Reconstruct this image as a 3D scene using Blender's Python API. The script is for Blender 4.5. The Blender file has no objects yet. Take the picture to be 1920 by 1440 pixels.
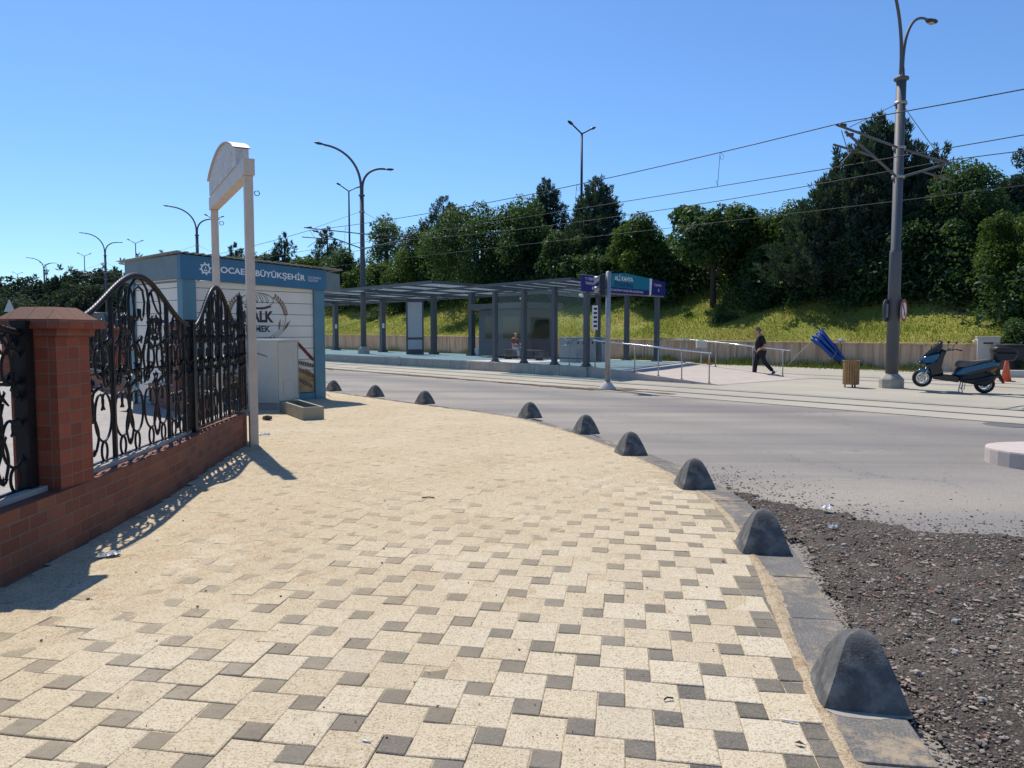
import bpy, bmesh, math, random
import numpy as np
from mathutils import Vector, Matrix

# ------------------------------------------------------------------ camera, sky, sun, exposure
C = bpy.context.scene.collection
SC = bpy.context.scene
CAM_H, FPX, PITCH = 1.6, 1440.0, math.atan(96 / 1440)
cam = bpy.data.cameras.new('camera')
cam.sensor_width = 36.0; cam.lens = 27.0; cam.clip_end = 3000; cam.clip_start = 0.05
camo = bpy.data.objects.new('camera', cam); C.objects.link(camo)
camo.location = (0, 0, CAM_H); camo.rotation_euler = (math.pi / 2 - PITCH, 0, 0)
SC.camera = camo
SUN_AZ, SUN_EL = math.radians(-26.0), math.radians(55.0)      # azimuth measured from +Y towards +X
W = bpy.data.worlds.new('World'); SC.world = W; W.use_nodes = True
wn = W.node_tree.nodes; wl = W.node_tree.links
sky = wn.new('ShaderNodeTexSky'); sky.sky_type = 'NISHITA'; sky.sun_disc = False
sky.sun_elevation = SUN_EL; sky.sun_rotation = SUN_AZ
sky.altitude = 0; sky.air_density = 1.0; sky.dust_density = 0.25; sky.ozone_density = 3.0
bg = wn['Background']; bg.inputs['Strength'].default_value = 0.13
tint = wn.new('ShaderNodeMix'); tint.data_type = 'RGBA'; tint.blend_type = 'MULTIPLY'; tint.inputs[0].default_value = 1.0; tint.inputs[7].default_value = (0.64, 0.88, 1.14, 1)
wl.new(sky.outputs[0], tint.inputs[6]); wl.new(tint.outputs[2], bg.inputs['Color'])
sun = bpy.data.lights.new('sun', 'SUN'); sun.energy = 5.0; sun.angle = math.radians(0.5); sun.color = (1.0, 0.94, 0.85)
suno = bpy.data.objects.new('sun', sun); C.objects.link(suno)
sdir = Vector((math.sin(SUN_AZ) * math.cos(SUN_EL), math.cos(SUN_AZ) * math.cos(SUN_EL), math.sin(SUN_EL)))
suno.rotation_euler = sdir.to_track_quat('Z', 'Y').to_euler(); suno.location = (0, 0, 60)
SC.view_settings.view_transform = 'Standard'; SC.view_settings.look = 'None'
SC.view_settings.exposure = 0.0; SC.view_settings.gamma = 1.0; SC.view_settings.use_curve_mapping = False
SC.cycles.max_bounces = 6; SC.cycles.transparent_max_bounces = 12; SC.cycles.diffuse_bounces = 3
SC.cycles.glossy_bounces = 3; SC.cycles.caustics_reflective = False; SC.cycles.caustics_refractive = False

# ------------------------------------------------------------------ small geometry helpers
R = math.radians
cp, sp = math.cos(PITCH), math.sin(PITCH)
def ray(x, y):
    u = (x - 960) / FPX; v = (720 - y) / FPX
    return Vector((u, cp + v * sp, -sp + v * cp))
def G(x, y, z=0.0):                    # the point at height z seen at photo position x, y
    r = ray(x, y); t = (z - CAM_H) / r.z
    return Vector((r.x * t, r.y * t, z))
def at(x, y, Y):                       # the point at distance Y seen at photo position x, y
    r = ray(x, y); t = Y / r.y
    return Vector((r.x * t, Y, CAM_H + r.z * t))
TT = Vector((-0.637, 0.771, 0)); NN = Vector((0.771, 0.637, 0)); TA = math.atan2(TT.y, TT.x)
def P(s, n, z=0.0): return TT * s + NN * n + Vector((0, 0, z))
rng = random.Random(7)

class MB:
    def __init__(s): s.v = []; s.f = []; s.mi = []; s.sm = []; s.uv = []
    def face(s, idx, m=0, sm=False, uv=None):
        s.f.append(tuple(idx)); s.mi.append(m); s.sm.append(sm); s.uv.append(uv)
    def quad(s, pts, m=0, uv=None, sm=False):
        b = len(s.v); s.v += [tuple(p) for p in pts]; s.face(range(b, b + len(pts)), m, sm, uv)
    def box(s, x0, x1, y0, y1, z0, z1, m=0, M=None, uvm=False):
        c = [Vector((x, y, z)) for z in (z0, z1) for y in (y0, y1) for x in (x0, x1)]
        if M is not None: c = [M @ p for p in c]
        b = len(s.v); s.v += [tuple(p) for p in c]
        dx, dy, dz = x1 - x0, y1 - y0, z1 - z0
        for idx, (a, d) in (((0, 2, 3, 1), (dy, dx)), ((4, 5, 7, 6), (dx, dy)), ((0, 1, 5, 4), (dx, dz)), ((2, 6, 7, 3), (dz, dx)), ((0, 4, 6, 2), (dz, dy)), ((1, 3, 7, 5), (dy, dz))):
            uv = None
            if uvm:
                uv = []
                for i in idx:
                    xx, yy, zz = (i & 1) * dx, ((i >> 1) & 1) * dy, (i >> 2) * dz
                    if idx in ((0, 1, 5, 4), (2, 6, 7, 3)): uv.append((xx, z0 + zz))
                    elif idx in ((0, 4, 6, 2), (1, 3, 7, 5)): uv.append((yy, z0 + zz))
                    else: uv.append((xx, yy))
            s.face([b + i for i in idx], m, False, uv)
    def bar(s, p, q, w, h, m=0, up=Vector((0, 0, 1))):
        p, q = Vector(p), Vector(q); d = (q - p); L = d.length
        if L < 1e-6: return
        d /= L
        u = d.cross(up)
        if u.length < 1e-4: u = d.cross(Vector((1, 0, 0)))
        u.normalize(); v = u.cross(d)
        M = Matrix((( d.x, u.x, v.x, p.x), (d.y, u.y, v.y, p.y), (d.z, u.z, v.z, p.z), (0, 0, 0, 1)))
        s.box(0, L, -w / 2, w / 2, -h / 2, h / 2, m, M)
    def tube(s, path, r, n=6, m=0, cap=True, sm=True, closed=False):
        pts = [Vector(p) for p in path]; k = len(pts)
        rr = r if isinstance(r, (list, tuple)) else [r] * k
        b = len(s.v); ref = None
        for i, p in enumerate(pts):
            if closed: t = pts[(i + 1) % k] - pts[i - 1]
            else: t = pts[min(i + 1, k - 1)] - pts[max(i - 1, 0)]
            if t.length < 1e-9: t = Vector((0, 0, 1))
            t.normalize()
            if ref is None:
                ref = t.cross(Vector((0, 0, 1)))
                if ref.length < 0.05: ref = t.cross(Vector((0, 1, 0)))
            ref = ref - t * ref.dot(t)
            if ref.length < 1e-6: ref = t.orthogonal()
            ref.normalize(); w = t.cross(ref)
            for j in range(n):
                a = 2 * math.pi * j / n
                s.v.append(tuple(p + (ref * math.cos(a) + w * math.sin(a)) * rr[i]))
        for i in range(k if closed else k - 1):
            i2 = (i + 1) % k
            for j in range(n):
                s.face((b + i * n + j, b + i * n + (j + 1) % n, b + i2 * n + (j + 1) % n, b + i2 * n + j), m, sm)
        if cap and not closed:
            s.face([b + j for j in range(n)][::-1], m); s.face([b + (k - 1) * n + j for j in range(n)], m)
    def lathe(s, prof, n=16, m=0, M=None, sm=True, cap=True):
        b = len(s.v)
        for (r, z) in prof:
            for j in range(n):
                a = 2 * math.pi * j / n
                p = Vector((r * math.cos(a), r * math.sin(a), z))
                s.v.append(tuple(M @ p if M is not None else p))
        for i in range(len(prof) - 1):
            for j in range(n):
                s.face((b + i * n + j, b + i * n + (j + 1) % n, b + (i + 1) * n + (j + 1) % n, b + (i + 1) * n + j), m, sm)
        if cap: s.face([b + j for j in range(n)][::-1], m); s.face([b + (len(prof) - 1) * n + j for j in range(n)], m)
    def prism(s, poly, z0, z1, m=0, M=None, mside=None):      # polygon in x, y, extruded in z
        n = len(poly); b = len(s.v)
        ar = sum(poly[i][0] * poly[(i + 1) % n][1] - poly[(i + 1) % n][0] * poly[i][1] for i in range(n))
        if ar < 0: poly = poly[::-1]
        for z in (z0, z1):
            for q in poly:
                p = Vector((q[0], q[1], z)); s.v.append(tuple(M @ p if M is not None else p))
        s.face([b + n + i for i in range(n)], m, False, [(q[0], q[1]) for q in poly]); s.face([b + i for i in range(n)][::-1], m, False, [(q[0], q[1]) for q in poly[::-1]])
        acc = 0
        for i in range(n):
            j = (i + 1) % n; L = math.dist(poly[i], poly[j])
            s.face((b + i, b + j, b + n + j, b + n + i), m if mside is None else mside, False, [(acc, z0), (acc + L, z0), (acc + L, z1), (acc, z1)]); acc += L
    def prof(s, poly, hw, m=0, soft=0.82, core=0.6, taper=None):   # side profile in x, z made into a rounded body of half width hw
        n = len(poly); cx = sum(p[0] for p in poly) / n; cz = sum(p[1] for p in poly) / n
        ar = sum(poly[i][0] * poly[(i + 1) % n][1] - poly[(i + 1) % n][0] * poly[i][1] for i in range(n))
        if ar < 0: poly = poly[::-1]
        b = len(s.v)
        for (y, k) in ((-hw, soft), (-hw * core, 1), (hw * core, 1), (hw, soft)):
            for (x, z) in poly:
                w = 1 if taper is None else taper(x, z)
                s.v.append((cx + (x - cx) * k, y * w, cz + (z - cz) * k))
        for r_ in range(3):
            for i in range(n):
                j = (i + 1) % n
                s.face((b + r_ * n + i, b + r_ * n + j, b + (r_ + 1) * n + j, b + (r_ + 1) * n + i), m, True)
        s.face([b + i for i in range(n)][::-1], m, False); s.face([b + 3 * n + i for i in range(n)], m, False)
    def build(s, name, mats, parent=None, bevel=0.0, smooth_all=False):
        me = bpy.data.meshes.new(name); me.from_pydata(s.v, [], s.f)
        if not isinstance(mats, (list, tuple)): mats = [mats]
        for mm in mats: me.materials.append(mm)
        me.polygons.foreach_set('material_index', s.mi)
        me.polygons.foreach_set('use_smooth', [True] * len(s.f) if smooth_all else s.sm)
        if any(u is not None for u in s.uv):
            lay = me.uv_layers.new(name='UVMap'); k = 0
            for f, u in zip(s.f, s.uv):
                for i in range(len(f)):
                    lay.data[k].uv = u[i] if u is not None else (0, 0); k += 1
        me.update()
        bm = bmesh.new(); bm.from_mesh(me); bmesh.ops.recalc_face_normals(bm, faces=bm.faces)
        if bevel > 0:
            bmesh.ops.remove_doubles(bm, verts=bm.verts, dist=1e-5)
            ed = [e for e in bm.edges if len(e.link_faces) == 2 and e.calc_face_angle(0) > 0.6]
            bmesh.ops.bevel(bm, geom=ed, offset=bevel, segments=2, profile=0.6, affect='EDGES', clamp_overlap=True)
        bm.to_mesh(me); bm.free()
        o = bpy.data.objects.new(name, me); C.objects.link(o)
        if parent is not None: o.parent = parent
        return o

def thing(name, label, cat, loc=(0, 0, 0), rz=0.0, group=None):
    o = bpy.data.objects.new(name, None); C.objects.link(o); o.empty_display_size = 0.2
    o.location = loc; o.rotation_euler = (0, 0, rz); o['label'] = label; o['category'] = cat
    if group: o['group'] = group
    return o
def tag(o, label, cat, group=None):
    o['label'] = label; o['category'] = cat
    if group: o['group'] = group
    return o
def kind(o, k): o['kind'] = k; return o
def dup(root, loc, rz=None, label=None, scale=None):
    r = root.copy(); C.objects.link(r); r.location = loc
    if rz is not None: r.rotation_euler = (0, 0, rz)
    if scale is not None: r.scale = scale
    if label: r['label'] = label
    for ch in list(root.children):
        c = ch.copy(); C.objects.link(c); c.parent = r
        for g in ch.children:
            d = g.copy(); C.objects.link(d); d.parent = c
    return r
def np_mesh(name, quads, mats, attr=None, parent=None, nv=4):      # quads: array (n, nv, 3)
    q = np.asarray(quads, dtype=np.float32); n = len(q)
    me = bpy.data.meshes.new(name)
    me.vertices.add(n * nv); me.vertices.foreach_set('co', q.reshape(-1))
    me.loops.add(n * nv); me.loops.foreach_set('vertex_index', np.arange(n * nv, dtype=np.int32))
    me.polygons.add(n); me.polygons.foreach_set('loop_start', np.arange(0, n * nv, nv, dtype=np.int32))
    me.polygons.foreach_set('loop_total', np.full(n, nv, dtype=np.int32))
    if attr is not None:
        a = me.attributes.new('tone', 'FLOAT', 'FACE'); a.data.foreach_set('value', np.asarray(attr, dtype=np.float32))
    if not isinstance(mats, (list, tuple)): mats = [mats]
    for mm in mats: me.materials.append(mm)
    me.update(); me.validate()
    o = bpy.data.objects.new(name, me); C.objects.link(o)
    if parent is not None: o.parent = parent
    return o
def text_part(body, size, mat, parent, M, name='lettering', depth=0.002, sx=1.0, bold=0.0, align='CENTER'):
    cu = bpy.data.curves.new('lettering', 'FONT'); cu.body = body; cu.size = size; cu.extrude = depth
    cu.align_x = align; cu.align_y = 'CENTER'; cu.offset = bold
    t = bpy.data.objects.new('lettering_source', cu)
    C.objects.link(t); bpy.context.view_layer.update()
    me = bpy.data.meshes.new_from_object(t.evaluated_get(bpy.context.evaluated_depsgraph_get()))
    bpy.data.objects.remove(t); bpy.data.curves.remove(cu)
    me.transform(Matrix.Diagonal((sx, 1, 1, 1))); me.transform(M)
    me.materials.clear(); me.materials.append(mat)
    o = bpy.data.objects.new(name, me); C.objects.link(o); o.parent = parent
    return o
def frame(o, x, y, z):      # matrix from an origin and three axes
    return Matrix(((x[0], y[0], z[0], o[0]), (x[1], y[1], z[1], o[1]), (x[2], y[2], z[2], o[2]), (0, 0, 0, 1)))

# ------------------------------------------------------------------ materials
class NT:
    def __init__(s, name):
        s.m = bpy.data.materials.new(name); s.m.use_nodes = True
        s.n = s.m.node_tree.nodes; s.l = s.m.node_tree.links; s.b = s.n['Principled BSDF']
    def new(s, t, **kw):
        x = s.n.new(t)
        for k, v in kw.items():
            if k in x.inputs: x.inputs[k].default_value = v
            else: setattr(x, k, v)
        return x
    def link(s, a, b): s.l.new(a, b)
    def co(s, which='Object'):
        return s.new('ShaderNodeTexCoord').outputs[which]
    def noise(s, scale, detail=3, rough=0.55, co=None, dist=0.0):
        x = s.new('ShaderNodeTexNoise'); x.inputs['Scale'].default_value = scale; x.inputs['Detail'].default_value = detail
        x.inputs['Roughness'].default_value = rough; x.inputs['Distortion'].default_value = dist
        s.link(co if co is not None else s.co(), x.inputs['Vector']); return x.outputs['Fac']
    def ramp(s, fac, stops):
        x = s.new('ShaderNodeValToRGB'); e = x.color_ramp.elements
        while len(e) < len(stops): e.new(0.5)
        for i, (p, c) in enumerate(stops):
            e[i].position = p; e[i].color = (*c, 1) if len(c) == 3 else c
        s.link(fac, x.inputs[0]); return x.outputs[0]
    def mix(s, fac, a, b, mode='MIX'):
        x = s.new('ShaderNodeMix', data_type='RGBA', blend_type=mode)
        for sock, v in ((x.inputs[0], fac), (x.inputs[6], a), (x.inputs[7], b)):
            if isinstance(v, (int, float)): sock.default_value = v
            elif isinstance(v, tuple): sock.default_value = (*v, 1) if len(v) == 3 else v
            else: s.link(v, sock)
        return x.outputs[2]
    def math(s, op, a, b=0.5, clamp=False):
        x = s.new('ShaderNodeMath', operation=op, use_clamp=clamp)
        for sock, v in ((x.inputs[0], a), (x.inputs[1], b)):
            if isinstance(v, (int, float)): sock.default_value = v
            else: s.link(v, sock)
        return x.outputs[0]
    def maprange(s, v, a, b, c=0.0, d=1.0):
        x = s.new('ShaderNodeMapRange'); s.link(v, x.inputs[0])
        for i, q in enumerate((a, b, c, d)): x.inputs[i + 1].default_value = q
        return x.outputs[0]
    def bump(s, h, strength=0.3, dist=0.01):
        x = s.new('ShaderNodeBump'); x.inputs['Strength'].default_value = strength; x.inputs['Distance'].default_value = dist
        s.link(h, x.inputs['Height']); s.link(x.outputs[0], s.b.inputs['Normal'])
    def out(s, col, rough=0.8, spec=0.3, metal=0.0):
        if isinstance(col, tuple): s.b.inputs['Base Color'].default_value = (*col, 1)
        else: s.link(col, s.b.inputs['Base Color'])
        if isinstance(rough, (int, float)): s.b.inputs['Roughness'].default_value = rough
        else: s.link(rough, s.b.inputs['Roughness'])
        s.b.inputs['Specular IOR Level'].default_value = spec; s.b.inputs['Metallic'].default_value = metal
        return s.m

def paint(name, col, rough=0.5, var=0.12, scale=3.0, dirt=None, dirt_amt=0.35, spec=0.4, metal=0.0, bump=0.0, fine=60.0):
    t = NT(name)
    n1 = t.noise(scale, 5); n2 = t.noise(fine, 2)
    lo = tuple(c * (1 - var) for c in col); hi = tuple(min(1, c * (1 + var)) for c in col)
    c = t.ramp(n1, [(0.3, lo), (0.7, hi)])
    if dirt is not None:
        n3 = t.noise(scale * 1.7, 6, 0.65)
        c = t.mix(t.maprange(n3, 0.5, 0.75, 0, dirt_amt), c, dirt)
    c = t.mix(t.maprange(n2, 0.35, 0.65, 0, 0.12), c, tuple(x * 0.6 for x in col))
    if bump > 0: t.bump(n2, bump, 0.004)
    return t.out(c, rough, spec, metal)

def leafmat(name, c0, c1, c2, trans=0.35, rough=0.55):
    t = NT(name)
    a = t.new('ShaderNodeAttribute', attribute_name='tone')
    col = t.ramp(a.outputs['Fac'], [(0.0, c0), (0.55, c1), (1.0, c2)])
    oi = t.new('ShaderNodeObjectInfo')
    t.out(col, rough, 0.16)
    tr = t.new('ShaderNodeBsdfTranslucent'); t.link(t.mix(0.55, col, (0.15, 0.26, 0.03)), tr.inputs['Color'])
    mx = t.new('ShaderNodeMixShader'); mx.inputs[0].default_value = trans
    t.link(t.b.outputs[0], mx.inputs[1]); t.link(tr.outputs[0], mx.inputs[2])
    t.link(mx.outputs[0], t.n['Material Output'].inputs['Surface'])
    return t.m

def glassmat(name, tint, refl=0.08, opaque=0.0, ocol=(0.5, 0.6, 0.65)):
    t = NT(name)
    tr = t.new('ShaderNodeBsdfTransparent'); tr.inputs[0].default_value = (*tint, 1)
    gl = t.new('ShaderNodeBsdfGlossy'); gl.inputs['Roughness'].default_value = 0.03
    df = t.new('ShaderNodeBsdfTranslucent'); df.inputs[0].default_value = (*ocol, 1)
    m0 = t.new('ShaderNodeMixShader'); m0.inputs[0].default_value = opaque
    t.link(tr.outputs[0], m0.inputs[1]); t.link(df.outputs[0], m0.inputs[2])
    m1 = t.new('ShaderNodeMixShader'); m1.inputs[0].default_value = refl
    t.link(m0.outputs[0], m1.inputs[1]); t.link(gl.outputs[0], m1.inputs[2])
    t.link(m1.outputs[0], t.n['Material Output'].inputs['Surface'])
    t.n.remove(t.b)
    return t.m

def brickmat(name, c1, c2, mortar, bw, bh, offset, msize=0.006):
    t = NT(name); uv = t.co('UV')
    b = t.new('ShaderNodeTexBrick', offset=offset); t.link(uv, b.inputs['Vector'])
    b.inputs['Color1'].default_value = (*c1, 1); b.inputs['Color2'].default_value = (*c2, 1); b.inputs['Mortar'].default_value = (*mortar, 1)
    b.inputs['Scale'].default_value = 1.0; b.inputs['Mortar Size'].default_value = msize; b.inputs['Mortar Smooth'].default_value = 0.3
    b.inputs['Brick Width'].default_value = bw; b.inputs['Row Height'].default_value = bh; b.inputs['Bias'].default_value = 0.1
    n1 = t.noise(3.0, 5); n2 = t.noise(90, 3)
    c = t.mix(t.maprange(n1, 0.4, 0.8, 0, 0.4), b.outputs['Color'], (0.085, 0.058, 0.046))
    c = t.mix(t.maprange(n2, 0.4, 0.7, 0, 0.3), c, (0.06, 0.032, 0.025))
    h = t.math('ADD', t.math('MULTIPLY', b.outputs['Fac'], -1.0), t.math('MULTIPLY', n2, 0.35))
    t.bump(h, 0.6, 0.006)
    return t.out(c, 0.75, 0.25)

M = {}
M['brick_wall'] = brickmat('red brick wall', (0.175, 0.060, 0.036), (0.275, 0.10, 0.056), (0.21, 0.15, 0.12), 0.21, 0.094, 0.5)
M['brick_pillar'] = brickmat('red brick pillar', (0.215, 0.050, 0.029), (0.325, 0.085, 0.045), (0.205, 0.135, 0.105), 0.142, 0.094, 0.0)
M['brick_cap'] = brickmat('weathered tile cap', (0.27, 0.125, 0.075), (0.21, 0.095, 0.062), (0.14, 0.095, 0.07), 0.17, 0.30, 0.0)
M['iron'] = paint('black wrought iron', (0.009, 0.0095, 0.012), 0.42, 0.3, 12, (0.03, 0.022, 0.018), 0.3, 0.22, 0.0, 0.2, 160)
M['cream_metal'] = paint('cream painted steel', (0.60, 0.50, 0.41), 0.5, 0.08, 4, (0.33, 0.26, 0.2), 0.35, 0.3)
M['peeling'] = paint('peeling white paint on boards', (0.62, 0.58, 0.54), 0.7, 0.15, 7, (0.22, 0.19, 0.17), 0.55, 0.2, 0, 0.2, 50)
M['white_siding'] = paint('white sandwich panel', (0.80, 0.735, 0.63), 0.5, 0.05, 2, (0.6, 0.52, 0.42), 0.25, 0.3)
M['blue_fascia'] = paint('blue fascia panel', (0.040, 0.155, 0.27), 0.45, 0.08, 2, (0.10, 0.19, 0.26), 0.25, 0.4)
M['teal_frame'] = paint('grey blue painted frame', (0.105, 0.235, 0.295), 0.5, 0.1, 3, (0.17, 0.21, 0.22), 0.25, 0.35)
M['teal_side'] = paint('faded grey teal panel', (0.165, 0.225, 0.24), 0.55, 0.12, 2.5, (0.10, 0.115, 0.12), 0.35, 0.3)
M['fibro'] = paint('grey corrugated roof sheet', (0.33, 0.31, 0.29), 0.85, 0.2, 4, (0.12, 0.11, 0.1), 0.5, 0.1)
M['white_letter'] = paint('white vinyl lettering', (0.82, 0.82, 0.82), 0.5, 0.03)
M['brown_letter'] = paint('dark brown vinyl lettering', (0.045, 0.033, 0.03), 0.5, 0.1)
M['wheat'] = paint('printed wheat brown', (0.24, 0.14, 0.08), 0.6, 0.3, 9)
M['wheat_gold'] = paint('printed golden bread', (0.42, 0.26, 0.11), 0.6, 0.35, 6, (0.5, 0.42, 0.3), 0.4)
M['wheat_dark'] = paint('printed dark wheat ear', (0.14, 0.07, 0.04), 0.6, 0.3, 9)
M['cabinet'] = paint('grey powder coated cabinet', (0.56, 0.535, 0.46), 0.5, 0.05, 2, (0.42, 0.38, 0.31), 0.3, 0.35)
M['dark_gap'] = paint('dark rubber seam', (0.02, 0.02, 0.02), 0.7, 0.1)
M['concrete'] = paint('weathered concrete', (0.42, 0.39, 0.34), 0.9, 0.14, 3, (0.27, 0.24, 0.2), 0.5, 0.15, 0, 0.3, 90)
M['concrete_light'] = paint('pale dusty concrete', (0.56, 0.52, 0.46), 0.9, 0.08, 2, (0.42, 0.38, 0.32), 0.4, 0.15, 0, 0.3, 80)
M['concrete_warm'] = paint('warm retaining wall concrete', (0.42, 0.33, 0.25), 0.9, 0.12, 1.2, (0.25, 0.19, 0.14), 0.5, 0.15, 0, 0.3, 40)
M['water'] = NT('dark standing water').out((0.02, 0.02, 0.016), 0.08, 0.5)
M['dark_steel'] = paint('dark grey painted steel', (0.072, 0.083, 0.097), 0.45, 0.12, 2, (0.11, 0.11, 0.11), 0.3, 0.4)
M['pole_grey'] = paint('weathered grey mast', (0.10, 0.105, 0.12), 0.6, 0.1, 1.2, (0.09, 0.085, 0.08), 0.4, 0.35)
M['lamp_dark'] = paint('dark luminaire housing', (0.03, 0.035, 0.045), 0.4, 0.1)
M['galv'] = paint('galvanised steel', (0.36, 0.36, 0.36), 0.45, 0.12, 6, (0.2, 0.19, 0.18), 0.3, 0.5, 0.4)
M['stainless'] = NT('polished stainless steel').out((0.72, 0.72, 0.72), 0.16, 0.5, 1.0)
M['wire'] = paint('dark copper wire', (0.02, 0.024, 0.03), 0.5, 0.1)
M['insul'] = paint('red brown insulator', (0.075, 0.035, 0.03), 0.35, 0.1)
M['glass'] = glassmat('clear shelter glass', (0.93, 0.96, 0.96), 0.045)
M['roof_glass'] = glassmat('tinted roof glass', (0.42, 0.66, 0.74), 0.10, 0.22, (0.55, 0.7, 0.78))
M['dark_glass'] = NT('dark window glass').out((0.012, 0.017, 0.022), 0.06, 0.6)
M['ad_panel'] = paint('pale grey poster panel', (0.42, 0.45, 0.47), 0.4, 0.05, 1.5)
M['navy'] = paint('navy sign face', (0.02, 0.022, 0.17), 0.4, 0.05)
M['sign_teal'] = paint('teal sign face', (0.012, 0.19, 0.27), 0.4, 0.06)
M['navy_letter'] = paint('navy lettering', (0.02, 0.03, 0.16), 0.5, 0.05)
M['white'] = paint('white paint', (0.78, 0.77, 0.75), 0.55, 0.05, 3, (0.5, 0.48, 0.44), 0.3)
M['red'] = paint('red sign ring', (0.50, 0.025, 0.03), 0.4, 0.06)
M['black'] = paint('black plastic', (0.016, 0.017, 0.02), 0.5, 0.15)
M['tyre'] = paint('black tyre rubber', (0.014, 0.014, 0.016), 0.75, 0.15, 6, (0.05, 0.045, 0.04), 0.4)
M['bike_blue'] = paint('metallic petrol blue paint', (0.008, 0.10, 0.20), 0.2, 0.05, 2, None, 0, 0.6, 0.25)
M['bike_black'] = paint('glossy black fairing', (0.010, 0.013, 0.018), 0.22, 0.1, 2, None, 0, 0.5)
M['alloy'] = NT('silver alloy').out((0.55, 0.55, 0.55), 0.3, 0.5, 0.8)
M['seat'] = paint('grey vinyl seat', (0.12, 0.115, 0.11), 0.55, 0.1)
M['wood'] = paint('varnished slat wood', (0.35, 0.20, 0.085), 0.55, 0.22, 8, (0.18, 0.1, 0.05), 0.4, 0.3)
M['old_wood'] = paint('grey weathered wood', (0.24, 0.18, 0.13), 0.8, 0.2, 8)
M['tarp_blue'] = paint('blue plastic cloth', (0.012, 0.07, 0.30), 0.4, 0.25, 9, (0.03, 0.12, 0.40), 0.5, 0.5)
M['rope'] = paint('pale rope', (0.5, 0.43, 0.33), 0.8, 0.1)
M['cone'] = paint('faded orange cone', (0.60, 0.11, 0.055), 0.55, 0.12, 4, (0.4, 0.2, 0.14), 0.4)
M['bark'] = paint('dark bark', (0.055, 0.042, 0.034), 0.9, 0.3, 6)
M['bollard'] = paint('charcoal painted concrete bollard', (0.12, 0.119, 0.116), 0.88, 0.45, 6, (0.33, 0.30, 0.255), 0.85, 0.3, 0, 0.6, 110)
M['kerb_paint'] = paint('grey kerb stone', (0.20, 0.195, 0.19), 0.85, 0.18, 5, (0.36, 0.29, 0.2), 0.45, 0.2, 0, 0.5, 110)
M['mortar'] = paint('pale mortar smear', (0.36, 0.325, 0.28), 0.9, 0.1, 9)
M['skin'] = paint('tanned skin', (0.46, 0.24, 0.16), 0.55, 0.06, 8)
M['shirt_black'] = paint('black cotton shirt', (0.012, 0.012, 0.014), 0.85, 0.2, 9)
M['trousers'] = paint('black navy trousers', (0.012, 0.014, 0.022), 0.85, 0.2, 9)
M['hair'] = paint('short grey brown hair', (0.12, 0.085, 0.065), 0.7, 0.2, 20)
M['hair_dark'] = paint('dark hair', (0.035, 0.02, 0.014), 0.6, 0.2, 20)
M['shoe'] = paint('grey trainer', (0.09, 0.09, 0.095), 0.7, 0.15)
M['sole'] = paint('white rubber sole', (0.6, 0.6, 0.58), 0.7, 0.05)
M['cloth_pale'] = paint('pale grey cloth', (0.4, 0.41, 0.42), 0.8, 0.15, 9)
M['cloth_brown'] = paint('brown cloth', (0.16, 0.07, 0.045), 0.8, 0.15, 9)
M['leaf_a'] = leafmat('dark glossy leaf', (0.015, 0.042, 0.025), (0.033, 0.080, 0.036), (0.085, 0.155, 0.040))
M['leaf_b'] = leafmat('fresh green leaf', (0.018, 0.042, 0.014), (0.050, 0.098, 0.018), (0.155, 0.20, 0.03), 0.4)
M['leaf_c'] = leafmat('grey green conifer spray', (0.018, 0.036, 0.032), (0.038, 0.066, 0.054), (0.075, 0.105, 0.075), 0.15, 0.7)
M['leaf_d'] = leafmat('silvery poplar leaf', (0.05, 0.08, 0.05), (0.10, 0.14, 0.08), (0.2, 0.24, 0.14), 0.45)
M['leaf_far'] = leafmat('distant bluish foliage', (0.014, 0.028, 0.026), (0.026, 0.048, 0.038), (0.055, 0.085, 0.048), 0.15, 0.8)
M['grass'] = leafmat('slope grass blade', (0.10, 0.135, 0.02), (0.255, 0.25, 0.04), (0.50, 0.36, 0.15), 0.55, 0.7)
M['weed'] = leafmat('weed', (0.03, 0.05, 0.015), (0.08, 0.095, 0.025), (0.22, 0.19, 0.07), 0.35, 0.7)
# ------------------------------------------------------------------ the ground
NR = np.random.RandomState(11)
RZ = -0.05                                        # road level; the pavement is level 0
def wall_top(s): return 1.15 + 0.25 * min(1, max(0, (s - 20) / 40))
def terr(s, n):
    if n < 35.1: return RZ
    zw = wall_top(s) - 0.06
    return zw + 0.37 * (min(n, 50) - 35.1) + 0.22 * math.sin(s * 0.31 + n * 0.5) * min(1, (n - 35) / 4) + 0.12 * math.sin(s * 0.9) * min(1, (n - 35) / 4)

t = NT('bare ground'); n1 = t.noise(0.05, 4); n2 = t.noise(3, 5)
M['ground'] = t.out(t.mix(t.maprange(n2, 0.3, 0.7), t.ramp(n1, [(0.35, (0.10, 0.11, 0.05)), (0.65, (0.2, 0.17, 0.11))]), (0.14, 0.12, 0.075)), 0.95, 0.1)
m = MB(); m.quad([(-1600, -600, -0.14), (1600, -600, -0.14), (1600, 1900, -0.14), (-1600, 1900, -0.14)])
kind(m.build('ground', M['ground']), 'structure')

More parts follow.
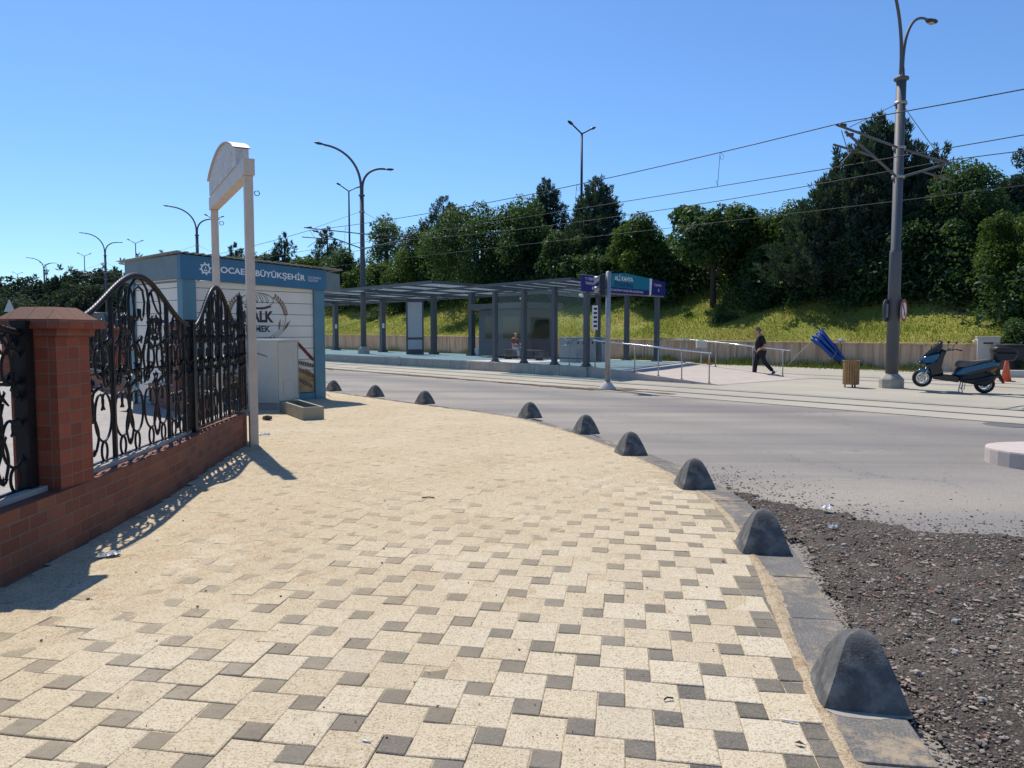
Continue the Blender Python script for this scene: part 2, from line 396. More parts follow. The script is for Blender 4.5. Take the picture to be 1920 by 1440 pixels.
t = NT('dusty sun bleached asphalt'); co = t.co()
n1 = t.noise(0.35, 5, 0.6, co); n2 = t.noise(55, 3, 0.75, co); n3 = t.noise(1.6, 5, 0.65, co); n4 = t.noise(17, 3, 0.65, co)
mp = t.new('ShaderNodeMapping'); mp.inputs['Rotation'].default_value = (0, 0, -TA); mp.inputs['Scale'].default_value = (0.05, 0.8, 1); t.link(co, mp.inputs[0])
n5 = t.noise(1.0, 4, 0.55, mp.outputs[0])
c = t.ramp(n1, [(0.3, (0.30, 0.268, 0.225)), (0.7, (0.375, 0.335, 0.28))])
c = t.mix(t.maprange(n5, 0.42, 0.66, 0, 0.7), c, (0.20, 0.187, 0.18)); pt = t.noise(0.55, 2, 0.4, mp.outputs[0]); c = t.mix(t.maprange(pt, 0.60, 0.615, 0, 0.4), c, (0.16, 0.152, 0.148)); oil = t.noise(0.9, 3, 0.5, co); c = t.mix(t.maprange(oil, 0.70, 0.76, 0, 0.45), c, (0.10, 0.095, 0.09))
c = t.mix(t.maprange(n3, 0.55, 0.8, 0, 0.5), c, (0.33, 0.295, 0.24))
c = t.mix(t.maprange(n2, 0.5, 0.68, 0, 0.6), c, (0.12, 0.112, 0.105))
c = t.mix(t.maprange(n4, 0.60, 0.75, 0, 0.35), c, (0.34, 0.31, 0.27))
geo_ = t.new('ShaderNodeNewGeometry'); sp_ = t.new('ShaderNodeSeparateXYZ'); t.link(geo_.outputs['Position'], sp_.inputs[0])
nn = t.math('ADD', t.math('MULTIPLY', sp_.outputs[0], 0.771), t.math('MULTIPLY', sp_.outputs[1], 0.637)); nn = t.math('ADD', nn, t.math('MULTIPLY', n1, 1.2))
for c0_, w0_, k0_ in ((14.6, 1.5, 0.5), (11.9, .8, .22), (9.8, .7, .18)):
    c = t.mix(t.maprange(t.math('ABSOLUTE', t.math('SUBTRACT', nn, c0_)), 0.1, w0_, k0_, 0), c, (0.15, 0.143, 0.142))
# fine cracks
v = t.new('ShaderNodeTexVoronoi', feature='DISTANCE_TO_EDGE'); v.inputs['Scale'].default_value = 0.33
nz = t.new('ShaderNodeTexNoise', Scale=1.1, Detail=6.0, Roughness=0.7); t.link(co, nz.inputs['Vector']); wobv = t.mix(0.55, co, nz.outputs['Color'], 'LINEAR_LIGHT'); t.link(wobv, v.inputs['Vector'])
cr = t.math('MULTIPLY', t.maprange(v.outputs['Distance'], 0.0, 0.005, 1, 0), t.maprange(n1, 0.48, 0.58, 0, 0.6))
c = t.mix(cr, c, (0.08, 0.075, 0.07))
t.bump(n2, 0.5, 0.006); M['asphalt'] = t.out(c, 0.9, 0.2)
m = MB(); q = [P(-70, -60, RZ), P(-70, 15.85, RZ), P(420, 15.85, RZ), P(420, -60, RZ)]
m.quad(q); kind(m.build('road', M['asphalt']), 'structure')

t = NT('pale tramway concrete'); co = t.co(); n1 = t.noise(0.3, 5, 0.6, co); n2 = t.noise(110, 2, 0.6, co); n3 = t.noise(1.3, 5, 0.65, co)
mp = t.new('ShaderNodeMapping'); mp.inputs['Rotation'].default_value = (0, 0, -TA); mp.inputs['Scale'].default_value = (0.06, 1.1, 1); t.link(co, mp.inputs[0])
n5 = t.noise(1.0, 4, 0.55, mp.outputs[0])
c = t.ramp(n1, [(0.3, (0.37, 0.335, 0.265)), (0.7, (0.46, 0.42, 0.335))])
c = t.mix(t.maprange(n5, 0.45, 0.7, 0, 0.3), c, (0.30, 0.285, 0.26))
c = t.mix(t.maprange(n3, 0.55, 0.8, 0, 0.4), c, (0.47, 0.40, 0.30)); c = t.mix(t.maprange(n2, 0.5, 0.75, 0, 0.3), c, (0.22, 0.2, 0.17))
t.bump(n2, 0.3, 0.004); M['tramway'] = t.out(c, 0.9, 0.2)
m = MB(); m.quad([P(-70, 15.855, RZ + 0.012), P(-70, 35.0, RZ + 0.012), P(420, 35.0, RZ + 0.012), P(420, 15.855, RZ + 0.012)])
m.quad([P(-70, 15.855, RZ - 0.03), P(-70, 15.855, RZ + 0.012), P(420, 15.855, RZ + 0.012), P(420, 15.855, RZ - 0.03)])
kind(m.build('tramway_pavement', M['tramway']), 'structure')
# grooved rails, four of them, each a dark slot beside a worn steel head
M['groove'] = paint('dirty rail groove', (0.035, 0.03, 0.026), 0.8, 0.4, 5, (0.2, 0.17, 0.13), 0.5)
M['rail_steel'] = paint('worn rail head', (0.26, 0.24, 0.22), 0.4, 0.15, 2, (0.14, 0.1, 0.07), 0.4, 0.5, 0.5)
for n in (16.95, 18.45, 26.05, 27.95):
    m = MB()
    for k in range(-12, 60):
        s0, s1 = k * 4.0, k * 4.0 + 3.985; j = rng.uniform(-0.012, 0.012)
        m.quad([P(s0, n + j, RZ + 0.017), P(s1, n + j, RZ + 0.017), P(s1, n + 0.10 + j, RZ + 0.017), P(s0, n + 0.10 + j, RZ + 0.017)], 0)
    m.quad([P(-48, n + 0.115, RZ + 0.020), P(240, n + 0.115, RZ + 0.020), P(240, n + 0.17, RZ + 0.020), P(-48, n + 0.17, RZ + 0.020)], 1)
    kind(m.build('tram_rail', [M['groove'], M['rail_steel']]), 'structure')
# crumbled dirt along the asphalt edge
M['dirt'] = paint('loose brown dirt', (0.15, 0.105, 0.07), 0.95, 0.35, 3, (0.32, 0.25, 0.17), 0.7, 0.1, 0, 0.7, 60)
M['dirt_red'] = paint('reddish soil', (0.36, 0.22, 0.15), 0.95, 0.2, 2, (0.42, 0.33, 0.24), 0.6, 0.1, 0, 0.6, 50)
def blob_strip(name, s0, s1, n0, wid, mat, z, step=0.35, seed=1, amp=0.5):
    r = random.Random(seed); m = MB(); prev = None; s = s0
    while s < s1:
        w = wid * (0.45 + amp * r.random() + 0.3 * math.sin(s * 0.7 + seed)); w = max(0.04, w)
        a = P(s, n0 - w * r.uniform(0.3, 0.6), z); b = P(s, n0 + w * r.uniform(0.3, 0.6), z); c_ = P(s, n0, z + 0.012 * r.random())
        if prev: m.quad([prev[0], prev[2], c_, a]); m.quad([prev[2], prev[1], b, c_])
        prev = (a, b, c_); s += step
    return kind(m.build(name, mat), 'structure')
blob_strip('dirt_strip', 15.5, 46, 15.95, 0.5, M['dirt'], RZ + 0.018, 0.3, 3)
blob_strip('dirt_strip', 13.0, 16.3, 16.35, 0.30, M['dirt'], RZ + 0.018, 0.2, 5)
blob_strip('soil_strip', 2, 16, 33.9, 1.9, M['dirt_red'], RZ + 0.03, 0.5, 8)

# pavement outline (inner edge of the kerb, then round the back)
KIN = [(0.80, -0.2), (0.96, 0.8), (1.26, 2.73), (1.47, 3.98), (1.73, 5.33), (1.88, 6.4), (1.93, 7.4), (1.75, 9.0), (1.45, 10.4), (1.0, 12.1), (0.15, 14.3), (-0.85, 15.65), (-2.1, 17.15), (-3.55, 18.98), (-5.0, 20.85), (-12.0, 29.5), (-34.0, 56.5)]
WALL_OUT = [(-3.14, -0.2), (-3.15, 2.0), (-3.18, 3.6), (-3.21, 4.75), (-3.24, 5.9), (-3.34, 7.26), (-3.47, 8.3), (-3.62, 9.3), (-3.80, 10.95)]
SIDE = KIN + [(-38, 55), (-13.3, 24.1), (-6.0, 15.1), (-5.1, 13.3)] + WALL_OUT[::-1]
def inside(p, poly):
    x, y = p; r = False; j = len(poly) - 1
    for i in range(len(poly)):
        xi, yi = poly[i]; xj, yj = poly[j]
        if (yi > y) != (yj > y) and x < (xj - xi) * (y - yi) / (yj - yi) + xi: r = not r
        j = i
    return r
t = NT('sand and dust bedding'); co = t.co(); n1 = t.noise(0.9, 5, 0.6, co); n2 = t.noise(75, 3, 0.8, co); n3 = t.noise(2.7, 4, 0.6, co)
c = t.ramp(n1, [(0.3, (0.51, 0.405, 0.255)), (0.7, (0.61, 0.505, 0.345))])
c = t.mix(t.maprange(n3, 0.56, 0.78, 0, 0.5), c, (0.50, 0.30, 0.17)); n7 = t.noise(16, 4, 0.75, co); c = t.mix(t.maprange(n7, 0.54, 0.70, 0, 0.42), c, (0.30, 0.21, 0.12)); c = t.mix(t.maprange(n7, 0.46, 0.34, 0, 0.4), c, (0.72, 0.62, 0.44)); c = t.mix(t.maprange(n2, 0.53, 0.60, 0, 0.66), c, (0.22, 0.15, 0.085)); c = t.mix(t.maprange(n2, 0.48, 0.36, 0, 0.4), c, (0.66, 0.58, 0.45))
t.bump(n2, 0.9, 0.008); M['sand'] = t.out(c, 0.95, 0.1)
bmx = bmesh.new(); vs = [bmx.verts.new((x, y, -0.009)) for x, y in SIDE]; f = bmx.faces.new(vs)
bmesh.ops.triangulate(bmx, faces=[f]); bmesh.ops.recalc_face_normals(bmx, faces=bmx.faces)
me = bpy.data.meshes.new('bedding_layer'); bmx.to_mesh(me); bmx.free(); me.materials.append(M['sand'])
o = bpy.data.objects.new('bedding_layer', me); C.objects.link(o); kind(o, 'structure')
def wob(x, y):
    return (math.sin(x * 2.1 + 1.3 * math.sin(y * 1.3)) + math.sin(y * 1.7 + 1.1 * math.sin(x * 1.9 + 2)) + .7 * math.sin(x * 5.3 + y * 3.1) + .6 * math.sin(y * 6.7 - x * 4.1 + 1)) / 3.3
def cover(x, y):             # how much blown sand lies on the paving here, 0 to 1
    d_ = 0.112 * y - 0.075 * x + 0.20 * wob(x, y)
    wall_d = x + 3.3 if y < 10.5 else 9
    if 0 <= wall_d < 1.2 and y > 2.5: d_ += (1.2 - wall_d) * .3
    return min(1, max(0, (d_ - 0.38) / 0.60))
st_ = 0.07; m = MB(); gi = {}
for i in range(-85, 32):
    for j in range(0, 300):
        x, y = i * st_, 0.5 + j * st_
        if x > 2.2 or not inside((x, y), SIDE): continue
        cv = cover(x, y); z = -0.0028 + 0.0078 * cv ** 0.9 + 0.0035 * math.sin(x * 23 + 2 * math.sin(y * 17)) * cv + rng.uniform(-.0012, .0012)
        gi[(i, j)] = len(m.v); m.v.append((x, y, z))
for (i, j), k_ in gi.items():
    if all(q in gi for q in ((i + 1, j), (i + 1, j + 1), (i, j + 1))): m.face((k_, gi[(i + 1, j)], gi[(i + 1, j + 1)], gi[(i, j + 1)]), 0, True)
kind(m.build('blown_sand', M['sand']), 'structure')

# the paving: large cream blocks with a small charcoal block at every corner
t = NT('exposed aggregate paving block'); co = t.co()
at_t = t.new('ShaderNodeAttribute', attribute_name='tone').outputs['Fac']; at_d = t.new('ShaderNodeAttribute', attribute_name='dark').outputs['Fac']
n2 = t.noise(95, 3, 0.85, co); n1 = t.noise(1.1, 5, 0.6, co); n3 = t.noise(38, 3, 0.75, co); n4 = t.noise(5, 4, 0.6, co)
cream = t.ramp(at_t, [(0.0, (0.55, 0.455, 0.315)), (0.5, (0.63, 0.53, 0.375)), (1.0, (0.68, 0.595, 0.45))])
dark = t.ramp(at_t, [(0.0, (0.052, 0.054, 0.058)), (1.0, (0.115, 0.114, 0.113))])
c = t.mix(at_d, cream, dark)
c = t.mix(t.maprange(n2, 0.53, 0.60, 0, 0.72), c, t.mix(at_d, (0.20, 0.145, 0.082), (0.27, 0.26, 0.245)))
c = t.mix(t.maprange(n2, 0.48, 0.38, 0, 0.55), c, t.mix(at_d, (0.66, 0.6, 0.48), (0.025, 0.025, 0.028)))
c = t.mix(t.maprange(n3, 0.62, 0.70, 0, 0.55), c, (0.24, 0.17, 0.10))
geo = t.new('ShaderNodeNewGeometry'); sx = t.new('ShaderNodeSeparateXYZ'); t.link(geo.outputs['Position'], sx.inputs[0])
d = t.math('ADD', t.math('MULTIPLY', sx.outputs[1], 0.115), t.math('MULTIPLY', sx.outputs[0], -0.09))
d = t.math('ADD', d, t.math('MULTIPLY', t.math('SUBTRACT', n1, 0.5), 0.55)); d = t.math('ADD', d, t.math('MULTIPLY', t.math('SUBTRACT', n4, 0.5), 0.3))
sandc = t.ramp(t.noise(0.7, 4, 0.55, co), [(0.3, (0.51, 0.405, 0.255)), (0.55, (0.59, 0.485, 0.32)), (0.75, (0.63, 0.55, 0.42))])
sandc = t.mix(t.maprange(n2, 0.53, 0.60, 0, 0.66), sandc, (0.22, 0.155, 0.088))
c = t.mix(t.maprange(d, 0.12, 0.80, 0.03, 0.76), c, sandc)
n7 = t.noise(17, 4, 0.75, co); c = t.mix(t.maprange(n7, 0.54, 0.70, 0, 0.36), c, t.mix(at_d, (0.32, 0.23, 0.13), (0.16, 0.15, 0.14))); c = t.mix(t.maprange(n7, 0.46, 0.34, 0, 0.25), c, t.mix(at_d, (0.74, 0.66, 0.48), (0.1, 0.1, 0.1)))
stn = t.math('MULTIPLY', t.maprange(at_t, 0.93, 0.95, 0, 1), t.math('SUBTRACT', 1.0, at_d)); c = t.mix(t.math('MULTIPLY', stn, 0.2), c, (0.36, 0.27, 0.17))
blot = t.noise(2.6, 6, 0.7, co); c = t.mix(t.maprange(blot, 0.60, 0.72, 0, 0.35), c, (0.30, 0.22, 0.14))
rust = t.math('MULTIPLY', t.maprange(t.noise(1.9, 5, 0.6, co), 0.6, 0.75, 0, 0.5), t.maprange(d, 0.3, 0.9, 0.1, 1))
c = t.mix(rust, c, (0.40, 0.24, 0.14))
t.bump(t.math('ADD', n2, t.math('MULTIPLY', n3, 0.6)), 0.75, 0.006); M['paver'] = t.out(c, 0.92, 0.12)
TH = R(-9.0); ex = Vector((math.cos(TH), math.sin(TH))); ey = Vector((-math.sin(TH), math.cos(TH)))
A_, B_ = 0.258, 0.129; ORG = Vector((0.28, 3.02)) - ex * (B_ / 2) - ey * (B_ / 2)
def clip_kerb(poly, ctr):
    best = None
    for i in range(len(KIN) - 1):
        a = Vector(KIN[i]); b = Vector(KIN[i + 1]); ab = b - a; tt = max(0, min(1, (ctr - a).dot(ab) / ab.length_squared)); dd = (ctr - a - ab * tt).length
        if best is None or dd < best[0]: best = (dd, a, ab.normalized())
    if best[0] > 0.4: return poly
    a, ab = best[1], best[2]; nrm = Vector((-ab.y, ab.x))       # pointing to the pavement (left of the kerb line)
    sd = lambda p: (p - a).dot(nrm) - 0.035
    out = []
    for i in range(len(poly)):
        p, q = poly[i], poly[(i + 1) % len(poly)]; dp, dq = sd(p), sd(q)
        if dp >= 0: out.append(p)
        if dp * dq < 0: out.append(p + (q - p) * (dp / (dp - dq)))
    return out
tv, tf, tt_, td_ = [], [], [], []
def add_tile(poly, dark):
    if len(poly) < 3: return
    c_ = sum(poly, Vector((0, 0))) / len(poly)
    area = abs(sum(poly[i].x * poly[(i + 1) % len(poly)].y - poly[(i + 1) % len(poly)].x * poly[i].y for i in range(len(poly)))) / 2
    if area < 0.0012: return
    k = len(poly); b = len(tv); h = rng.uniform(0.0012, 0.0055) - (0.004 if rng.random() < .04 else 0); tx, ty = rng.gauss(0, 0.010), rng.gauss(0, 0.010); jx, jy = rng.uniform(-.0015, .0015), rng.uniform(-.0015, .0015)
    for (gap, dz) in ((0.0020, -0.035), (0.0020, -0.0028), (0.0060, 0.0)):
        for p in poly:
            dvec = c_ - p; L = dvec.length; q = p + dvec * (gap * 1.41 / L)
            tv.append((q.x + jx, q.y + jy, h + dz + (q.x - c_.x) * tx + (q.y - c_.y) * ty))
    tone = rng.random()
    for r_ in range(2):
        for i in range(k):
            j = (i + 1) % k; tf.append((b + r_ * k + i, b + r_ * k + j, b + (r_ + 1) * k + j, b + (r_ + 1) * k + i)); tt_.append(tone); td_.append(dark)
    tf.append(tuple(b + 2 * k + i for i in range(k))); tt_.append(tone); td_.append(dark)
for i in range(-90, 91):
    for j in range(-90, 91):
        o2 = ORG + (ex * A_ - ey * B_) * i + (ex * B_ + ey * A_) * j
        if o2.y < 0.4 or o2.y > 24 or o2.x < -14 or o2.x > 2.6: continue
        for (ox, oy, sz, dk) in ((0, 0, B_, 1.0), (B_, 0, A_, 0.0)):
            p0 = o2 + ex * ox + ey * oy
            SQ = lambda p: Vector((0.28 + 0.915 * (p.x - 0.28), p.y))
            poly = [SQ(p0), SQ(p0 + ex * sz), SQ(p0 + ex * sz + ey * sz), SQ(p0 + ey * sz)]; ctr = SQ(p0 + (ex + ey) * (sz / 2))
            near = any((Vector(k_) - ctr).length < 2.5 for k_ in KIN)
            ins = [inside(p, SIDE) for p in poly]
            if not any(ins) and not inside(ctr, SIDE): continue
            if not inside(ctr, SIDE) and ctr.x < 0 and ctr.y < 12: continue
            q_ = clip_kerb(poly, ctr)
            if q_ is not poly and dk == 0 and len(q_) >= 3 and (len(q_) != 4 or any((a_ - b_).length > 1e-6 for a_, b_ in zip(q_, poly))):
                ar_ = abs(sum(q_[k_].x * q_[(k_ + 1) % len(q_)].y - q_[(k_ + 1) % len(q_)].x * q_[k_].y for k_ in range(len(q_)))) / 2
                if ar_ < 0.045 and ctr.y < 9: dk = 1.0
            if dk == 1.0 and q_ is not poly and sz == A_ and ctr.y < 9:       # cut-in strip of small charcoal blocks
                cq = sum(q_, Vector((0, 0))) / len(q_)
                for sgn_ in (1, -1):
                    o3 = []
                    for k_ in range(len(q_)):
                        a_, b_ = q_[k_], q_[(k_ + 1) % len(q_)]; da, db = (a_ - cq).dot(ey) * sgn_, (b_ - cq).dot(ey) * sgn_
                        if da >= 0: o3.append(a_)
                        if da * db < 0: o3.append(a_ + (b_ - a_) * (da / (da - db)))
                    add_tile(o3, dk)
            else: add_tile(q_, dk)
me = bpy.data.meshes.new('pavement'); me.from_pydata(tv, [], tf)
a = me.attributes.new('tone', 'FLOAT', 'FACE'); a.data.foreach_set('value', tt_)
a = me.attributes.new('dark', 'FLOAT', 'FACE'); a.data.foreach_set('value', td_)
me.materials.append(M['paver']); me.update(); o = bpy.data.objects.new('pavement', me); C.objects.link(o); kind(o, 'structure')

# kerb stones, about a metre each
def resample(pts, step):
    out = [Vector(pts[0])]; acc = 0
    for i in range(len(pts) - 1):
        a, b = Vector(pts[i]), Vector(pts[i + 1]); L = (b - a).length; d_ = step - acc
        while d_ <= L: out.append(a + (b - a) * (d_ / L)); d_ += step
        acc = (acc + L) % step
    return out
def smooth(pts, it=2):
    for _ in range(it):
        q = [pts[0]]
        for i in range(len(pts) - 1):
            a, b = Vector(pts[i]), Vector(pts[i + 1]); q += [tuple(a * .75 + b * .25), tuple(a * .25 + b * .75)]
        pts = q + [pts[-1]]
    return pts
ks = resample(smooth(KIN, 1), 0.75); m = MB()
for i in range(len(ks) - 1):
    a, b = ks[i], ks[i + 1]; d_ = (b - a).normalized(); nr = Vector((d_.y, -d_.x)); a2 = a + d_ * 0.004; b2 = b - d_ * 0.004
    d0 = (ks[max(0, i - 1)] - a).normalized() if i else -d_
    na = nr; nb = Vector(((ks[min(i + 2, len(ks) - 1)] - b).y, -(ks[min(i + 2, len(ks) - 1)] - b).x)); nb = nb.normalized() if nb.length > 1e-6 else nr; nb = (nb + nr).normalized()
    pa = (ks[i] - ks[i - 1]) if i else d_; na = (Vector((pa.y, -pa.x)).normalized() + nr).normalized()
    dz = rng.uniform(-0.004, 0.004) + 0.004
    wv = 0.31 if a.y < 9 else 0.31 - min(0.16, (a.y - 9) * 0.03)
    m.prism([tuple(a2 + na * 0.012), tuple(a2 + na * wv), tuple(b2 + nb * wv), tuple(b2 + nb * 0.012)], -0.13, dz)
t = NT('grey kerb stone with blown sand'); co = t.co(); n1 = t.noise(4, 5, .6, co); n2 = t.noise(110, 3, .7, co); n3 = t.noise(2.2, 8, .8, co)
c = t.ramp(n1, [(0.3, (0.13, 0.122, 0.112)), (0.7, (0.20, 0.188, 0.172))]); c = t.mix(t.maprange(n2, .5, .66, 0, .5), c, (0.36, .33, .29)); c = t.mix(t.maprange(n2, .48, .36, 0, .4), c, (0.06, .06, .06))
c = t.mix(t.maprange(n3, .50, .60, 0, .75), c, (0.44, .34, .22)); t.bump(n2, .6, .005); M['kerb_paint'] = t.out(c, .9, .15)
kind(m.build('kerb', M['kerb_paint'], bevel=0.008), 'structure')

# rusty sand caught in the joint between paving and kerb
t = NT('rusty joint sand'); co = t.co(); c = t.ramp(t.noise(9, 4, .65, co), [(.33, (.36, .25, .15)), (.5, (.49, .395, .265))]); c = t.mix(t.maprange(t.noise(90, 3, .8, co), .5, .62, 0, .7), c, (.16, .085, .04)); t.bump(t.noise(90, 3, .8, co), .8, .006); M['joint'] = t.out(c, .95, .1)
jl = resample(smooth(KIN, 1), 0.05); m = MB(); prevj = None
for i in range(1, len(jl) - 1):
    if jl[i].y > 16: break
    d_ = (jl[i + 1] - jl[i - 1]).normalized(); nr = Vector((d_.y, -d_.x)); f_ = .5 + .5 * math.sin(jl[i].y * 2.3) * math.sin(jl[i].y * .9 + 1)
    wl2, wr2 = rng.uniform(.042, .052) + .012 * f_, rng.uniform(.022, .034) + (.05 + rng.uniform(.0, .03)) * f_ ** 2
    a_, b_ = jl[i] - nr * wl2, jl[i] + nr * wr2; cu_ = ((*a_, -.0015), (*jl[i], .0088 + rng.uniform(-.0008, .0012)), (*b_, -.002))
    if prevj: m.quad([prevj[0], prevj[1], cu_[1], cu_[0]]); m.quad([prevj[1], prevj[2], cu_[2], cu_[1]])
    prevj = cu_
kind(m.build('joint_sand', M['joint']), 'structure')
# crumbled asphalt and gravel beside the kerb
GR = [(1.35, 0.6), (1.6, 2.73), (1.8, 3.98), (2.06, 5.33), (2.2, 6.4), (2.24, 7.4), (2.18, 8.55), (2.45, 8.1), (2.75, 7.2), (3.0, 6.75), (3.4, 6.35), (4.3, 6.15), (6.0, 5.6), (8, 4.6), (9, 0.6)]
t = NT('crumbled dark asphalt'); co = t.co(); n1 = t.noise(1.2, 5, 0.6, co); n2 = t.noise(60, 4, 0.7, co); vo = t.new('ShaderNodeTexVoronoi'); vo.inputs['Scale'].default_value = 55; t.link(co, vo.inputs['Vector'])
c = t.ramp(n1, [(0.3, (0.075, 0.062, 0.052)), (0.7, (0.145, 0.121, 0.099))]); c = t.mix(t.maprange(n2, 0.55, 0.72, 0, 0.6), c, (0.24, 0.2, 0.165))
c = t.mix(t.maprange(t.noise(2.3, 4, 0.6, co), 0.62, 0.74, 0, 0.55), c, (0.22, 0.12, 0.07))
t.bump(t.math('ADD', vo.outputs['Distance'], n2), 1.0, 0.015); M['rubble'] = t.out(c, 0.95, 0.15)
def edge_dist(p, poly):
    b_ = 9e9; p = Vector(p)
    for i in range(len(poly)):
        a, b = Vector(poly[i]), Vector(poly[(i + 1) % len(poly)]); ab = b - a; q = max(0, min(1, (p - a).dot(ab) / ab.length_squared)); b_ = min(b_, (p - a - ab * q).length)
    return b_
m = MB(); st = 0.09; idx = {}
GRX = GR[6:13]
def open_dist(p):
    b_ = 9e9; p = Vector(p)
    for i in range(len(GRX) - 1):
        a, b = Vector(GRX[i]), Vector(GRX[i + 1]); ab = b - a; q = max(0, min(1, (p - a).dot(ab) / ab.length_squared)); b_ = min(b_, (p - a - ab * q).length)
    return b_
gx = [(x * st, y * st) for x in range(14, 84) for y in range(7, 97)]
for (x, y) in gx:
    jx, jy = x + NR.uniform(-.03, .03), y + NR.uniform(-.03, .03)
    wx_ = wob(jx * 1.6 + 3, jy * 1.6); wj = (jx + .16 * wx_, jy + .22 * wx_)
    if not inside(wj if jy > 5.2 else (jx, jy), GR): continue
    e = open_dist((jx, jy)); h = RZ + 0.003 + min(1, e / 0.5) * (0.018 + NR.uniform(0, 0.022))
    idx[(round(x / st), round(y / st))] = len(m.v); m.v.append((jx, jy, h))
for (i, j), k in idx.items():
    if all(q in idx for q in ((i + 1, j), (i + 1, j + 1), (i, j + 1))): m.face((k, idx[(i + 1, j)], idx[(i + 1, j + 1)], idx[(i, j + 1)]), 0, False)
kind(m.build('gravel_bed', M['rubble']), 'structure')
phi = (1 + 5 ** .5) / 2
ICO = np.array([(-1, phi, 0), (1, phi, 0), (-1, -phi, 0), (1, -phi, 0), (0, -1, phi), (0, 1, phi), (0, -1, -phi), (0, 1, -phi), (phi, 0, -1), (phi, 0, 1), (-phi, 0, -1), (-phi, 0, 1)]) / math.sqrt(1 + phi * phi)
ICF = [(0, 11, 5), (0, 5, 1), (0, 1, 7), (0, 7, 10), (0, 10, 11), (1, 5, 9), (5, 11, 4), (11, 10, 2), (10, 7, 6), (7, 1, 8), (3, 9, 4), (3, 4, 2), (3, 2, 6), (3, 6, 8), (3, 8, 9), (4, 9, 5), (2, 4, 11), (6, 2, 10), (8, 6, 7), (9, 8, 1)]
t = NT('mixed gravel stone'); a_ = t.new('ShaderNodeAttribute', attribute_name='tone').outputs['Fac']
c = t.ramp(a_, [(0.0, (0.06, 0.048, 0.040)), (0.5, (0.15, 0.122, 0.098)), (0.78, (0.33, 0.27, 0.215)), (0.93, (0.34, 0.31, 0.27)), (0.965, (0.30, 0.14, 0.08)), (1.0, (0.5, 0.46, 0.4))])
t.out(t.mix(t.maprange(t.noise(120, 2), 0.4, 0.7, 0, 0.3), c, (0.2, 0.17, 0.14)), 0.9, 0.2); M['stone'] = t.m
def stones(name, pts, sizes, tones, zs):
    tri = []; tone = []
    for (p, s_, tn, z) in zip(pts, sizes, tones, zs):
        el = 2.1 if tn > .94 else 1.0
        v_ = ICO * (1 + NR.uniform(-.25, .25, (12, 1))) * np.array([s_ * NR.uniform(.7, 1.3) * el, s_ * NR.uniform(.7, 1.3) / el ** .5, s_ * NR.uniform(.35, .7) / el ** .5])
        a = NR.uniform(0, 6.28); ca, sa = math.cos(a), math.sin(a); v_ = v_ @ np.array([[ca, sa, 0], [-sa, ca, 0], [0, 0, 1]]) + np.array([p[0], p[1], z + s_ * 0.25])
        tri += [v_[list(f_)] for f_ in ICF]; tone += [tn] * 20
    return kind(np_mesh(name, tri, M['stone'], tone, None, 3), 'stuff')
pts, szs, tns, zs = [], [], [], []
while len(pts) < 18000:
    y = 1.8 + (8.6 - 1.8) * NR.uniform() ** 1.25; x = NR.uniform(1.5, 6.8)
    wx_ = wob(x * 1.6 + 3, y * 1.6)
    if x / y > 0.80 or not inside((x + .16 * wx_, y + .22 * wx_) if y > 5.2 else (x, y), GR): continue
    e = open_dist((x, y))
    if e < 0.5 and NR.uniform() > e / 0.5 + 0.1: continue
    pts.append((x, y)); szs.append(min(0.028, 0.0046 * math.exp(NR.normal(0.10, 0.50)))); tns.append(NR.beta(1.4, 1.4) if NR.uniform() < 0.86 else NR.uniform(0.85, 1)); zs.append(RZ + 0.012 + min(1, e / 0.5) * 0.022)
while len(pts) < 19200:                                        # strays on the asphalt
    y = NR.uniform(6.2, 11.5); x = NR.uniform(1.9, 7.0)
    if inside((x, y), GR) or inside((x, y), SIDE) or open_dist((x, y)) > abs(NR.normal(0, 0.55)): continue
    pts.append((x, y)); szs.append(0.007 * math.exp(NR.normal(0, 0.4))); tns.append(NR.uniform(0, 0.9)); zs.append(RZ)
stones('gravel', pts, szs, tns, zs)
pts, szs, tns, zs = [], [], [], []
while len(pts) < 700:                                         # grit and crumbs on the paving
    y = NR.uniform(2.4, 9.0); x = NR.uniform(-3.1, 1.8)
    if not inside((x, y), SIDE): continue
    pts.append((x, y)); szs.append(0.0022 * math.exp(NR.normal(0.2, 0.5))); tns.append(NR.uniform(0, 0.6)); zs.append(0.007)
stones('grit', pts, szs, tns, zs)

# courtyard behind the fence
t = NT('courtyard paving'); co = t.co(); b = t.new('ShaderNodeTexBrick', offset=0.5)
mp = t.new('ShaderNodeMapping'); mp.inputs['Rotation'].default_value = (0, 0, R(20)); t.link(co, mp.inputs[0]); t.link(mp.outputs[0], b.inputs['Vector'])
for k_, v_ in (('Scale', 1.0), ('Brick Width', 0.2), ('Row Height', 0.1), ('Mortar Size', 0.004)): b.inputs[k_].default_value = v_
b.inputs['Color1'].default_value = (0.36, 0.33, 0.295, 1); b.inputs['Color2'].default_value = (0.42, 0.385, 0.345, 1); b.inputs['Mortar'].default_value = (0.22, 0.19, 0.16, 1)
c = t.mix(t.maprange(t.noise(0.8, 5, 0.6, co), 0.45, 0.75, 0, 0.5), b.outputs['Color'], (0.46, 0.42, 0.37)); c = t.mix(t.maprange(t.noise(120, 2, 0.6, co), 0.5, 0.7, 0, 0.35), c, (0.22, 0.2, 0.18))
M['court'] = t.out(c, 0.9, 0.15)
m = MB(); m.quad([(x, y, 0.004) for x, y in ((-3.25, -1), (-3.3, 5), (-3.6, 8.3), (-3.9, 11), (-5.25, 13.7), (-6.1, 15.3), (-13.4, 24.2), (-30, 45), (-50, 30), (-30, -1))])
kind(m.build('courtyard_paving', M['court']), 'structure')

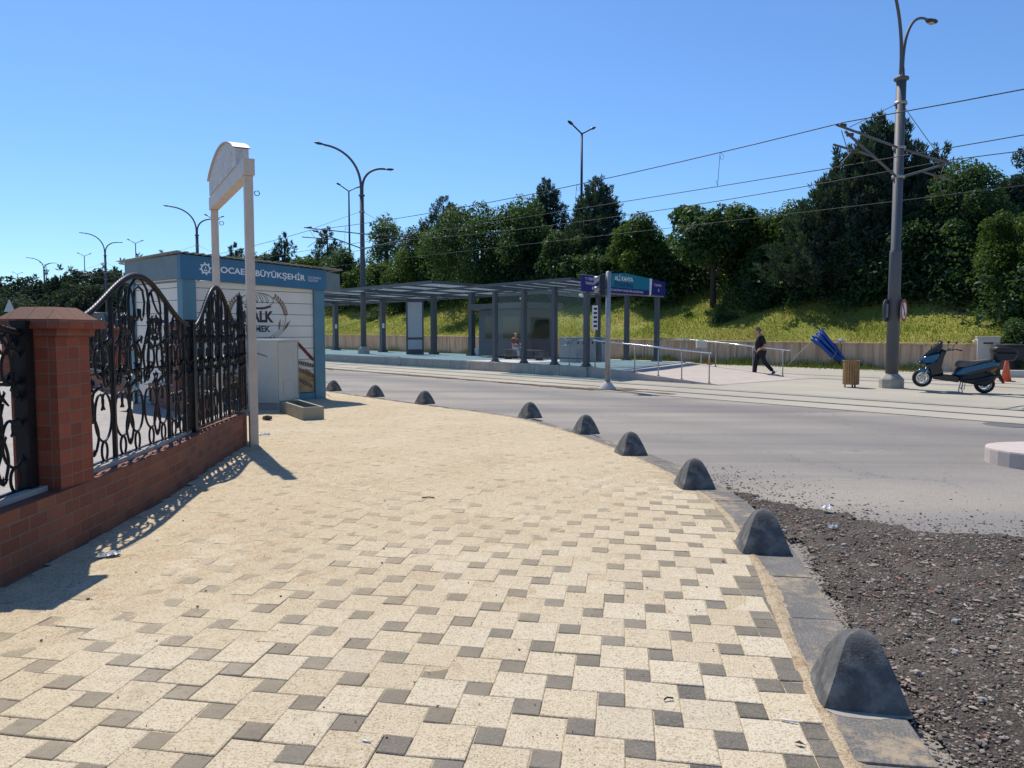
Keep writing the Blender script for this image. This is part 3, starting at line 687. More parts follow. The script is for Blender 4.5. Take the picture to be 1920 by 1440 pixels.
# traffic island with a rounded nose
IZ = 0.17; c0 = G(1857, 862); isl = []
ctr = Vector((c0.x + 0.62, c0.y - 0.05))
for k in range(13):
    a = math.pi / 2 + math.pi * k / 12 + R(8); isl.append((ctr.x + 0.62 * math.cos(a), ctr.y + 0.62 * math.sin(a)))
dd = Vector((1.0, 0.14)).normalized(); isl += [(isl[-1][0] + dd.x * 6, isl[-1][1] + dd.y * 6), (isl[0][0] + dd.x * 6, isl[0][1] + dd.y * 6)]
m = MB(); m.prism(isl, RZ - 0.05, IZ - 0.02); kind(m.build('traffic_island', paint('painted beige kerb concrete', (0.56, 0.48, 0.42), 0.8, 0.08, 3, (0.4, 0.33, 0.27), 0.4, 0.2, 0, 0.3, 70), bevel=0.025), 'structure')
# manhole cover and drain grate flush with the road
mh = G(1893, 797, RZ); mh.z = RZ
m = MB(); m.lathe([(0.42, -0.02), (0.42, 0.006), (0.36, 0.006), (0.355, 0.002)], 28); tag(m.build('manhole_cover', paint('worn iron cover', (0.13, 0.12, 0.115), 0.7, 0.2, 8)), 'round iron manhole cover set in the asphalt near the motor scooter', 'manhole').location = mh

# embankment with its grass
t = NT('dry and green grass soil'); co = t.co(); n1 = t.noise(0.22, 5, 0.6, co); n2 = t.noise(6, 5, 0.7, co); n3 = t.noise(0.6, 4, 0.6, co)
c = t.ramp(n1, [(0.32, (0.17, 0.19, 0.03)), (0.55, (0.30, 0.29, 0.06)), (0.7, (0.47, 0.33, 0.15))]); c = t.mix(t.maprange(n2, 0.4, 0.7, 0, 0.5), c, (0.12, 0.13, 0.03)); c = t.mix(t.maprange(n3, 0.58, 0.75, 0, 0.5), c, (0.26, 0.18, 0.09))
t.bump(n2, 1.0, 0.08); M['slope'] = t.out(c, 0.95, 0.1)
m = MB(); ss = [-40 + 2.0 * i for i in range(0, 120)] + [210 + 12 * i for i in range(1, 24)]; ns = [35.1 + 0.75 * i for i in range(22)] + [54, 60, 75, 110, 200]
for s in ss:
    for n in ns: m.v.append(tuple(P(s, n, terr(s, n))))
k = len(ns)
for i in range(len(ss) - 1):
    for j in range(k - 1): m.face((i * k + j, (i + 1) * k + j, (i + 1) * k + j + 1, i * k + j + 1), 0, True)
kind(m.build('embankment', M['slope']), 'structure')
# retaining wall, cast in bays
m = MB(); s = -30.0
while s < 200:
    e = s + 4.0; za, zb = wall_top(s), wall_top(e); b = len(m.v)
    for (sx_, z_) in ((s, za), (e - 0.05, zb)):
        for (nn_, zz) in ((34.9, RZ - 0.1), (34.9, z_ - 0.06), (34.82, z_ - 0.07), (34.82, z_), (35.25, z_), (35.25, RZ - 0.1)): m.v.append(tuple(P(sx_, nn_, zz)))
    for i in range(6): m.face((b + i, b + (i + 1) % 6, b + 6 + (i + 1) % 6, b + 6 + i), 0)
    m.face([b + i for i in range(6)]); m.face([b + 6 + i for i in range(6)][::-1]); s = e
t = NT('streaked retaining wall concrete'); co = t.co(); mp = t.new('ShaderNodeMapping'); mp.inputs['Scale'].default_value = (4.5, 4.5, 0.30); t.link(co, mp.inputs[0]); n1 = t.noise(1.3, 5, 0.65, mp.outputs[0]); n2 = t.noise(0.5, 4, 0.6, co); n3 = t.noise(40, 2, 0.6, co)
c = t.ramp(n2, [(0.3, (0.56, 0.395, 0.255)), (0.7, (0.68, 0.50, 0.34))]); c = t.mix(t.maprange(n1, 0.46, 0.66, 0, 0.75), c, (0.22, 0.165, 0.12)); c = t.mix(t.maprange(n3, 0.5, 0.75, 0, 0.25), c, (0.2, 0.16, 0.12))
M['retaining'] = t.out(c, 0.9, 0.15)
tag(m.build('retaining_wall', M['retaining']), 'long low concrete retaining wall at the foot of the grassy slope', 'wall')
# grass blades on the slope, weeds at the foot of the wall
def blades(name, gen, count, mat, hmin, hmax, wid, lean=0.5):
    q = np.zeros((count, 3, 3), np.float32); tn = np.zeros(count, np.float32); i = 0
    while i < count:
        b = gen()
        if b is None: continue
        (x, y, z), tone, hs = b; h = NR.uniform(hmin, hmax) * hs; a = NR.uniform(0, 6.28); w = wid * NR.uniform(.6, 1.4); la = NR.uniform(0, 6.28); ll = h * lean * NR.uniform(0, 1)
        q[i, 0] = (x - math.cos(a) * w, y - math.sin(a) * w, z); q[i, 1] = (x + math.cos(a) * w, y + math.sin(a) * w, z); q[i, 2] = (x + math.cos(la) * ll, y + math.sin(la) * ll, z + h); tn[i] = tone; i += 1
    return kind(np_mesh(name, q, mat, tn, None, 3), 'stuff')
def g_slope():
    s = -8 + 100 * NR.uniform() ** 1.4; n = 35.3 + 8 * NR.uniform() ** 1.2
    p = P(s, n, 0); pat = 0.5 + 0.5 * math.sin(s * 0.8 + 1.3 * math.sin(n * 1.1)) * math.cos(n * 0.9 + s * 0.23)
    tone = min(1, max(0, 0.18 + 0.5 * pat + NR.normal(0, 0.20) + max(0, .5 - (n - 35.3) * .35) + .22 * math.sin(s * .37 + 2) * math.sin(n * .8)))
    return (p.x, p.y, terr(s, n) - 0.02), tone, 0.6 + 0.9 * pat
blades('slope_grass', g_slope, 90000, M['grass'], 0.06, 0.22, 0.022, 0.9)
def g_weed():
    s = NR.choice([NR.uniform(14, 31), NR.uniform(30, 75)], p=[.6, .4]); n = 34.8 - abs(NR.normal(0, 0.75))
    dens = 0.5 + 0.5 * math.sin(s * 1.7) * math.sin(s * 0.6 + 1)
    if NR.uniform() > 0.3 + dens * 0.7: return None
    p = P(s, n, 0); return (p.x, p.y, RZ + 0.01), min(1, max(0, NR.normal(0.5, 0.25))), (0.5 + dens) * max(0.2, 1.2 - (34.8 - n) * 0.7)
blades('wall_weeds', g_weed, 9000, M['weed'], 0.10, 0.38, 0.02, 0.8)
# ------------------------------------------------------------------ low brick wall, pillar and iron fence on the left
def offset_line(pts, d):
    out = []
    for i, p in enumerate(pts):
        a = Vector(pts[max(0, i - 1)]); b = Vector(pts[min(len(pts) - 1, i + 1)]); t_ = (b - a).normalized()
        out.append(Vector(p) + Vector((-t_.y, t_.x)) * d)
    return out
def strip_wall(mb, line, d0, d1, z0, z1, m=0):
    a = offset_line(line, d0); b = offset_line(line, d1); acc = 0
    for i in range(len(line) - 1):
        L = (a[i + 1] - a[i]).length
        mb.quad([(*a[i], z0), (*a[i + 1], z0), (*a[i + 1], z1), (*a[i], z1)], m, [(acc, z0), (acc + L, z0), (acc + L, z1), (acc, z1)])
        mb.quad([(*b[i], z0), (*b[i], z1), (*b[i + 1], z1), (*b[i + 1], z0)], m, [(acc, z0), (acc, z1), (acc + L, z1), (acc + L, z0)])
        mb.quad([(*a[i], z1), (*a[i + 1], z1), (*b[i + 1], z1), (*b[i], z1)], m, [(acc, 0.02), (acc + L, 0.02), (acc + L, 0.08), (acc, 0.08)])
        acc += L
    mb.quad([(*a[0], z0), (*a[0], z1), (*b[0], z1), (*b[0], z0)], m, [(0, z0), (0, z1), (.3, z1), (.3, z0)]); mb.quad([(*a[-1], z0), (*b[-1], z0), (*b[-1], z1), (*a[-1], z1)], m, [(0, z0), (.3, z0), (.3, z1), (0, z1)])
WL = smooth(WALL_OUT, 2)
w_ = thing('low_wall', 'low curved red brick wall under the black scrolled fence beside the paving', 'wall', (WALL_OUT[3][0], WALL_OUT[3][1], 0))
wl_ = [(x - WALL_OUT[3][0], y - WALL_OUT[3][1]) for x, y in WL]
m = MB(); strip_wall(m, wl_, 0.0, 0.34, -0.06, 0.462); m.build('brickwork', M['brick_wall'], w_)
m = MB(); strip_wall(m, wl_, 0.125, 0.245, 0.462, 0.50); m.build('coping_strip', M['concrete'], w_)
# plinth darkened with grime
def xw(y):      # outer face of the wall at distance y
    for (a, b) in zip(WALL_OUT, WALL_OUT[1:]):
        if a[1] <= y <= b[1]: return a[0] + (b[0] - a[0]) * (y - a[1]) / (b[1] - a[1])
    return WALL_OUT[-1][0]
# pillar
PW, PD = 0.34, 0.42
py0 = 5.49; pill = thing('brick_pillar', 'tall red brick pillar with pyramid tile cap standing on the low wall', 'pillar', (-3.252 - PW / 2, py0 + PD / 2, 0.462), R(-1))
m = MB(); m.box(-PW / 2, PW / 2, -PD / 2, PD / 2, 0.0, 1.11, 0, None, True); m.build('shaft', M['brick_pillar'], pill)
m = MB(); m.box(-PW / 2 - .03, PW / 2 + .03, -PD / 2 - .03, PD / 2 + .03, 1.112, 1.165, 0, None, True); m.box(-PW / 2 - .085, PW / 2 + .085, -PD / 2 - .085, PD / 2 + .085, 1.167, 1.235, 0, None, True); m.build('corbel', M['brick_pillar'], pill)
m = MB(); a, b_ = PW / 2 + .05, PD / 2 + .05; q = [(-a, -b_, 1.236), (a, -b_, 1.236), (a, b_, 1.236), (-a, b_, 1.236)]; tq = [(-a * .55, -b_ * .55, 1.325), (a * .55, -b_ * .55, 1.325), (a * .55, b_ * .55, 1.325), (-a * .55, b_ * .55, 1.325)]
for i in range(4):
    j = (i + 1) % 4; m.quad([q[i], q[j], tq[j], tq[i]], 0, [(-.26, .03), (.26, .03), (.14, .22), (-.14, .22)])
m.quad(tq, 0, [(0, 0.05), (.1, 0.05), (.1, .1), (0, .1)]); m.build('tile_cap', M['brick_cap'], pill)

# wrought iron: scrolls in the plane of the panel (x along, z up)
def cscroll(cx, cz, r, rot, span=250, turns=1.15, flip=1, squash=1.0):
    pts = []; h = math.radians(span) / 2; k = 16
    for i in range(14, -1, -1):
        f_ = i / 14; a = -h - f_ * turns * 2.2; rr = r * (1 - 0.62 * f_)
        cxo = (r - rr) * math.cos(-h); czo = (r - rr) * math.sin(-h)
        pts.append((cxo + rr * math.cos(a), czo + rr * math.sin(a)))
    for i in range(1, k):
        a = -h + 2 * h * i / k; pts.append((r * math.cos(a), r * math.sin(a)))
    for i in range(0, 15):
        f_ = i / 14; a = h + f_ * turns * 2.2; rr = r * (1 - 0.62 * f_)
        cxo = (r - rr) * math.cos(h); czo = (r - rr) * math.sin(h)
        pts.append((cxo + rr * math.cos(a), czo + rr * math.sin(a)))
    c, s = math.cos(rot), math.sin(rot)
    return [(cx + (x * c - z * s) * flip * squash, 0, cz + x * s + z * c) for x, z in pts]
def ring(cx, cz, rx, rz, k=18): return [(cx + rx * math.cos(2 * math.pi * i / k), 0, cz + rz * math.sin(2 * math.pi * i / k)) for i in range(k)]
def sscroll(x0, z0, x1, z1, amp, k=22):
    out = []
    for i in range(k + 1):
        f_ = i / k; out.append((x0 + (x1 - x0) * f_ + amp * math.sin(f_ * 2 * math.pi), 0, z0 + (z1 - z0) * f_))
    return out
def leaf_knot(mb, x, z, s):
    for dx in (-1, 1): mb.tube([(x, 0, z - s * .2), (x + dx * s * .5, 0, z + s * .1), (x + dx * s * .75, 0.004, z + s * .55), (x + dx * s * .45, 0.008, z + s * .8)], [s * .12, s * .2, s * .16, s * .05], 6)
    mb.tube([(x, 0, z - s * .3), (x, 0, z + s * 0.2), (x, 0, z + s * 1.1)], [s * .15, s * .2, s * .03], 6)
def iron_panel(label, p0, p1, zb, zends, zmid, bars, posts, seed=0, simple=False, group='iron fence panels along the brick wall'):
    p0 = Vector(p0); p1 = Vector(p1); L = (p1 - p0).length; an = math.atan2(p1.y - p0.y, p1.x - p0.x)
    o = thing('iron_fence_panel', label, 'fence panel', (p0.x, p0.y, zb), an, group)
    z0, z1 = zends[0] - zb, zends[1] - zb; zm = zmid - zb
    def arch(u):
        f_ = u / L; base = z0 + (z1 - z0) * f_; e = 0.5 - 0.5 * math.cos(2 * math.pi * f_); return base + (zm - (z0 + z1) / 2) * e
    m = MB(); path = []; k = max(24, int(L / 0.022))
    for i in range(k + 1):
        u = L * i / k; path.append((u, 0, arch(u)))
    m.tube(path, [0.025 if i % 2 else 0.033 for i in range(k + 1)], 5 if not simple else 4); m.build('arch_rail', M['iron'], o)
    for (u, zt, w) in posts:
        mb = MB(); mb.box(u - w / 2, u + w / 2, -w / 2, w / 2, -0.04, zt - zb); mb.box(u - w / 2 - .008, u + w / 2 + .008, -w / 2 - .008, w / 2 + .008, zt - zb, zt - zb + 0.03); mb.build('post', M['iron'], o)
    for u in bars:
        mb = MB(); mb.box(u - .017, u + .017, -.017, .017, -0.02, arch(u) - 0.01); mb.build('bar', M['iron'], o)
    m = MB(); edges = sorted([0] + list(bars) + [L]); n6 = 5 if not simple else 4; rr = 0.0112
    for a, b in zip(edges, edges[1:]):
        w = b - a
        if w < 0.12: continue
        nb = max(1, round(w / 0.66)); ww = w / nb
        for q in range(nb):
            uc = a + ww * (q + .5); hw = ww / 2 - 0.012; top = arch(uc); sm = hw < .2
            mir = lambda pts, sgn: [(uc + sgn * p[0], p[1], p[2]) for p in pts]
            r1 = min(hw * .46, .15)
            for sgn in ((-1, 1) if not sm else (1,)):
                cx_ = hw * .5 if not sm else 0
                m.tube(mir(ring(cx_, 0.085, min(.055, hw * .3), 0.083), sgn), rr, n6, closed=True, cap=False)
                # big C scroll standing on the ring, open towards the middle, curls inside
                m.tube(mir(cscroll(cx_, 0.17 + r1 * 1.45, r1 * 1.45, R(-88), 236, 1.25, 1, .72), sgn), rr, n6)
                # tall S bars crossing to the middle row
                m.tube(mir(sscroll(hw * .10, 0.10, hw * .12, 0.62, hw * .14), sgn), rr, n6)
                m.tube(mir(cscroll(hw * .52, 0.86, min(.17, hw * .5), R(92), 236, 1.25, 1, .85), sgn), rr, n6)
                m.tube(mir(sscroll(hw * .92, 0.62, hw * .12, min(top - .06, 1.28), -hw * .12), sgn), rr, n6)
            for sgn in (-1, 1):
                m.tube(mir(cscroll(hw * .25, 1.02, min(.085, hw * .25), R(-60), 220, 1.3, 1, .9), sgn), rr, n6); m.tube(mir(cscroll(hw * .74, .70, min(.075, hw * .22), R(100), 220, 1.3, 1, .9), sgn), rr, n6)
                m.tube(mir(sscroll(hw * .48, .70, hw * .58, min(top - .05, 1.22), hw * .12), sgn), rr, n6)
                m.tube(mir([(hw * .35, -.012, .74), (hw * .55, -.03, .80), (hw * .72, -.012, .75)], sgn), [.012, .019, .007], 5); m.tube(mir([(hw * .55, -.012, 1.0), (hw * .75, -.03, 1.06), (hw * .9, -.012, 1.0)], sgn), [.012, .019, .007], 5)
            leaf_knot(m, uc, 0.08, 0.05); leaf_knot(m, uc, 0.36, 0.055); leaf_knot(m, uc, 0.66, 0.06)
            for sgn in (-1, 1):
                m.tube(mir([(0, -.012, .60), (hw * .25, -.03, .66), (hw * .42, -.012, .60)], sgn), [.012, .018, .007], 5)
            if top > 1.24:
                h_ = top - 1.04
                m.tube(ring(uc, 1.04 + h_ * .52, min(hw * .55, h_ * .36), h_ * .40), rr, n6, closed=True, cap=False)
                for sgn in (-1, 1): m.tube(mir(cscroll(hw * .16, 1.02 + h_ * .30, h_ * .17, R(-90), 200, 1.2), sgn), rr, n6)
    # large double loop under the crown of the arch
    if not simple:
        uc = L / 2; zc = zm
        for sgn in (-1, 1):
            m.tube([(uc + sgn * x, 0, z) for x, z in ((0.02, zc - .78), (.10, zc - .66), (.21, zc - .48), (.25, zc - .28), (.20, zc - .12), (.08, zc - .035), (0.0, zc - .02))], 0.013, 6)
            m.tube([(uc + sgn * x, 0, z) for x, z in ((0.0, zc - .10), (.09, zc - .13), (.13, zc - .25), (.10, zc - .37), (.05, zc - .42), (.02, zc - .38), (.025, zc - .31))], 0.0115, 6)
            m.tube([(uc + sgn * x, 0, z) for x, z in ((.30, zc - .14), (.36, zc - .24), (.44, zc - .32), (.52, zc - .36), (.56, zc - .43), (.5, zc - .49), (.44, zc - .44))], 0.0115, 6)
    m.build('scrollwork', M['iron'], o)
    for zz in ((-.014, .014, -0.008, 0.012), (-.008, .008, 0.745, 0.765)):
        mb = MB(); mb.box(0, L, *zz); mb.build('rail', M['iron'], o)
    return o
def fx(y):
    o_ = 0.21 if y < 7 else max(.035, 0.21 - (y - 7) * .05 - max(0, y - 8.9) * .05)
    return (xw(min(y, 10.95)) - o_ - max(0, y - 10.95) * .33, y)
iron_panel('near black iron fence panel left of the brick pillar, cut by the frame edge', fx(5.40), fx(2.70), 0.50, (1.60, 1.60), 2.0, [0.55, 1.1, 1.62, 2.15], [(0.0, 1.655, 0.095)])
iron_panel('long black scrolled fence panel with tall arch just right of the brick pillar', fx(5.95), fx(8.76), 0.50, (1.68, 1.68), 2.14, [0.80, 2.10, 2.58], [(2.83, 1.72, 0.085)])
iron_panel('narrower black arched fence panel between dark post and cream sign post', fx(8.84), fx(10.62), 0.50, (1.66, 1.72), 2.17, [0.30, 0.62, 0.98, 1.36], [])
iron_panel('short black fence panel with small arch tight against the cream sign post', fx(10.64), fx(11.45), 0.50, (1.68, 1.66), 2.12, [0.27, 0.54], [(0.82, 1.70, 0.06)])

# cream entrance frame with the arched board
p1 = Vector((-3.675, 10.86, 0)); p2 = Vector((-5.28, 13.80, 0)); bd = (p2 - p1).normalized(); bl = (p2 - p1).length
fr = thing('entrance_frame', 'tall cream steel entrance frame carrying a peeling arched board', 'sign frame', p1, math.atan2(bd.y, bd.x))
for x, l_ in ((0, 0), (bl, 0)):
    m = MB(); m.box(x - .058, x + .058, -.058, .058, -0.02, 3.775); m.build('post', M['cream_metal'], fr, 0.006)
m = MB(); m.box(-.11, bl + .11, -.075, .075, 3.777, 4.0); m.build('beam', M['cream_metal'], fr, 0.006)
m = MB(); x0, x1 = 0.42, bl - .1; pts = [(x0, 4.002), (x1, 4.002)]
for i in range(17):
    f_ = i / 16; pts.append((x1 + (x0 - x1) * f_, 4.24 + 0.29 * math.sin(math.pi * f_) ** 0.8))
Mx = Matrix(((1, 0, 0, 0), (0, 0, -1, 0.09), (0, 1, 0, 0), (0, 0, 0, 1)))
m.prism(pts, 0.0, 0.18, 0, Mx); bo = m.build('arched_board', M['peeling'], fr)
m = MB()
for i in range(16):
    (xa, za), (xb, zb_) = pts[2 + i], pts[3 + i]; b = len(m.v)
    m.v += [(xa, -.115, za + .004), (xb, -.115, zb_ + .004), (xb, .125, zb_ + .004), (xa, .125, za + .004), (xa, -.115, za + .018), (xb, -.115, zb_ + .018), (xb, .125, zb_ + .018), (xa, .125, za + .018)]
    for q in ((0, 1, 2, 3), (4, 5, 6, 7), (0, 1, 5, 4), (2, 3, 7, 6)): m.face([b + k for k in q])
m.build('metal_hood', M['cream_metal'], bo)
for x in (0, bl):
    m = MB(); m.tube([(x - .0 + .0, -.08 - .035 + .035 * math.cos(a), 3.55 + .035 * math.sin(a)) for a in [2 * math.pi * k / 12 for k in range(12)]], 0.006, 5, closed=True, cap=False); m.build('ring_hook', M['iron'], fr)
# orange clamp on the gate side
# ------------------------------------------------------------------ bread kiosk
KA = Vector((-6.83, 16.0, 0)); kz = R(50); KL, KW = 3.55, 2.45
kio = thing('bread_kiosk', 'small pale panelled bread kiosk with blue fascia and corrugated roof', 'kiosk', KA, kz)
m = MB()
zrows = [0.18 + 0.2633 * i for i in range(10)]                       # siding boards with shadow gaps
zrows.append(2.78)
for i in range(10):
    za, zb_ = zrows[i] + .006, zrows[i + 1] - .006
    m.box(0.30, KL - .28, 0.055, 0.10, za, min(zb_, 2.70)); m.box(0.055, 0.10, 0.22, KW - .2, za, min(zb_, 2.735))
    m.box(0.30, KL - .28, KW - .10, KW - .055, za, min(zb_, 2.66)); m.box(KL - .10, KL - .055, 0.22, KW - .2, za, min(zb_, 2.66))
m.box(0.30, KL - .28, 0.072, 0.098, 0.05, 2.66, 1); m.box(0.072, 0.098, 0.2, KW - .2, 0.05, 2.68, 1); m.build('siding', [M['white_siding'], M['dark_gap']], kio)
for (x0, x1, y0, y1) in ((0, .30, 0.0, .22), (KL - .30, KL - .0, 0.0, .2), (0, .24, KW - .2, KW), (KL - .2, KL, KW - .2, KW)):
    m = MB(); m.box(x0, x1, y0, y1, 0, 2.735 if x0 < 1 else 2.64); m.build('corner_post', M['teal_frame'], kio, 0.008)
m = MB(); m.box(.302, KL - .302, 0.02, 0.07, 0.0, 0.165); m.box(.02, .07, .222, KW - .202, 0, 0.165); m.build('base_strip', M['teal_frame'], kio)
m = MB(); b = len(m.v)
zl, zr = (2.72, 3.22), (2.62, 3.10)
def wedge(mb, x0, x1, y0, y1, zs0, zs1):
    b = len(mb.v)
    for (x, zz) in ((x0, zs0), (x1, zs1)):
        for y in (y0, y1):
            for z in zz: mb.v.append((x, y, z))
    for q in ((0, 1, 3, 2), (4, 6, 7, 5), (0, 4, 5, 1), (2, 3, 7, 6), (0, 2, 6, 4), (1, 5, 7, 3)): mb.face([b + k for k in q])
wedge(m, -.06, KL + .02, -.06, .05, zl, zr); m.build('front_fascia', M['blue_fascia'], kio)
m = MB(); wedge(m, -.062, .05, .052, KW + .06, (2.73, 3.21), (2.73, 3.21)); m.build('side_fascia', M['teal_side'], kio)
m = MB(); wedge(m, KL + .022, KL + .48, .02, KW * .8, (2.62, 3.08), (2.60, 3.04)); m.build('end_fascia', M['teal_side'], kio)
m = MB(); wedge(m, .051, KL - .05, .06, KW, (2.66, 2.70), (2.62, 2.66)); m.build('ceiling_panel', M['teal_side'], kio)
m = MB(); nx = 72                                                     # corrugated sheet
def zroof(x, y): return 3.265 - 0.035 * (x / KL) * 3 + 0.018 * math.sin(x * 2 * math.pi / 0.177)
for j, y in enumerate((-.14, KW + .28)):
    for i in range(nx + 1):
        x = -.16 + (KL + .62) * i / nx; m.v.append((x, y, zroof(x, y) + (0 if j == 0 else -0.05)))
for i in range(nx): m.face((i, i + 1, nx + 2 + i, nx + 1 + i), 0, True)
r_ = m.build('roof', M['fibro'], kio); sm_ = r_.modifiers.new('thick', 'SOLIDIFY'); sm_.thickness = 0.012
def KM(x, z, y=-0.062): return frame((x, y, z), (1, 0, 0), (0, 0, 1), (0, -1, 0))
def text_fit(body, width, cap, mat, parent, Mx, bold=0.0, depth=0.0015, name='lettering'):
    o_ = text_part(body, 1.0, mat, parent, Matrix.Identity(4), name, 0.0, 1.0, bold)
    co_ = [v.co.copy() for v in o_.data.vertices]; xs = [c.x for c in co_]; ref = 0.70
    w0 = max(xs) - min(xs); cx = (max(xs) + min(xs)) / 2
    o_.data.transform(Matrix.Translation((-cx, 0, 0))); o_.data.transform(Matrix.Diagonal((width / w0, cap / ref, 1, 1)))
    o_.data.transform(Matrix.Translation((0, 0, depth))); o_.data.transform(Mx); return o_
fz = lambda x: -0.0285 * x
sl = math.atan(-0.031)
KMs = lambda x, z: KM(x, z) @ Matrix.Rotation(sl, 4, 'Z')
text_fit('KOCAELİ BÜYÜKŞEHİR', 2.27, 0.125, M['white_letter'], kio, KMs(1.83, 2.915), 0.022)
text_fit('ÇALIŞINCA', 0.37, 0.052, M['white_letter'], kio, KMs(3.23, 2.905), 0.0)
text_fit('OLUYOR', 0.27, 0.052, M['white_letter'], kio, KMs(3.18, 2.835), 0.0)
m = MB()                                                              # round gear emblem
for k in range(24):
    a0, a1 = 2 * math.pi * k / 24, 2 * math.pi * (k + 1) / 24; ro = 0.105 if k % 3 else 0.135
    m.quad([(.075 * math.cos(a0), -.0635, .075 * math.sin(a0)), (ro * math.cos(a0), -.0635, ro * math.sin(a0)), (ro * math.cos(a1), -.0635, ro * math.sin(a1)), (.075 * math.cos(a1), -.0635, .075 * math.sin(a1))])
for k in range(10):
    a0, a1 = R(200 + 14 * k), R(200 + 14 * (k + 1)); m.quad([(.02 * math.cos(a0), -.0635, -.01 + .02 * math.sin(a0)), (.045 * math.cos(a0), -.0635, -.01 + .045 * math.sin(a0)), (.045 * math.cos(a1), -.0635, -.01 + .045 * math.sin(a1)), (.02 * math.cos(a1), -.0635, -.01 + .02 * math.sin(a1))])
m.quad([(-.012, -.0635, .0), (.012, -.0635, .0), (.004, -.0635, .06), (-.004, -.0635, .06)])
g_ = m.build('gear_emblem', M['white_letter'], kio); g_.location = (0.49, 0, 2.95)
HB = 0.0535
text_fit('HALK', 0.76, 0.235, M['brown_letter'], kio, KM(1.79, 1.95, HB), 0.045)
text_fit('EKMEK', 0.62, 0.13, M['brown_letter'], kio, KM(1.775, 1.68, HB), 0.035)
def flat_tube(mb, pts, w, m=0, y=0.052):                              # printed line, a ribbon on the wall face
    for (a, b) in zip(pts, pts[1:]):
        a = Vector((a[0], y, a[1])); b = Vector((b[0], y, b[1])); d_ = (b - a); n_ = Vector((-d_.z, 0, d_.x)).normalized() * w / 2
        mb.quad([a - n_, b - n_, b + n_, a + n_], m)
def grain(mb, x, z, ang, ln, w, m=0, y=0.0515):
    d_ = Vector((math.cos(ang), 0, math.sin(ang))); n_ = Vector((-d_.z, 0, d_.x)); o_ = Vector((x, y, z))
    mb.quad([o_, o_ + d_ * ln * .45 + n_ * w, o_ + d_ * ln, o_ + d_ * ln * .45 - n_ * w], m)
m = MB(); cx, cz = 1.775, 2.33                                        # loaf drawing
flat_tube(m, [(cx + .40 * math.cos(a), cz - .02 + .165 * math.sin(a) + .02) for a in [2 * math.pi * k / 30 for k in range(31)]], 0.016)
for k in range(4):
    x = cx - .2 + .13 * k; flat_tube(m, [(x - .06, cz + .14), (x - .02, cz + .10), (x + .03, cz + .0), (x + .05, cz - .06)], 0.014); flat_tube(m, [(x + .0, cz + .15), (x + .05, cz + .08), (x + .08, cz + .0), (x + .05, cz - .06)], 0.012)
flat_tube(m, [(cx - .33, cz - .15), (cx - .1, cz - .185), (cx + .15, cz - .185), (cx + .34, cz - .13)], 0.035)
m.build('loaf_drawing', M['brown_letter'], kio)
for sg in (-1, 1):                                                    # wheat wreath, both sides
    m = MB()
    arc = [(1.775 + sg * (0.70 * math.cos(a) + 0.02), 1.95 + 0.52 * math.sin(a)) for a in [R(-75 + 11 * k) for k in range(12)]]
    flat_tube(m, arc, 0.013); flat_tube(m, [(x + sg * .05, z - .02) for x, z in arc[:7]], 0.012); flat_tube(m, [(x - sg * .05, z + .02) for x, z in arc[:7]], 0.01)
    for k in range(8):
        a = R(2 + 6.6 * k); x = 1.775 + sg * (.72 * math.cos(a)); z = 1.97 + .58 * math.sin(a); td = math.atan2(.52 * math.cos(a), -sg * .70 * math.sin(a))
        for q in (-1, 1): grain(m, x, z, td + q * 0.62, 0.11, 0.028)
    grain(m, 1.775 + sg * .62, 1.62, math.atan2(.5, sg * .42), .36, .035); grain(m, 1.775 + sg * .52, 1.64, math.atan2(.5, sg * .1), .30, .03)
    m.build('wheat_wreath', M['wheat'], kio)
m = MB()                                                              # printed wheat and bread at the foot
def ear(x0, z0, x1, z1, n_, ln, w, mi):
    an = math.atan2(z1 - z0, x1 - x0); flat_tube(m, [(x0 - (x1 - x0) * .8, z0 - (z1 - z0) * .8), (x1, z1)], 0.010, mi)
    for k in range(n_):
        f_ = k / n_; x, z = x0 + (x1 - x0) * f_, z0 + (z1 - z0) * f_
        for q in (-1, 1): grain(m, x, z, an + q * .5, ln, w, mi, 0.051); flat_tube(m, [(x, z), (x + ln * 2.0 * math.cos(an + q * .42), z + ln * 2.0 * math.sin(an + q * .42))], .004, mi)
m.quad([(x, 0.0525, z) for x, z in ((2.35, .18), (3.26, .18), (3.26, .60), (3.05, .74), (2.8, .72), (2.55, .55))], 0); m.quad([(x, 0.0525, z) for x, z in ((.34, .18), (1.5, .18), (1.4, .55), (1.0, .72), (.6, .66), (.34, .5))], 0)
m.quad([(x, 0.0525, z) for x, z in ((1.5, .18), (2.35, .18), (2.5, .5), (2.0, .42))], 0)
ear(3.25, .80, 2.55, .96, 11, .10, .022, 2); ear(3.24, .55, 2.6, .84, 10, .10, .022, 2); ear(3.2, .30, 2.5, .66, 10, .10, .022, 2); ear(2.2, .3, 1.5, .66, 10, .1, .022, 2); ear(0.4, .35, 1.2, .74, 11, .1, .022, 2); ear(.4, .6, 1.1, 1.0, 10, .1, .022, 1)
for k in range(9):
    f_ = k / 9; x, z = 3.25 - .42 * f_, .92 + .40 * f_
    for q in (-.3, .1): grain(m, x, z, math.atan2(.4, -.42) + q, .17, .03, 3, 0.051)
m.build('wheat_print', [M['wheat_gold'], M['wheat'], M['wheat_dark'], paint('printed red wheat', (0.26, 0.075, 0.04), 0.6, 0.25, 9)], kio)

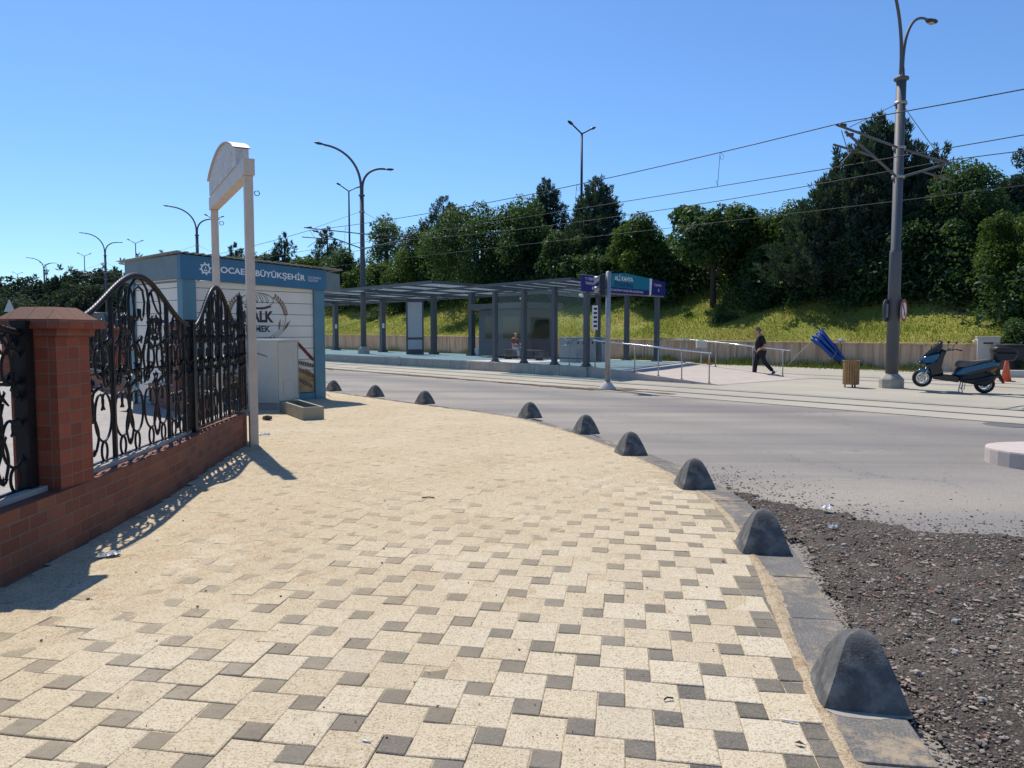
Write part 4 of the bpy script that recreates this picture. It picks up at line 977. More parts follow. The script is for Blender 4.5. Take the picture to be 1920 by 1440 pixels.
# ------------------------------------------------------------------ grey cabinet and concrete trough
cab = thing('electric_cabinet', 'tall pale grey electric cabinet between the kiosk and the concrete trough', 'cabinet', (-4.86, 15.88, 0), R(-3))
m = MB(); m.box(-.50, 0, 0, 1.35, 0.14, 1.435); m.build('body', M['cabinet'], cab, 0.006)
m = MB(); m.box(-.50, -.01, .02, 1.34, -.02, 0.138); m.build('plinth', M['concrete'], cab, 0.006)
m = MB(); m.box(-.525, .025, -.02, 1.38, 1.437, 1.468); m.build('roof', paint('sun bleached white metal', (0.74, 0.73, 0.70), 0.45, 0.04), cab, 0.005)
m = MB(); m.box(0.002, .018, .05, 1.24, 0.18, 1.40); d_ = m.build('door', M['cabinet'], cab, 0.004)
m = MB(); m.box(.019, .031, .30, .85, 0.30, 0.58); m.build('vent_plate', M['cabinet'], d_, 0.004)
m = MB(); m.box(0.0015, .014, 1.255, 1.275, 0.20, 1.38); m.build('seam', M['dark_gap'], cab)
m = MB(); m.tube([(-.48, -.012, 1.20), (-.36, -.022, 1.16), (-.2, -.012, 1.11)], 0.006, 5); m.build('cable', M['black'], cab)
tdir = Vector((-3.83 + 4.72, 13.97 - 15.5, 0)).normalized()
tr = thing('concrete_trough', 'low rectangular concrete trough with dark water in front of the grey cabinet', 'trough', (-3.83, 13.97, 0), math.atan2(-tdir.y, -tdir.x))
TL, TW, TH_ = 1.72, 0.40, 0.235
m = MB()
m.box(0, TL, -TW, -TW + .05, -.02, TH_); m.box(0, TL, -.05, 0, -.02, TH_); m.box(0, .055, -TW + .05, -.05, -.02, TH_); m.box(TL - .055, TL, -TW + .05, -.05, -.02, TH_); m.box(.055, TL - .055, -TW + .05, -.05, -.02, .06)
m.build('basin', paint('olive grey trough concrete', (.34, .31, .225), .9, .1, 3, (.24, .21, .15), .4, .15), tr); m = MB(); m.quad([(.055, -TW + .05, .13), (TL - .055, -TW + .05, .13), (TL - .055, -.05, .13), (.055, -.05, .13)]); m.build('water', M['water'], tr)

# ------------------------------------------------------------------ bollards on the kerb
def bollard_mesh():
    m = MB(); n = 22; h = 0.30; k = 5; ringn = 4 * k
    for i in range(n + 1):
        t_ = i / n; z = h * math.sin(t_ * math.pi / 2) if i > n // 2 else h * t_ * (math.sin(.5 * math.pi * (n // 2) / n) / ((n // 2) / n)) if n // 2 else 0
        z = h * (t_ if True else 0); wx = 0.182 * max(.0, (1 - .64 * t_ - .08 * t_ ** 3) * max(0, 1 - min(1, max(0, (t_ - .84) / .16)) ** 2.2) ** .5) + .002; wy = 0.182 * (1 - (t_ * .99) ** 1.45) ** 0.72
        for s_ in range(4):
            for j in range(k):
                f_ = -1 + 2 * j / k; cx, cy = [(f_, -1), (1, f_), (-f_, 1), (-1, -f_)][s_]
                rr = 1.0 - 0.05 * (abs(f_) ** 8 if True else 0)
                m.v.append((cx * wx * rr, cy * wy * rr, z))
    for i in range(n):
        for j in range(ringn): m.face((i * ringn + j, i * ringn + (j + 1) % ringn, (i + 1) * ringn + (j + 1) % ringn, (i + 1) * ringn + j), 0, False)
    m.face([n * ringn + j for j in range(ringn)], 0, True)
    return m
BL = [((1.53, 3.30), 'nearest charcoal concrete bollard on the kerb, with pale mortar smeared at its foot', -12), ((1.865, 5.62), 'charcoal bollard at the kerb where the gravel bed is widest, second from the camera', -8),
      ((1.90, 7.92), 'charcoal bollard at the far tip of the dark gravel, third from the camera', 4), ((1.57, 10.08), 'charcoal bollard with a chipped pale face, first beyond the gravel tip', 12), ((1.18, 12.2), 'charcoal kerb bollard between the chipped one and the kerb bend, below the grey signal post', 16),
      ((0.34, 14.45), 'charcoal kerb bollard on the bend before the wide gap in the row', 28), ((-1.97, 17.3), 'charcoal kerb bollard standing alone after the wide gap, left of the photo centre', 38), ((-3.43, 19.2), 'small far charcoal bollard between the lone kerb bollard and the kiosk corner', 40), ((-4.93, 21.15), 'farthest charcoal bollard half hidden behind the kiosk corner post', 40)]
base = None
for i, ((x, y), lab, rot) in enumerate(BL):
    if base is None:
        base = thing('kerb_bollard', lab, 'bollard', (x, y, 0.0), R(rot), 'concrete bollards along the kerb')
        body = bollard_mesh().build('body', M['bollard'], base, 0.0); 
    else: dup(base, (x, y, 0.0), R(rot), lab)
# mortar bed at the foot of the nearest one
m = MB(); pts = [(0.235 * math.cos(a) * (1 + .12 * math.sin(5 * a)) * 1.0, 0.235 * math.sin(a) * (1 + .1 * math.cos(4 * a + 1))) for a in [2 * math.pi * k / 40 for k in range(40)]]
pts = [(max(-.165, min(.18, x * 1.15)), max(-.235, min(-.1, y))) for x, y in pts]
m.prism(pts, -.002, 0.009); mo = m.build('mortar_bed', M['mortar'], base)
# small litter on the paving
def litter(name, label, cat, p, build, mat, rz=0):
    m = MB(); build(m); o_ = m.build(name, mat); o_.location = p; o_.rotation_euler = (0, 0, rz); return tag(o_, label, cat)
cb = lambda m: m.tube([(0, 0, .004), (.035, 0, .004)], .004, 7)
litter('cigarette_butt', 'white cigarette butt lying on the cream block at the lower middle', 'litter', G(680, 1390, .007), cb, M['white'], R(-20))
litter('cigarette_butt', 'white cigarette stub beside the charcoal block near the kerb mortar', 'litter', G(1465, 1350, .007), lambda m: m.tube([(0, 0, .004), (.06, 0, .004)], .004, 7), M['white'], R(-25))
def crumple(m, s=0.12, seed=1):
    r = random.Random(seed); n = 9
    for j in range(n):
        for i in range(n): m.v.append(((i / (n - 1) - .5) * s * 1.6 + r.uniform(-.008, .008), (j / (n - 1) - .5) * s + r.uniform(-.008, .008), abs(r.gauss(0, .012)) + .004))
    for j in range(n - 1):
        for i in range(n - 1): m.face((j * n + i, j * n + i + 1, (j + 1) * n + i + 1, (j + 1) * n + i))
litter('plastic_wrapper', 'crumpled white plastic wrapper at the foot of the wall inside the fence shadow', 'litter', G(205, 1042, .008), lambda m: crumple(m, .085, 4), M['white'], R(30))
litter('paper_scrap', 'small white paper scrap at the foot of the cream entrance post', 'litter', G(496, 815, .008), lambda m: crumple(m, .10, 8), M['white'], R(10))
litter('paper_scrap', 'torn pale paper lying at the gravel edge by the asphalt', 'litter', G(1550, 953, RZ + .04), lambda m: crumple(m, .075, 12), M['white'], R(60))
litter('paper_scrap', 'small folded pale paper in the middle of the dark gravel', 'litter', G(1562, 990, RZ + .045), lambda m: crumple(m, .045, 15), M['white'], R(10))
def lumpstone(m, s, seed):
    r = random.Random(seed)
    for v in ICO: m.v.append(tuple(np.array(v) * s * np.array([1.2, .9, .6]) * r.uniform(.8, 1.15)))
    for f_ in ICF: m.face(f_)
litter('loose_stone', 'single grey stone on the paving between entrance post and trough', 'stone', G(502, 783, .05), lambda m: lumpstone(m, .09, 3), M['stone'])
litter('twig', 'thin dark twig on the sandy paving in the middle', 'twig', G(791, 933, .012), lambda m: m.tube([(0, 0, 0), (.06, .005, .004), (.12, 0, 0)], .006, 5), M['bark'], R(5))
litter('twig', 'dark curled twig on a cream block near the right charcoal blocks', 'twig', G(1245, 1312, .012), lambda m: m.tube([(0, 0, 0), (.02, .005, .006), (.045, 0, 0)], .004, 5), M['bark'], R(20))
litter('dry_leaf', 'small dark dry leaf on a cream block near the kerb mortar', 'leaf', G(1488, 1392, .012), lambda m: m.quad([(0, 0, 0), (.02, -.01, .006), (.045, 0, .002), (.02, .012, .008)]), M['bark'], R(-30))
# ------------------------------------------------------------------ tram platform, ramp and shelters
DZ = 0.36
t = NT('pale platform paving'); co = t.co(); b = t.new('ShaderNodeTexBrick', offset=0.0); mp = t.new('ShaderNodeMapping'); mp.inputs['Rotation'].default_value = (0, 0, -TA); t.link(co, mp.inputs[0]); t.link(mp.outputs[0], b.inputs['Vector'])
for k_, v_ in (('Scale', 1.0), ('Brick Width', 0.5), ('Row Height', 0.5), ('Mortar Size', 0.006)): b.inputs[k_].default_value = v_
b.inputs['Color1'].default_value = (0.50, 0.47, 0.43, 1); b.inputs['Color2'].default_value = (0.55, 0.52, 0.47, 1); b.inputs['Mortar'].default_value = (0.33, 0.3, 0.27, 1)
M['deck'] = t.out(t.mix(t.maprange(t.noise(0.7, 5, .6, co), 0.5, 0.75, 0, 0.4), b.outputs['Color'], (0.40, 0.36, 0.31)), 0.8, 0.2)
m = MB(); pl = [P(s, n) for s, n in ((20.1, 20.28), (140, 20.28), (140, 26.6), (20.1, 26.6))]; m.prism([(p.x, p.y) for p in pl], RZ - 0.05, DZ)
kind(m.build('platform_deck', M['deck']), 'structure')
m = MB(); s = 20.1
while s < 140:
    q = [P(a, n) for a, n in ((s + .012, 20.16), (s + 1.44, 20.16), (s + 1.44, 20.277), (s + .012, 20.277))]; m.prism([(p.x, p.y) for p in q], RZ - 0.05, DZ - 0.012 + rng.uniform(-.006, .004)); s += 1.45
kind(m.build('platform_edge', M['concrete'], bevel=0.006), 'structure')
m = MB(); a = [P(20.095, 20.28), P(20.095, 26.2), P(14.4, 26.2), P(14.4, 20.28)]
zt = [DZ, DZ, RZ + 0.022, RZ + 0.022]; b = len(m.v)
m.v += [(p.x, p.y, z) for p, z in zip(a, zt)] + [(p.x, p.y, RZ - 0.04) for p in a]
for q in ((0, 1, 2, 3), (4, 5, 6, 7), (0, 3, 7, 4), (1, 2, 6, 5), (0, 1, 5, 4), (2, 3, 7, 6)): m.face(q)
kind(m.build('access_ramp', paint('pinkish ramp concrete', (0.50, 0.43, 0.37), 0.9, 0.08, 2, (0.42, 0.36, 0.3), 0.4, 0.15)), 'structure')
def zramp(s): return DZ if s > 20.1 else max(RZ + .02, DZ + (RZ + .022 - DZ) * (20.1 - s) / 5.7)

def column(mb, s, n, z0, z1, w):
    p = P(s, n); Mx = Matrix.Translation(p) @ Matrix.Rotation(TA, 4, 'Z')
    mb.box(-w / 2, w / 2, -w / 2, w / 2, z0, z1, 0, Mx); mb.box(-w * .95, w * .95, -w * .95, w * .95, z0, z0 + 0.04, 0, Mx); mb.box(-w * .7, w * .7, -w * .7, w * .7, z0 + .04, z0 + 0.12, 0, Mx)
def tn_thing(name, label, cat, s, n, z, group=None): return thing(name, label, cat, P(s, n, z), TA, group)
# local frame of these things: x runs along the track (away from the camera), y runs towards the road
def L_(root_s, root_n, s, n): return (s - root_s, root_n - n)
# --- the long left canopy
c1 = tn_thing('platform_canopy', 'long flat dark steel canopy with tinted glass roof on thick posts at the platform', 'canopy', 30.4, 25.0, DZ)
for s, n, w in ((33.5, 24.85, .31), (37.1, 24.8, .31), (43.6, 25.2, .33), (51.0, 25.6, .36), (58.6, 25.6, .38), (66, 25.6, .38)):
    x, y = L_(30.4, 25.0, s, n); m = MB(); m.box(x - w / 2, x + w / 2, y - w * .42, y + w * .42, 0, 3.40); m.box(x - w * .75, x + w * .75, y - w * .7, y + w * .7, 0, 0.14)
    pc = m.build('post', M['dark_steel'], c1, 0.01)
    if 40 < s < 55:
        m2 = MB(); m2.box(x + w / 2 + .002 if False else x - w / 2 - .02, x - w / 2 - .002, y - .02, y + .12, 1.55, 1.85); m2.build('notice', M['white'], pc)
zr_ = lambda y: 3.44 + (y + 3.0) * 0.024                                # y: road side is positive
def roof_frame(root, x0, x1, y0, y1, nb, zf, beam=.16, glass='roof_glass', deep=.22, panel_gap=0.02, skew=0.0):
    deep *= .68; m = MB(); ks = skew * (y1 - y0)
    m.bar((x0 + ks, y0, zf(y0)), (x1, y0, zf(y0)), .12, deep); m.bar((x0, y1, zf(y1)), (x1, y1, zf(y1)), .12, deep)
    m.bar((x0 + ks, y0, zf(y0) - .001), (x0, y1, zf(y1) - .001), .118, deep - .006); m.bar((x1, y0, zf(y0) - .001), (x1, y1, zf(y1) - .001), .118, deep - .006)
    for i in range(1, nb):
        x = x0 + (x1 - x0) * i / nb; ya_ = y0 if ks <= 0 or x >= x0 + ks else y1 - (x - x0) / skew; m.bar((x, ya_ + .06, zf(ya_) - .03), (x, y1 - .06, zf(y1) - .03), .08, .08)
    for k in (0.33, 0.66):
        y = y0 + (y1 - y0) * k; m.bar((x0 + .06 + skew * (y1 - y), y, zf(y) - .05), (x1 - .06, y, zf(y) - .05), .08, .09)
    m.build('roof_frame', M['dark_steel'], root)
    for i in range(nb):
        xa, xb = x0 + (x1 - x0) * i / nb + panel_gap, x0 + (x1 - x0) * (i + 1) / nb - panel_gap
        ya_, yb_ = y0 + .03, y1 - .03; lim = lambda x: y0 + .03 if ks <= 0 or x >= x0 + ks else y1 - (x - x0) / skew + .03
        m = MB(); q_ = [(xa, lim(xa)), (xb, lim(xb)), (xb, yb_), (xa, yb_)]; m.quad([(x_, y_, zf(y_) + .05) for x_, y_ in q_])
        m.build('roof_panel', M[glass], root)
roof_frame(c1, 0.0, 30.0, -3.0, 4.7, 12, zr_)
for x in (6.7, 13.2, 20.6, 28.2): m = MB(); m.bar((x, -2.9, zr_(-2.9) - .12), (x, 4.6, zr_(4.6) - .12), .16, .16); m.build('cross_beam', M['dark_steel'], c1)
lt = MB(); lt.lathe([(0.0, 1.95), (0.10, 1.97), (.16, 2.05), (.16, 2.12), (.05, 2.2)], 12, 0, Matrix.Translation((20.9, 0.45, 0.4))); lt.build('globe_camera', M['white'], c1)
# --- poster stand
x, y = L_(30.4, 25.0, 37.7, 24.4)
ad = tn_thing('poster_stand', 'tall freestanding poster stand with blank pale grey panels under the canopy', 'poster stand', 37.7, 23.9, DZ)
Mx = Matrix.Rotation(-TA + R(14), 4, 'Z')
m = MB(); m.box(-.50, -.42, -.09, .09, 0, 3.2, 0, Mx); m.box(.42, .50, -.09, .09, 0, 3.2, 0, Mx); m.box(-.42, .42, -.085, .085, 3.0, 3.2, 0, Mx); m.box(-.42, .42, -.085, .085, .0, .28, 0, Mx); m.box(-.42, .42, -.085, .085, .86, .98, 0, Mx); m.box(-.42, .42, -.03, .03, .28, .86, 0, Mx); m.build('frame', M['dark_steel'], ad)
for (z0, z1) in ((.98, 3.0), (.28, .86)):
    m = MB(); m.box(-.415, .415, -.066, .066, z0 + .01, z1 - .01, 0, Mx); m.build('panel', M['ad_panel'], ad)
# --- right shelter with glass walls
c2 = tn_thing('tram_shelter', 'dark steel tram shelter with clear glass panes and a raised tinted glass roof', 'shelter', 20.2, 20.3, DZ)
FR = [(20.25, 20.32), (22.05, 20.36), (23.95, 20.42), (25.95, 20.5)]; BK = [(21.9, 26.3), (23.65, 26.3), (25.45, 26.3)]
for s, n in FR + BK:
    x, y = L_(20.2, 20.3, s, n); m = MB(); w = .18
    m.box(x - w / 2, x + w / 2, y - w / 2, y + w / 2, 0, 3.03); m.box(x - .17, x + .17, y - .17, y + .17, 0, .025); m.box(x - .12, x + .12, y - .12, y + .12, .025, .10)
    m.build('post', M['dark_steel'], c2, 0.006)
zr2 = lambda y: 3.10 + 0.035 * (y + 3)
roof_frame(c2, 0.35, 6.3, -6.2, 0.45, 6, zr2, deep=.16, skew=0.25)
for (a, b_) in zip(FR, FR[1:]):
    xa, ya = L_(20.2, 20.3, *a); xb, yb = L_(20.2, 20.3, *b_)
    m = MB(); m.quad([(xa + .1, ya, .30), (xb - .1, yb, .30), (xb - .1, yb, 2.9), (xa + .1, ya, 2.9)]); g_ = m.build('glass_pane', M['glass'], c2)
    for zz in (.27, 2.93): m = MB(); m.bar((xa + .1, ya, zz), (xb - .1, yb, zz), .05, .05); m.build('glazing_bar', M['dark_steel'], g_)
m = MB(); x, y = L_(20.2, 20.3, 20.1, 20.1); m.box(x - .03, x - .01, y - .62, y - .34, 1.35, 2.25); m.build('notice', M['white'], c2)
m = MB()
for k in range(5): m.box(x - .035, x - .031, y - .58 + .0, y - .40, 1.45 + .16 * k, 1.53 + .16 * k)
m.build('notice_print', M['dark_gap'], c2)
for (s, n) in ((25.2, 21.4), (21.6, 21.4)):
    x, y = L_(20.2, 20.3, s, n); m = MB(); m.tube([(x, y, 3.0), (x, y, 2.72)], .02, 6); m.tube([(x + .12, y, 2.72), (x - .14, y, 2.66)], .055, 8); m.build('camera', M['white'], c2)
# --- ticket booth
bo_ = tn_thing('ticket_booth', 'small dark grey panelled booth with door and windows between the two canopies', 'booth', 28.3, 24.2, DZ)
m = MB(); m.box(0, 3.7, -1.9, 0, 0.06, 2.42); m.build('wall', M['dark_steel'], bo_, 0.01)
m = MB(); m.box(-.35, 4.3, -2.2, .28, 2.43, 2.70); m.build('roof', M['dark_steel'], bo_, 0.01)
m = MB(); m.box(2.3, 3.25, .005, .035, .08, 2.2); d_ = m.build('door', paint('slightly lighter grey door', (0.075, 0.085, 0.10), 0.45, 0.1), bo_); m = MB(); m.box(2.45, 3.1, .037, .05, .95, 2.05); m.build('pane', M['dark_glass'], d_)
m = MB(); m.box(.3, 1.7, .004, .03, .9, 2.1); w2 = m.build('window', M['dark_steel'], bo_); m = MB(); m.box(.36, 1.64, .031, .04, .96, 2.04); m.build('pane', M['dark_glass'], w2)
m = MB(); m.box(-.03, -.004, -1.6, -.3, .9, 2.05); w2 = m.build('window', M['dark_steel'], bo_); m = MB(); m.box(-.04, -.031, -1.54, -.36, .96, 1.99); m.build('pane', M['dark_glass'], w2)
m = MB(); p = G(895, 667, DZ); m.box(-.22, .22, -.15, .15, 0, .36); m.box(-.23, .23, -.16, .16, .362, .40); o = m.build('storage_box', M['white'], None, 0.01); o.location = (p.x, p.y, DZ); o.rotation_euler = (0, 0, TA); tag(o, 'small white box on the platform at the foot of a canopy post', 'box')
# --- bench with a seated person
bs, bn = 26.9, 23.0
be = tn_thing('platform_bench', 'dark steel bench on the platform behind the shelter glass', 'bench', bs, bn, DZ)
m = MB()
for k in range(4): m.box(-1.2, 1.4, -.22 + .12 * k, -.13 + .12 * k, .43, .46)
m.build('seat', M['dark_steel'], be)
for x in (-1.0, 1.2): m = MB(); m.box(x - .03, x + .03, -.2, .22, 0, .428); m.build('leg', M['dark_steel'], be)

# --- turnstile cabinets
tb = None
for i, (px_, py_, lab) in enumerate(((1069, 679, 'left grey ticket gate cabinet behind the shelter corner post'), (1096, 678, 'middle grey ticket gate cabinet just right of the shelter corner post'), (1117, 677.5, 'right grey ticket gate cabinet nearest the signal post'))):
    p = G(px_, py_, DZ)
    if tb is None:
        tb = thing('ticket_gate', lab, 'ticket gate', p, TA, 'ticket gates at the platform end')
        m = MB(); m.box(-.5, .5, -.15, .15, 0, 1.0); m.box(-.5, .5, -.16, .16, 1.002, 1.05); m.build('cabinet', M['galv'], tb, 0.015)
        m = MB(); m.lathe([(.0, 0), (.05, 0), (.05, .02), (.0, .02)], 12, 0, Matrix.Translation((-.515, .03, .82)) @ Matrix.Rotation(R(90), 4, 'Y')); m.build('reader', M['black'], tb)
        m = MB()
        for a in (90, 210, 330): m.tube([(-.1, .16, .82), (-.1 + .12 * math.cos(R(a)), .5, .82 + .25 * math.sin(R(a)))], .016, 6)
        m.build('arm', M['stainless'], tb)
    else: dup(tb, p, TA, lab)

# --- station sign across the platform end
SA, SB = P(20.1, 19.95), P(21.75, 26.75); sd = (SB - SA); SL = sd.length; sd.normalize()
sg = thing('station_sign', 'teal and navy station name sign board with white lettering over the platform end', 'sign', (SA.x, SA.y, 0), math.atan2(sd.y, sd.x))
def su(px_):
    k = (px_ - 960) / FPX; return (k * SA.y - SA.x) / (sd.x - k * sd.y)
def spoly(mb, pts, y0, y1): mb.prism([(x, z) for x, z in pts], 0, y1 - y0, 0, Matrix(((1, 0, 0, 0), (0, 0, -1, y1), (0, 1, 0, 0), (0, 0, 0, 1))))
xa, xb, xc, xd, xe, xp = su(1088), su(1126), su(1128), su(1213.5), su(1243.5), su(1168)
m = MB(); spoly(m, [(xa, 3.12), (xb, 3.12), (xb, 3.70), (xa, 3.70)], -.06, 0); lb = m.build('left_board', M['navy'], sg)
m = MB(); spoly(m, [(xc, 3.37), (xd, 3.37), (xd, 3.87), (xp, 3.96), (xc, 3.84)], -.06, 0); tb_ = m.build('name_board', M['sign_teal'], sg)
m = MB(); spoly(m, [(xc, 3.13), (xd, 3.17), (xd, 3.367), (xc, 3.367)], -.062, 0); nb_ = m.build('name_strip', M['navy'], sg)
m = MB(); spoly(m, [(xd + .01, 3.17), (xd + .16, 3.17), (xd + .24, 3.86), (xd + .09, 3.868)], -.064, 0); m.build('divider', M['white'], sg)
m = MB(); spoly(m, [(xd + .17, 3.18), (xe, 3.20), (xe, 3.80), (xd + .25, 3.855)], -.06, 0); rb = m.build('right_board', M['navy'], sg)
m = MB(); m.bar((xa - .02, .04, 3.10), (xe + .02, .04, 3.17), .05, .05); m.bar((xa - .02, -.03, 3.715), (xb + .01, -.03, 3.715), .07, .02); m.bar((xa, .05, 3.4), (xe, .05, 3.5), .05, .05); m.build('frame', M['galv'], sg)
SM = lambda x, z, y=-.066: frame((x, y, z), (1, 0, 0), (0, 0, 1), (0, -1, 0))
text_fit('ALİ KAHYA', 1.5, .17, M['white_letter'], sg, SM((xp + xc) / 2 + .75, 3.72), 0.02)
text_fit('İSTASYONU', 1.5, .17, M['navy_letter'], sg, SM((xp + xc) / 2 + .75, 3.48), 0.02)
text_fit('KOCAELİ BÜYÜKŞEHİR BELEDİYESİ', 2.9, .075, M['white_letter'], sg, SM((xc + xd) / 2 - .1, 3.26), 0.0)
xm = (xa + xb) / 2
text_fit('T1 TERMİNAL', .95, .10, M['white_letter'], sg, SM(xm - .05, 3.57), 0.0); text_fit('T1 TERMİNUS', .8, .09, M['white_letter'], sg, SM(xm - .12, 3.41), 0.0) if False else text_fit('TRAMVAY', .72, .10, M['white_letter'], sg, SM(xm - .15, 3.41), 0.0)
text_fit('T2 DURAK', .72, .09, M['white_letter'], sg, SM((xd + .2 + xe) / 2 - .1, 3.62), 0.0)
for (x, z) in ((xm, 3.25), ((xd + .2 + xe) / 2, 3.42)):
    m = MB(); m.quad([(x - .02, -.067, z - .06), (x + .02, -.067, z - .06), (x + .02, -.067, z + .06), (x - .02, -.067, z + .06)]); m.quad([(x - .06, -.067, z - .0), (x + .06, -.067, z - .0), (x, -.067, z - .08)]) ; m.build('arrow', M['white_letter'], sg)

# --- ramp handrails
def handrail(label, pts, posts):
    p0 = P(pts[0][0], pts[0][1], zramp(pts[0][0])); o = thing('handrail', label, 'handrail', p0, 0, 'handrails along the ramp')
    W3 = lambda s, n, dz: tuple(P(s, n, zramp(s) + dz) - p0)
    m = MB(); pa = [W3(s, n, .97) for s, n in pts]; m.tube(pa, .027, 8); m.build('top_rail', M['stainless'], o)
    for s, n in posts:
        m = MB(); m.tube([W3(s, n, 0), W3(s, n, .955)], .021, 8); m.tube([W3(s, n, 0), W3(s, n, .02)], .055, 8); m.build('post', M['galv'], o)
handrail('front stainless handrail sloping down the road side of the ramp', [(21.5, 20.45), (20.1, 20.42), (17.6, 20.4), (14.75, 20.36)], [(21.3, 20.45), (19.9, 20.42), (17.95, 20.4), (16.9, 20.4), (15.9, 20.38), (14.8, 20.36)])
handrail('rear stainless handrail running down behind the walking man', [(21.7, 26.1), (20.1, 26.05), (17.8, 25.8), (14.9, 25.25)], [(21.5, 26.1), (20.2, 26.05), (18.5, 25.85), (16.6, 25.55), (15.2, 25.3)])

# ------------------------------------------------------------------ masts with lamps and overhead line
def cantilever(root, sgn, far=False, zo=0.0):        # sgn +1 towards the road (local +y), -1 away
    y = lambda t_: sgn * t_
    m = MB(); r = .034 if not far else .03
    m.tube([(0, y(.12), 7.03 + zo), (0, y(3.62), 7.08 + zo)], r, 7); m.tube([(0, y(.12), 6.19 + zo), (0, y(3.15), 6.98 + zo)], r * 1.1, 7)
    m.tube([(0, y(1.55), 6.57 + zo), (0, y(3.75), 6.55 + zo)], r * .9, 7); m.tube([(0, y(.1), 8.3 + zo), (0, y(2.95), 7.13 + zo)], .011, 5); m.tube([(.04, y(3.3), 7.0 + zo), (.04, y(2.95), 6.55 + zo)], .011, 5)
    m.tube([(.05, y(2.75), 6.5 + zo), (.05, y(3.4), 6.02 + zo)], .016, 6)
    c_ = m.build('cantilever', M['pole_grey'], root)
    for (q, z, ln) in ((3.3, 7.12, .0), (2.9, 6.94, 0), (2.6, 6.55, 0)):
        m = MB(); Mx = Matrix.Translation((0, y(q), z + zo)) @ Matrix.Rotation(R(80 * sgn), 4, 'X')
        m.lathe([(.03, -.16), (.052, -.13), (.035, -.09), (.052, -.05), (.035, -.01), (.052, .03), (.035, .07), (.052, .11), (.03, .14)], 9, 0, Mx); m.build('insulator', M['insul'], c_)
def mast(label, base, zb, cap, up, rb, rt, near=False, zo=0.0):
    o = thing('catenary_mast', label, 'lamp mast', (base.x, base.y, zb), TA, 'masts between the tram tracks')
    m = MB()
    if near: m.lathe([(rb + .012, .3), (rb, 3.98), (rb - .004, 4.05), (rb - .03, 4.08), (rt, cap)], 14)
    else: m.lathe([(rb, .3), (rt, cap)], 12)
    m.build('shaft', M['pole_grey'], o)
    m = MB(); m.lathe([(rb * 2.05, -.05), (rb * 2.05, .27), (rb * 1.9, .31), (rb * 1.22, .42), (rb * 1.1, .44)], 8, 0, Matrix.Rotation(R(22), 4, 'Z'), False); m.build('plinth', M['concrete'], o)
    m = MB(); m.lathe([(rt * 1.1, cap - .02), (rt * 1.55, cap + .02), (rt * 1.5, cap + .08), (.09, cap + .12), (.075, cap + .35)], 12); m.build('cap', M['pole_grey'], o)
    for z_ in (7.03 + zo, 6.19 + zo, 8.3 + zo):
        m = MB(); m.lathe([(rt + .045, z_ - .04), (rt + .045, z_ + .04)], 12); m.build('clamp', M['galv'], o)
    for sgn, ln, hh in ((1, 2.3, up), (-1, 1.55, up * .68)):
        path = [(0, sgn * .035, cap + .1)]; k = 16
        for i in range(k + 1):
            a = math.pi / 2 * i / k; path.append((0, sgn * (.04 + ln * (1 - math.cos(a)) ** 1.15), cap + .35 + (hh - .35) * math.sin(a)))
        m = MB(); m.tube(path, [(.055 if near else .08) - .02 * i / len(path) for i in range(len(path))], 8); a_ = m.build('arm', M['pole_grey'], o)
        e = Vector(path[-1]); m = MB(); Mx = Matrix.Translation(e + Vector((0, sgn * .28, .03))) @ Matrix.Rotation(R(4 if sgn > 0 else -4), 4, 'X')
        m.lathe([(.04, -.34), (.10, -.2), (.14, .02), (.13, .16), (.06, .29), (.0, .31)], 10, 0, Mx @ Matrix.Rotation(R(-90 * sgn), 4, 'X') @ Matrix.Diagonal((1.05, .45, 1, 1)))
        h_ = m.build('lamp_head', M['lamp_dark'], a_)
        m = MB(); m.quad([(e.x + x, e.y + sgn * yy, e.z - .035) for x, yy in ((-.09, .14), (.09, .14), (.08, .42), (-.08, .42))]); m.build('lens', M['ad_panel'], a_)
    cantilever(o, 1, not near, zo); cantilever(o, -1, not near, zo)
    return o
MP = [(10.39, 23.23)]
m0 = mast('near thick grey mast with plinth beside the parked scooter, carrying lamps and tram wires', P(10.39, 23.23), RZ, 8.95, 3.1, .165, .135, True)
p2_ = at(682, 657, 45.5); m1 = mast('tall grey twin lamp mast rising from the platform canopy left of centre', Vector((p2_.x, p2_.y, 0)), DZ, 9.2, 2.6, .17, .12)
for px_, ytip, ycap, Y, lab in ((374, 392, 442, 73, 'slim twin lamp mast seen behind the left cream entrance post'), (202, 440, 480, 101, 'far twin lamp mast above the trees left of the kiosk'), (87, 485, 508, 150, 'farther small twin lamp mast at the far left skyline'), (5, 514, 530, 190, 'farthest twin lamp mast cut by the left frame edge')):
    p = at(px_, 620, Y); capz = at(px_, ycap, Y).z - 0.5; up_ = at(px_, ytip, Y).z - 0.5 - capz
    mast(lab, Vector((p.x, p.y, 0)), 0.5, capz, max(1.8, up_), .19, .14, False, capz - 9.2)
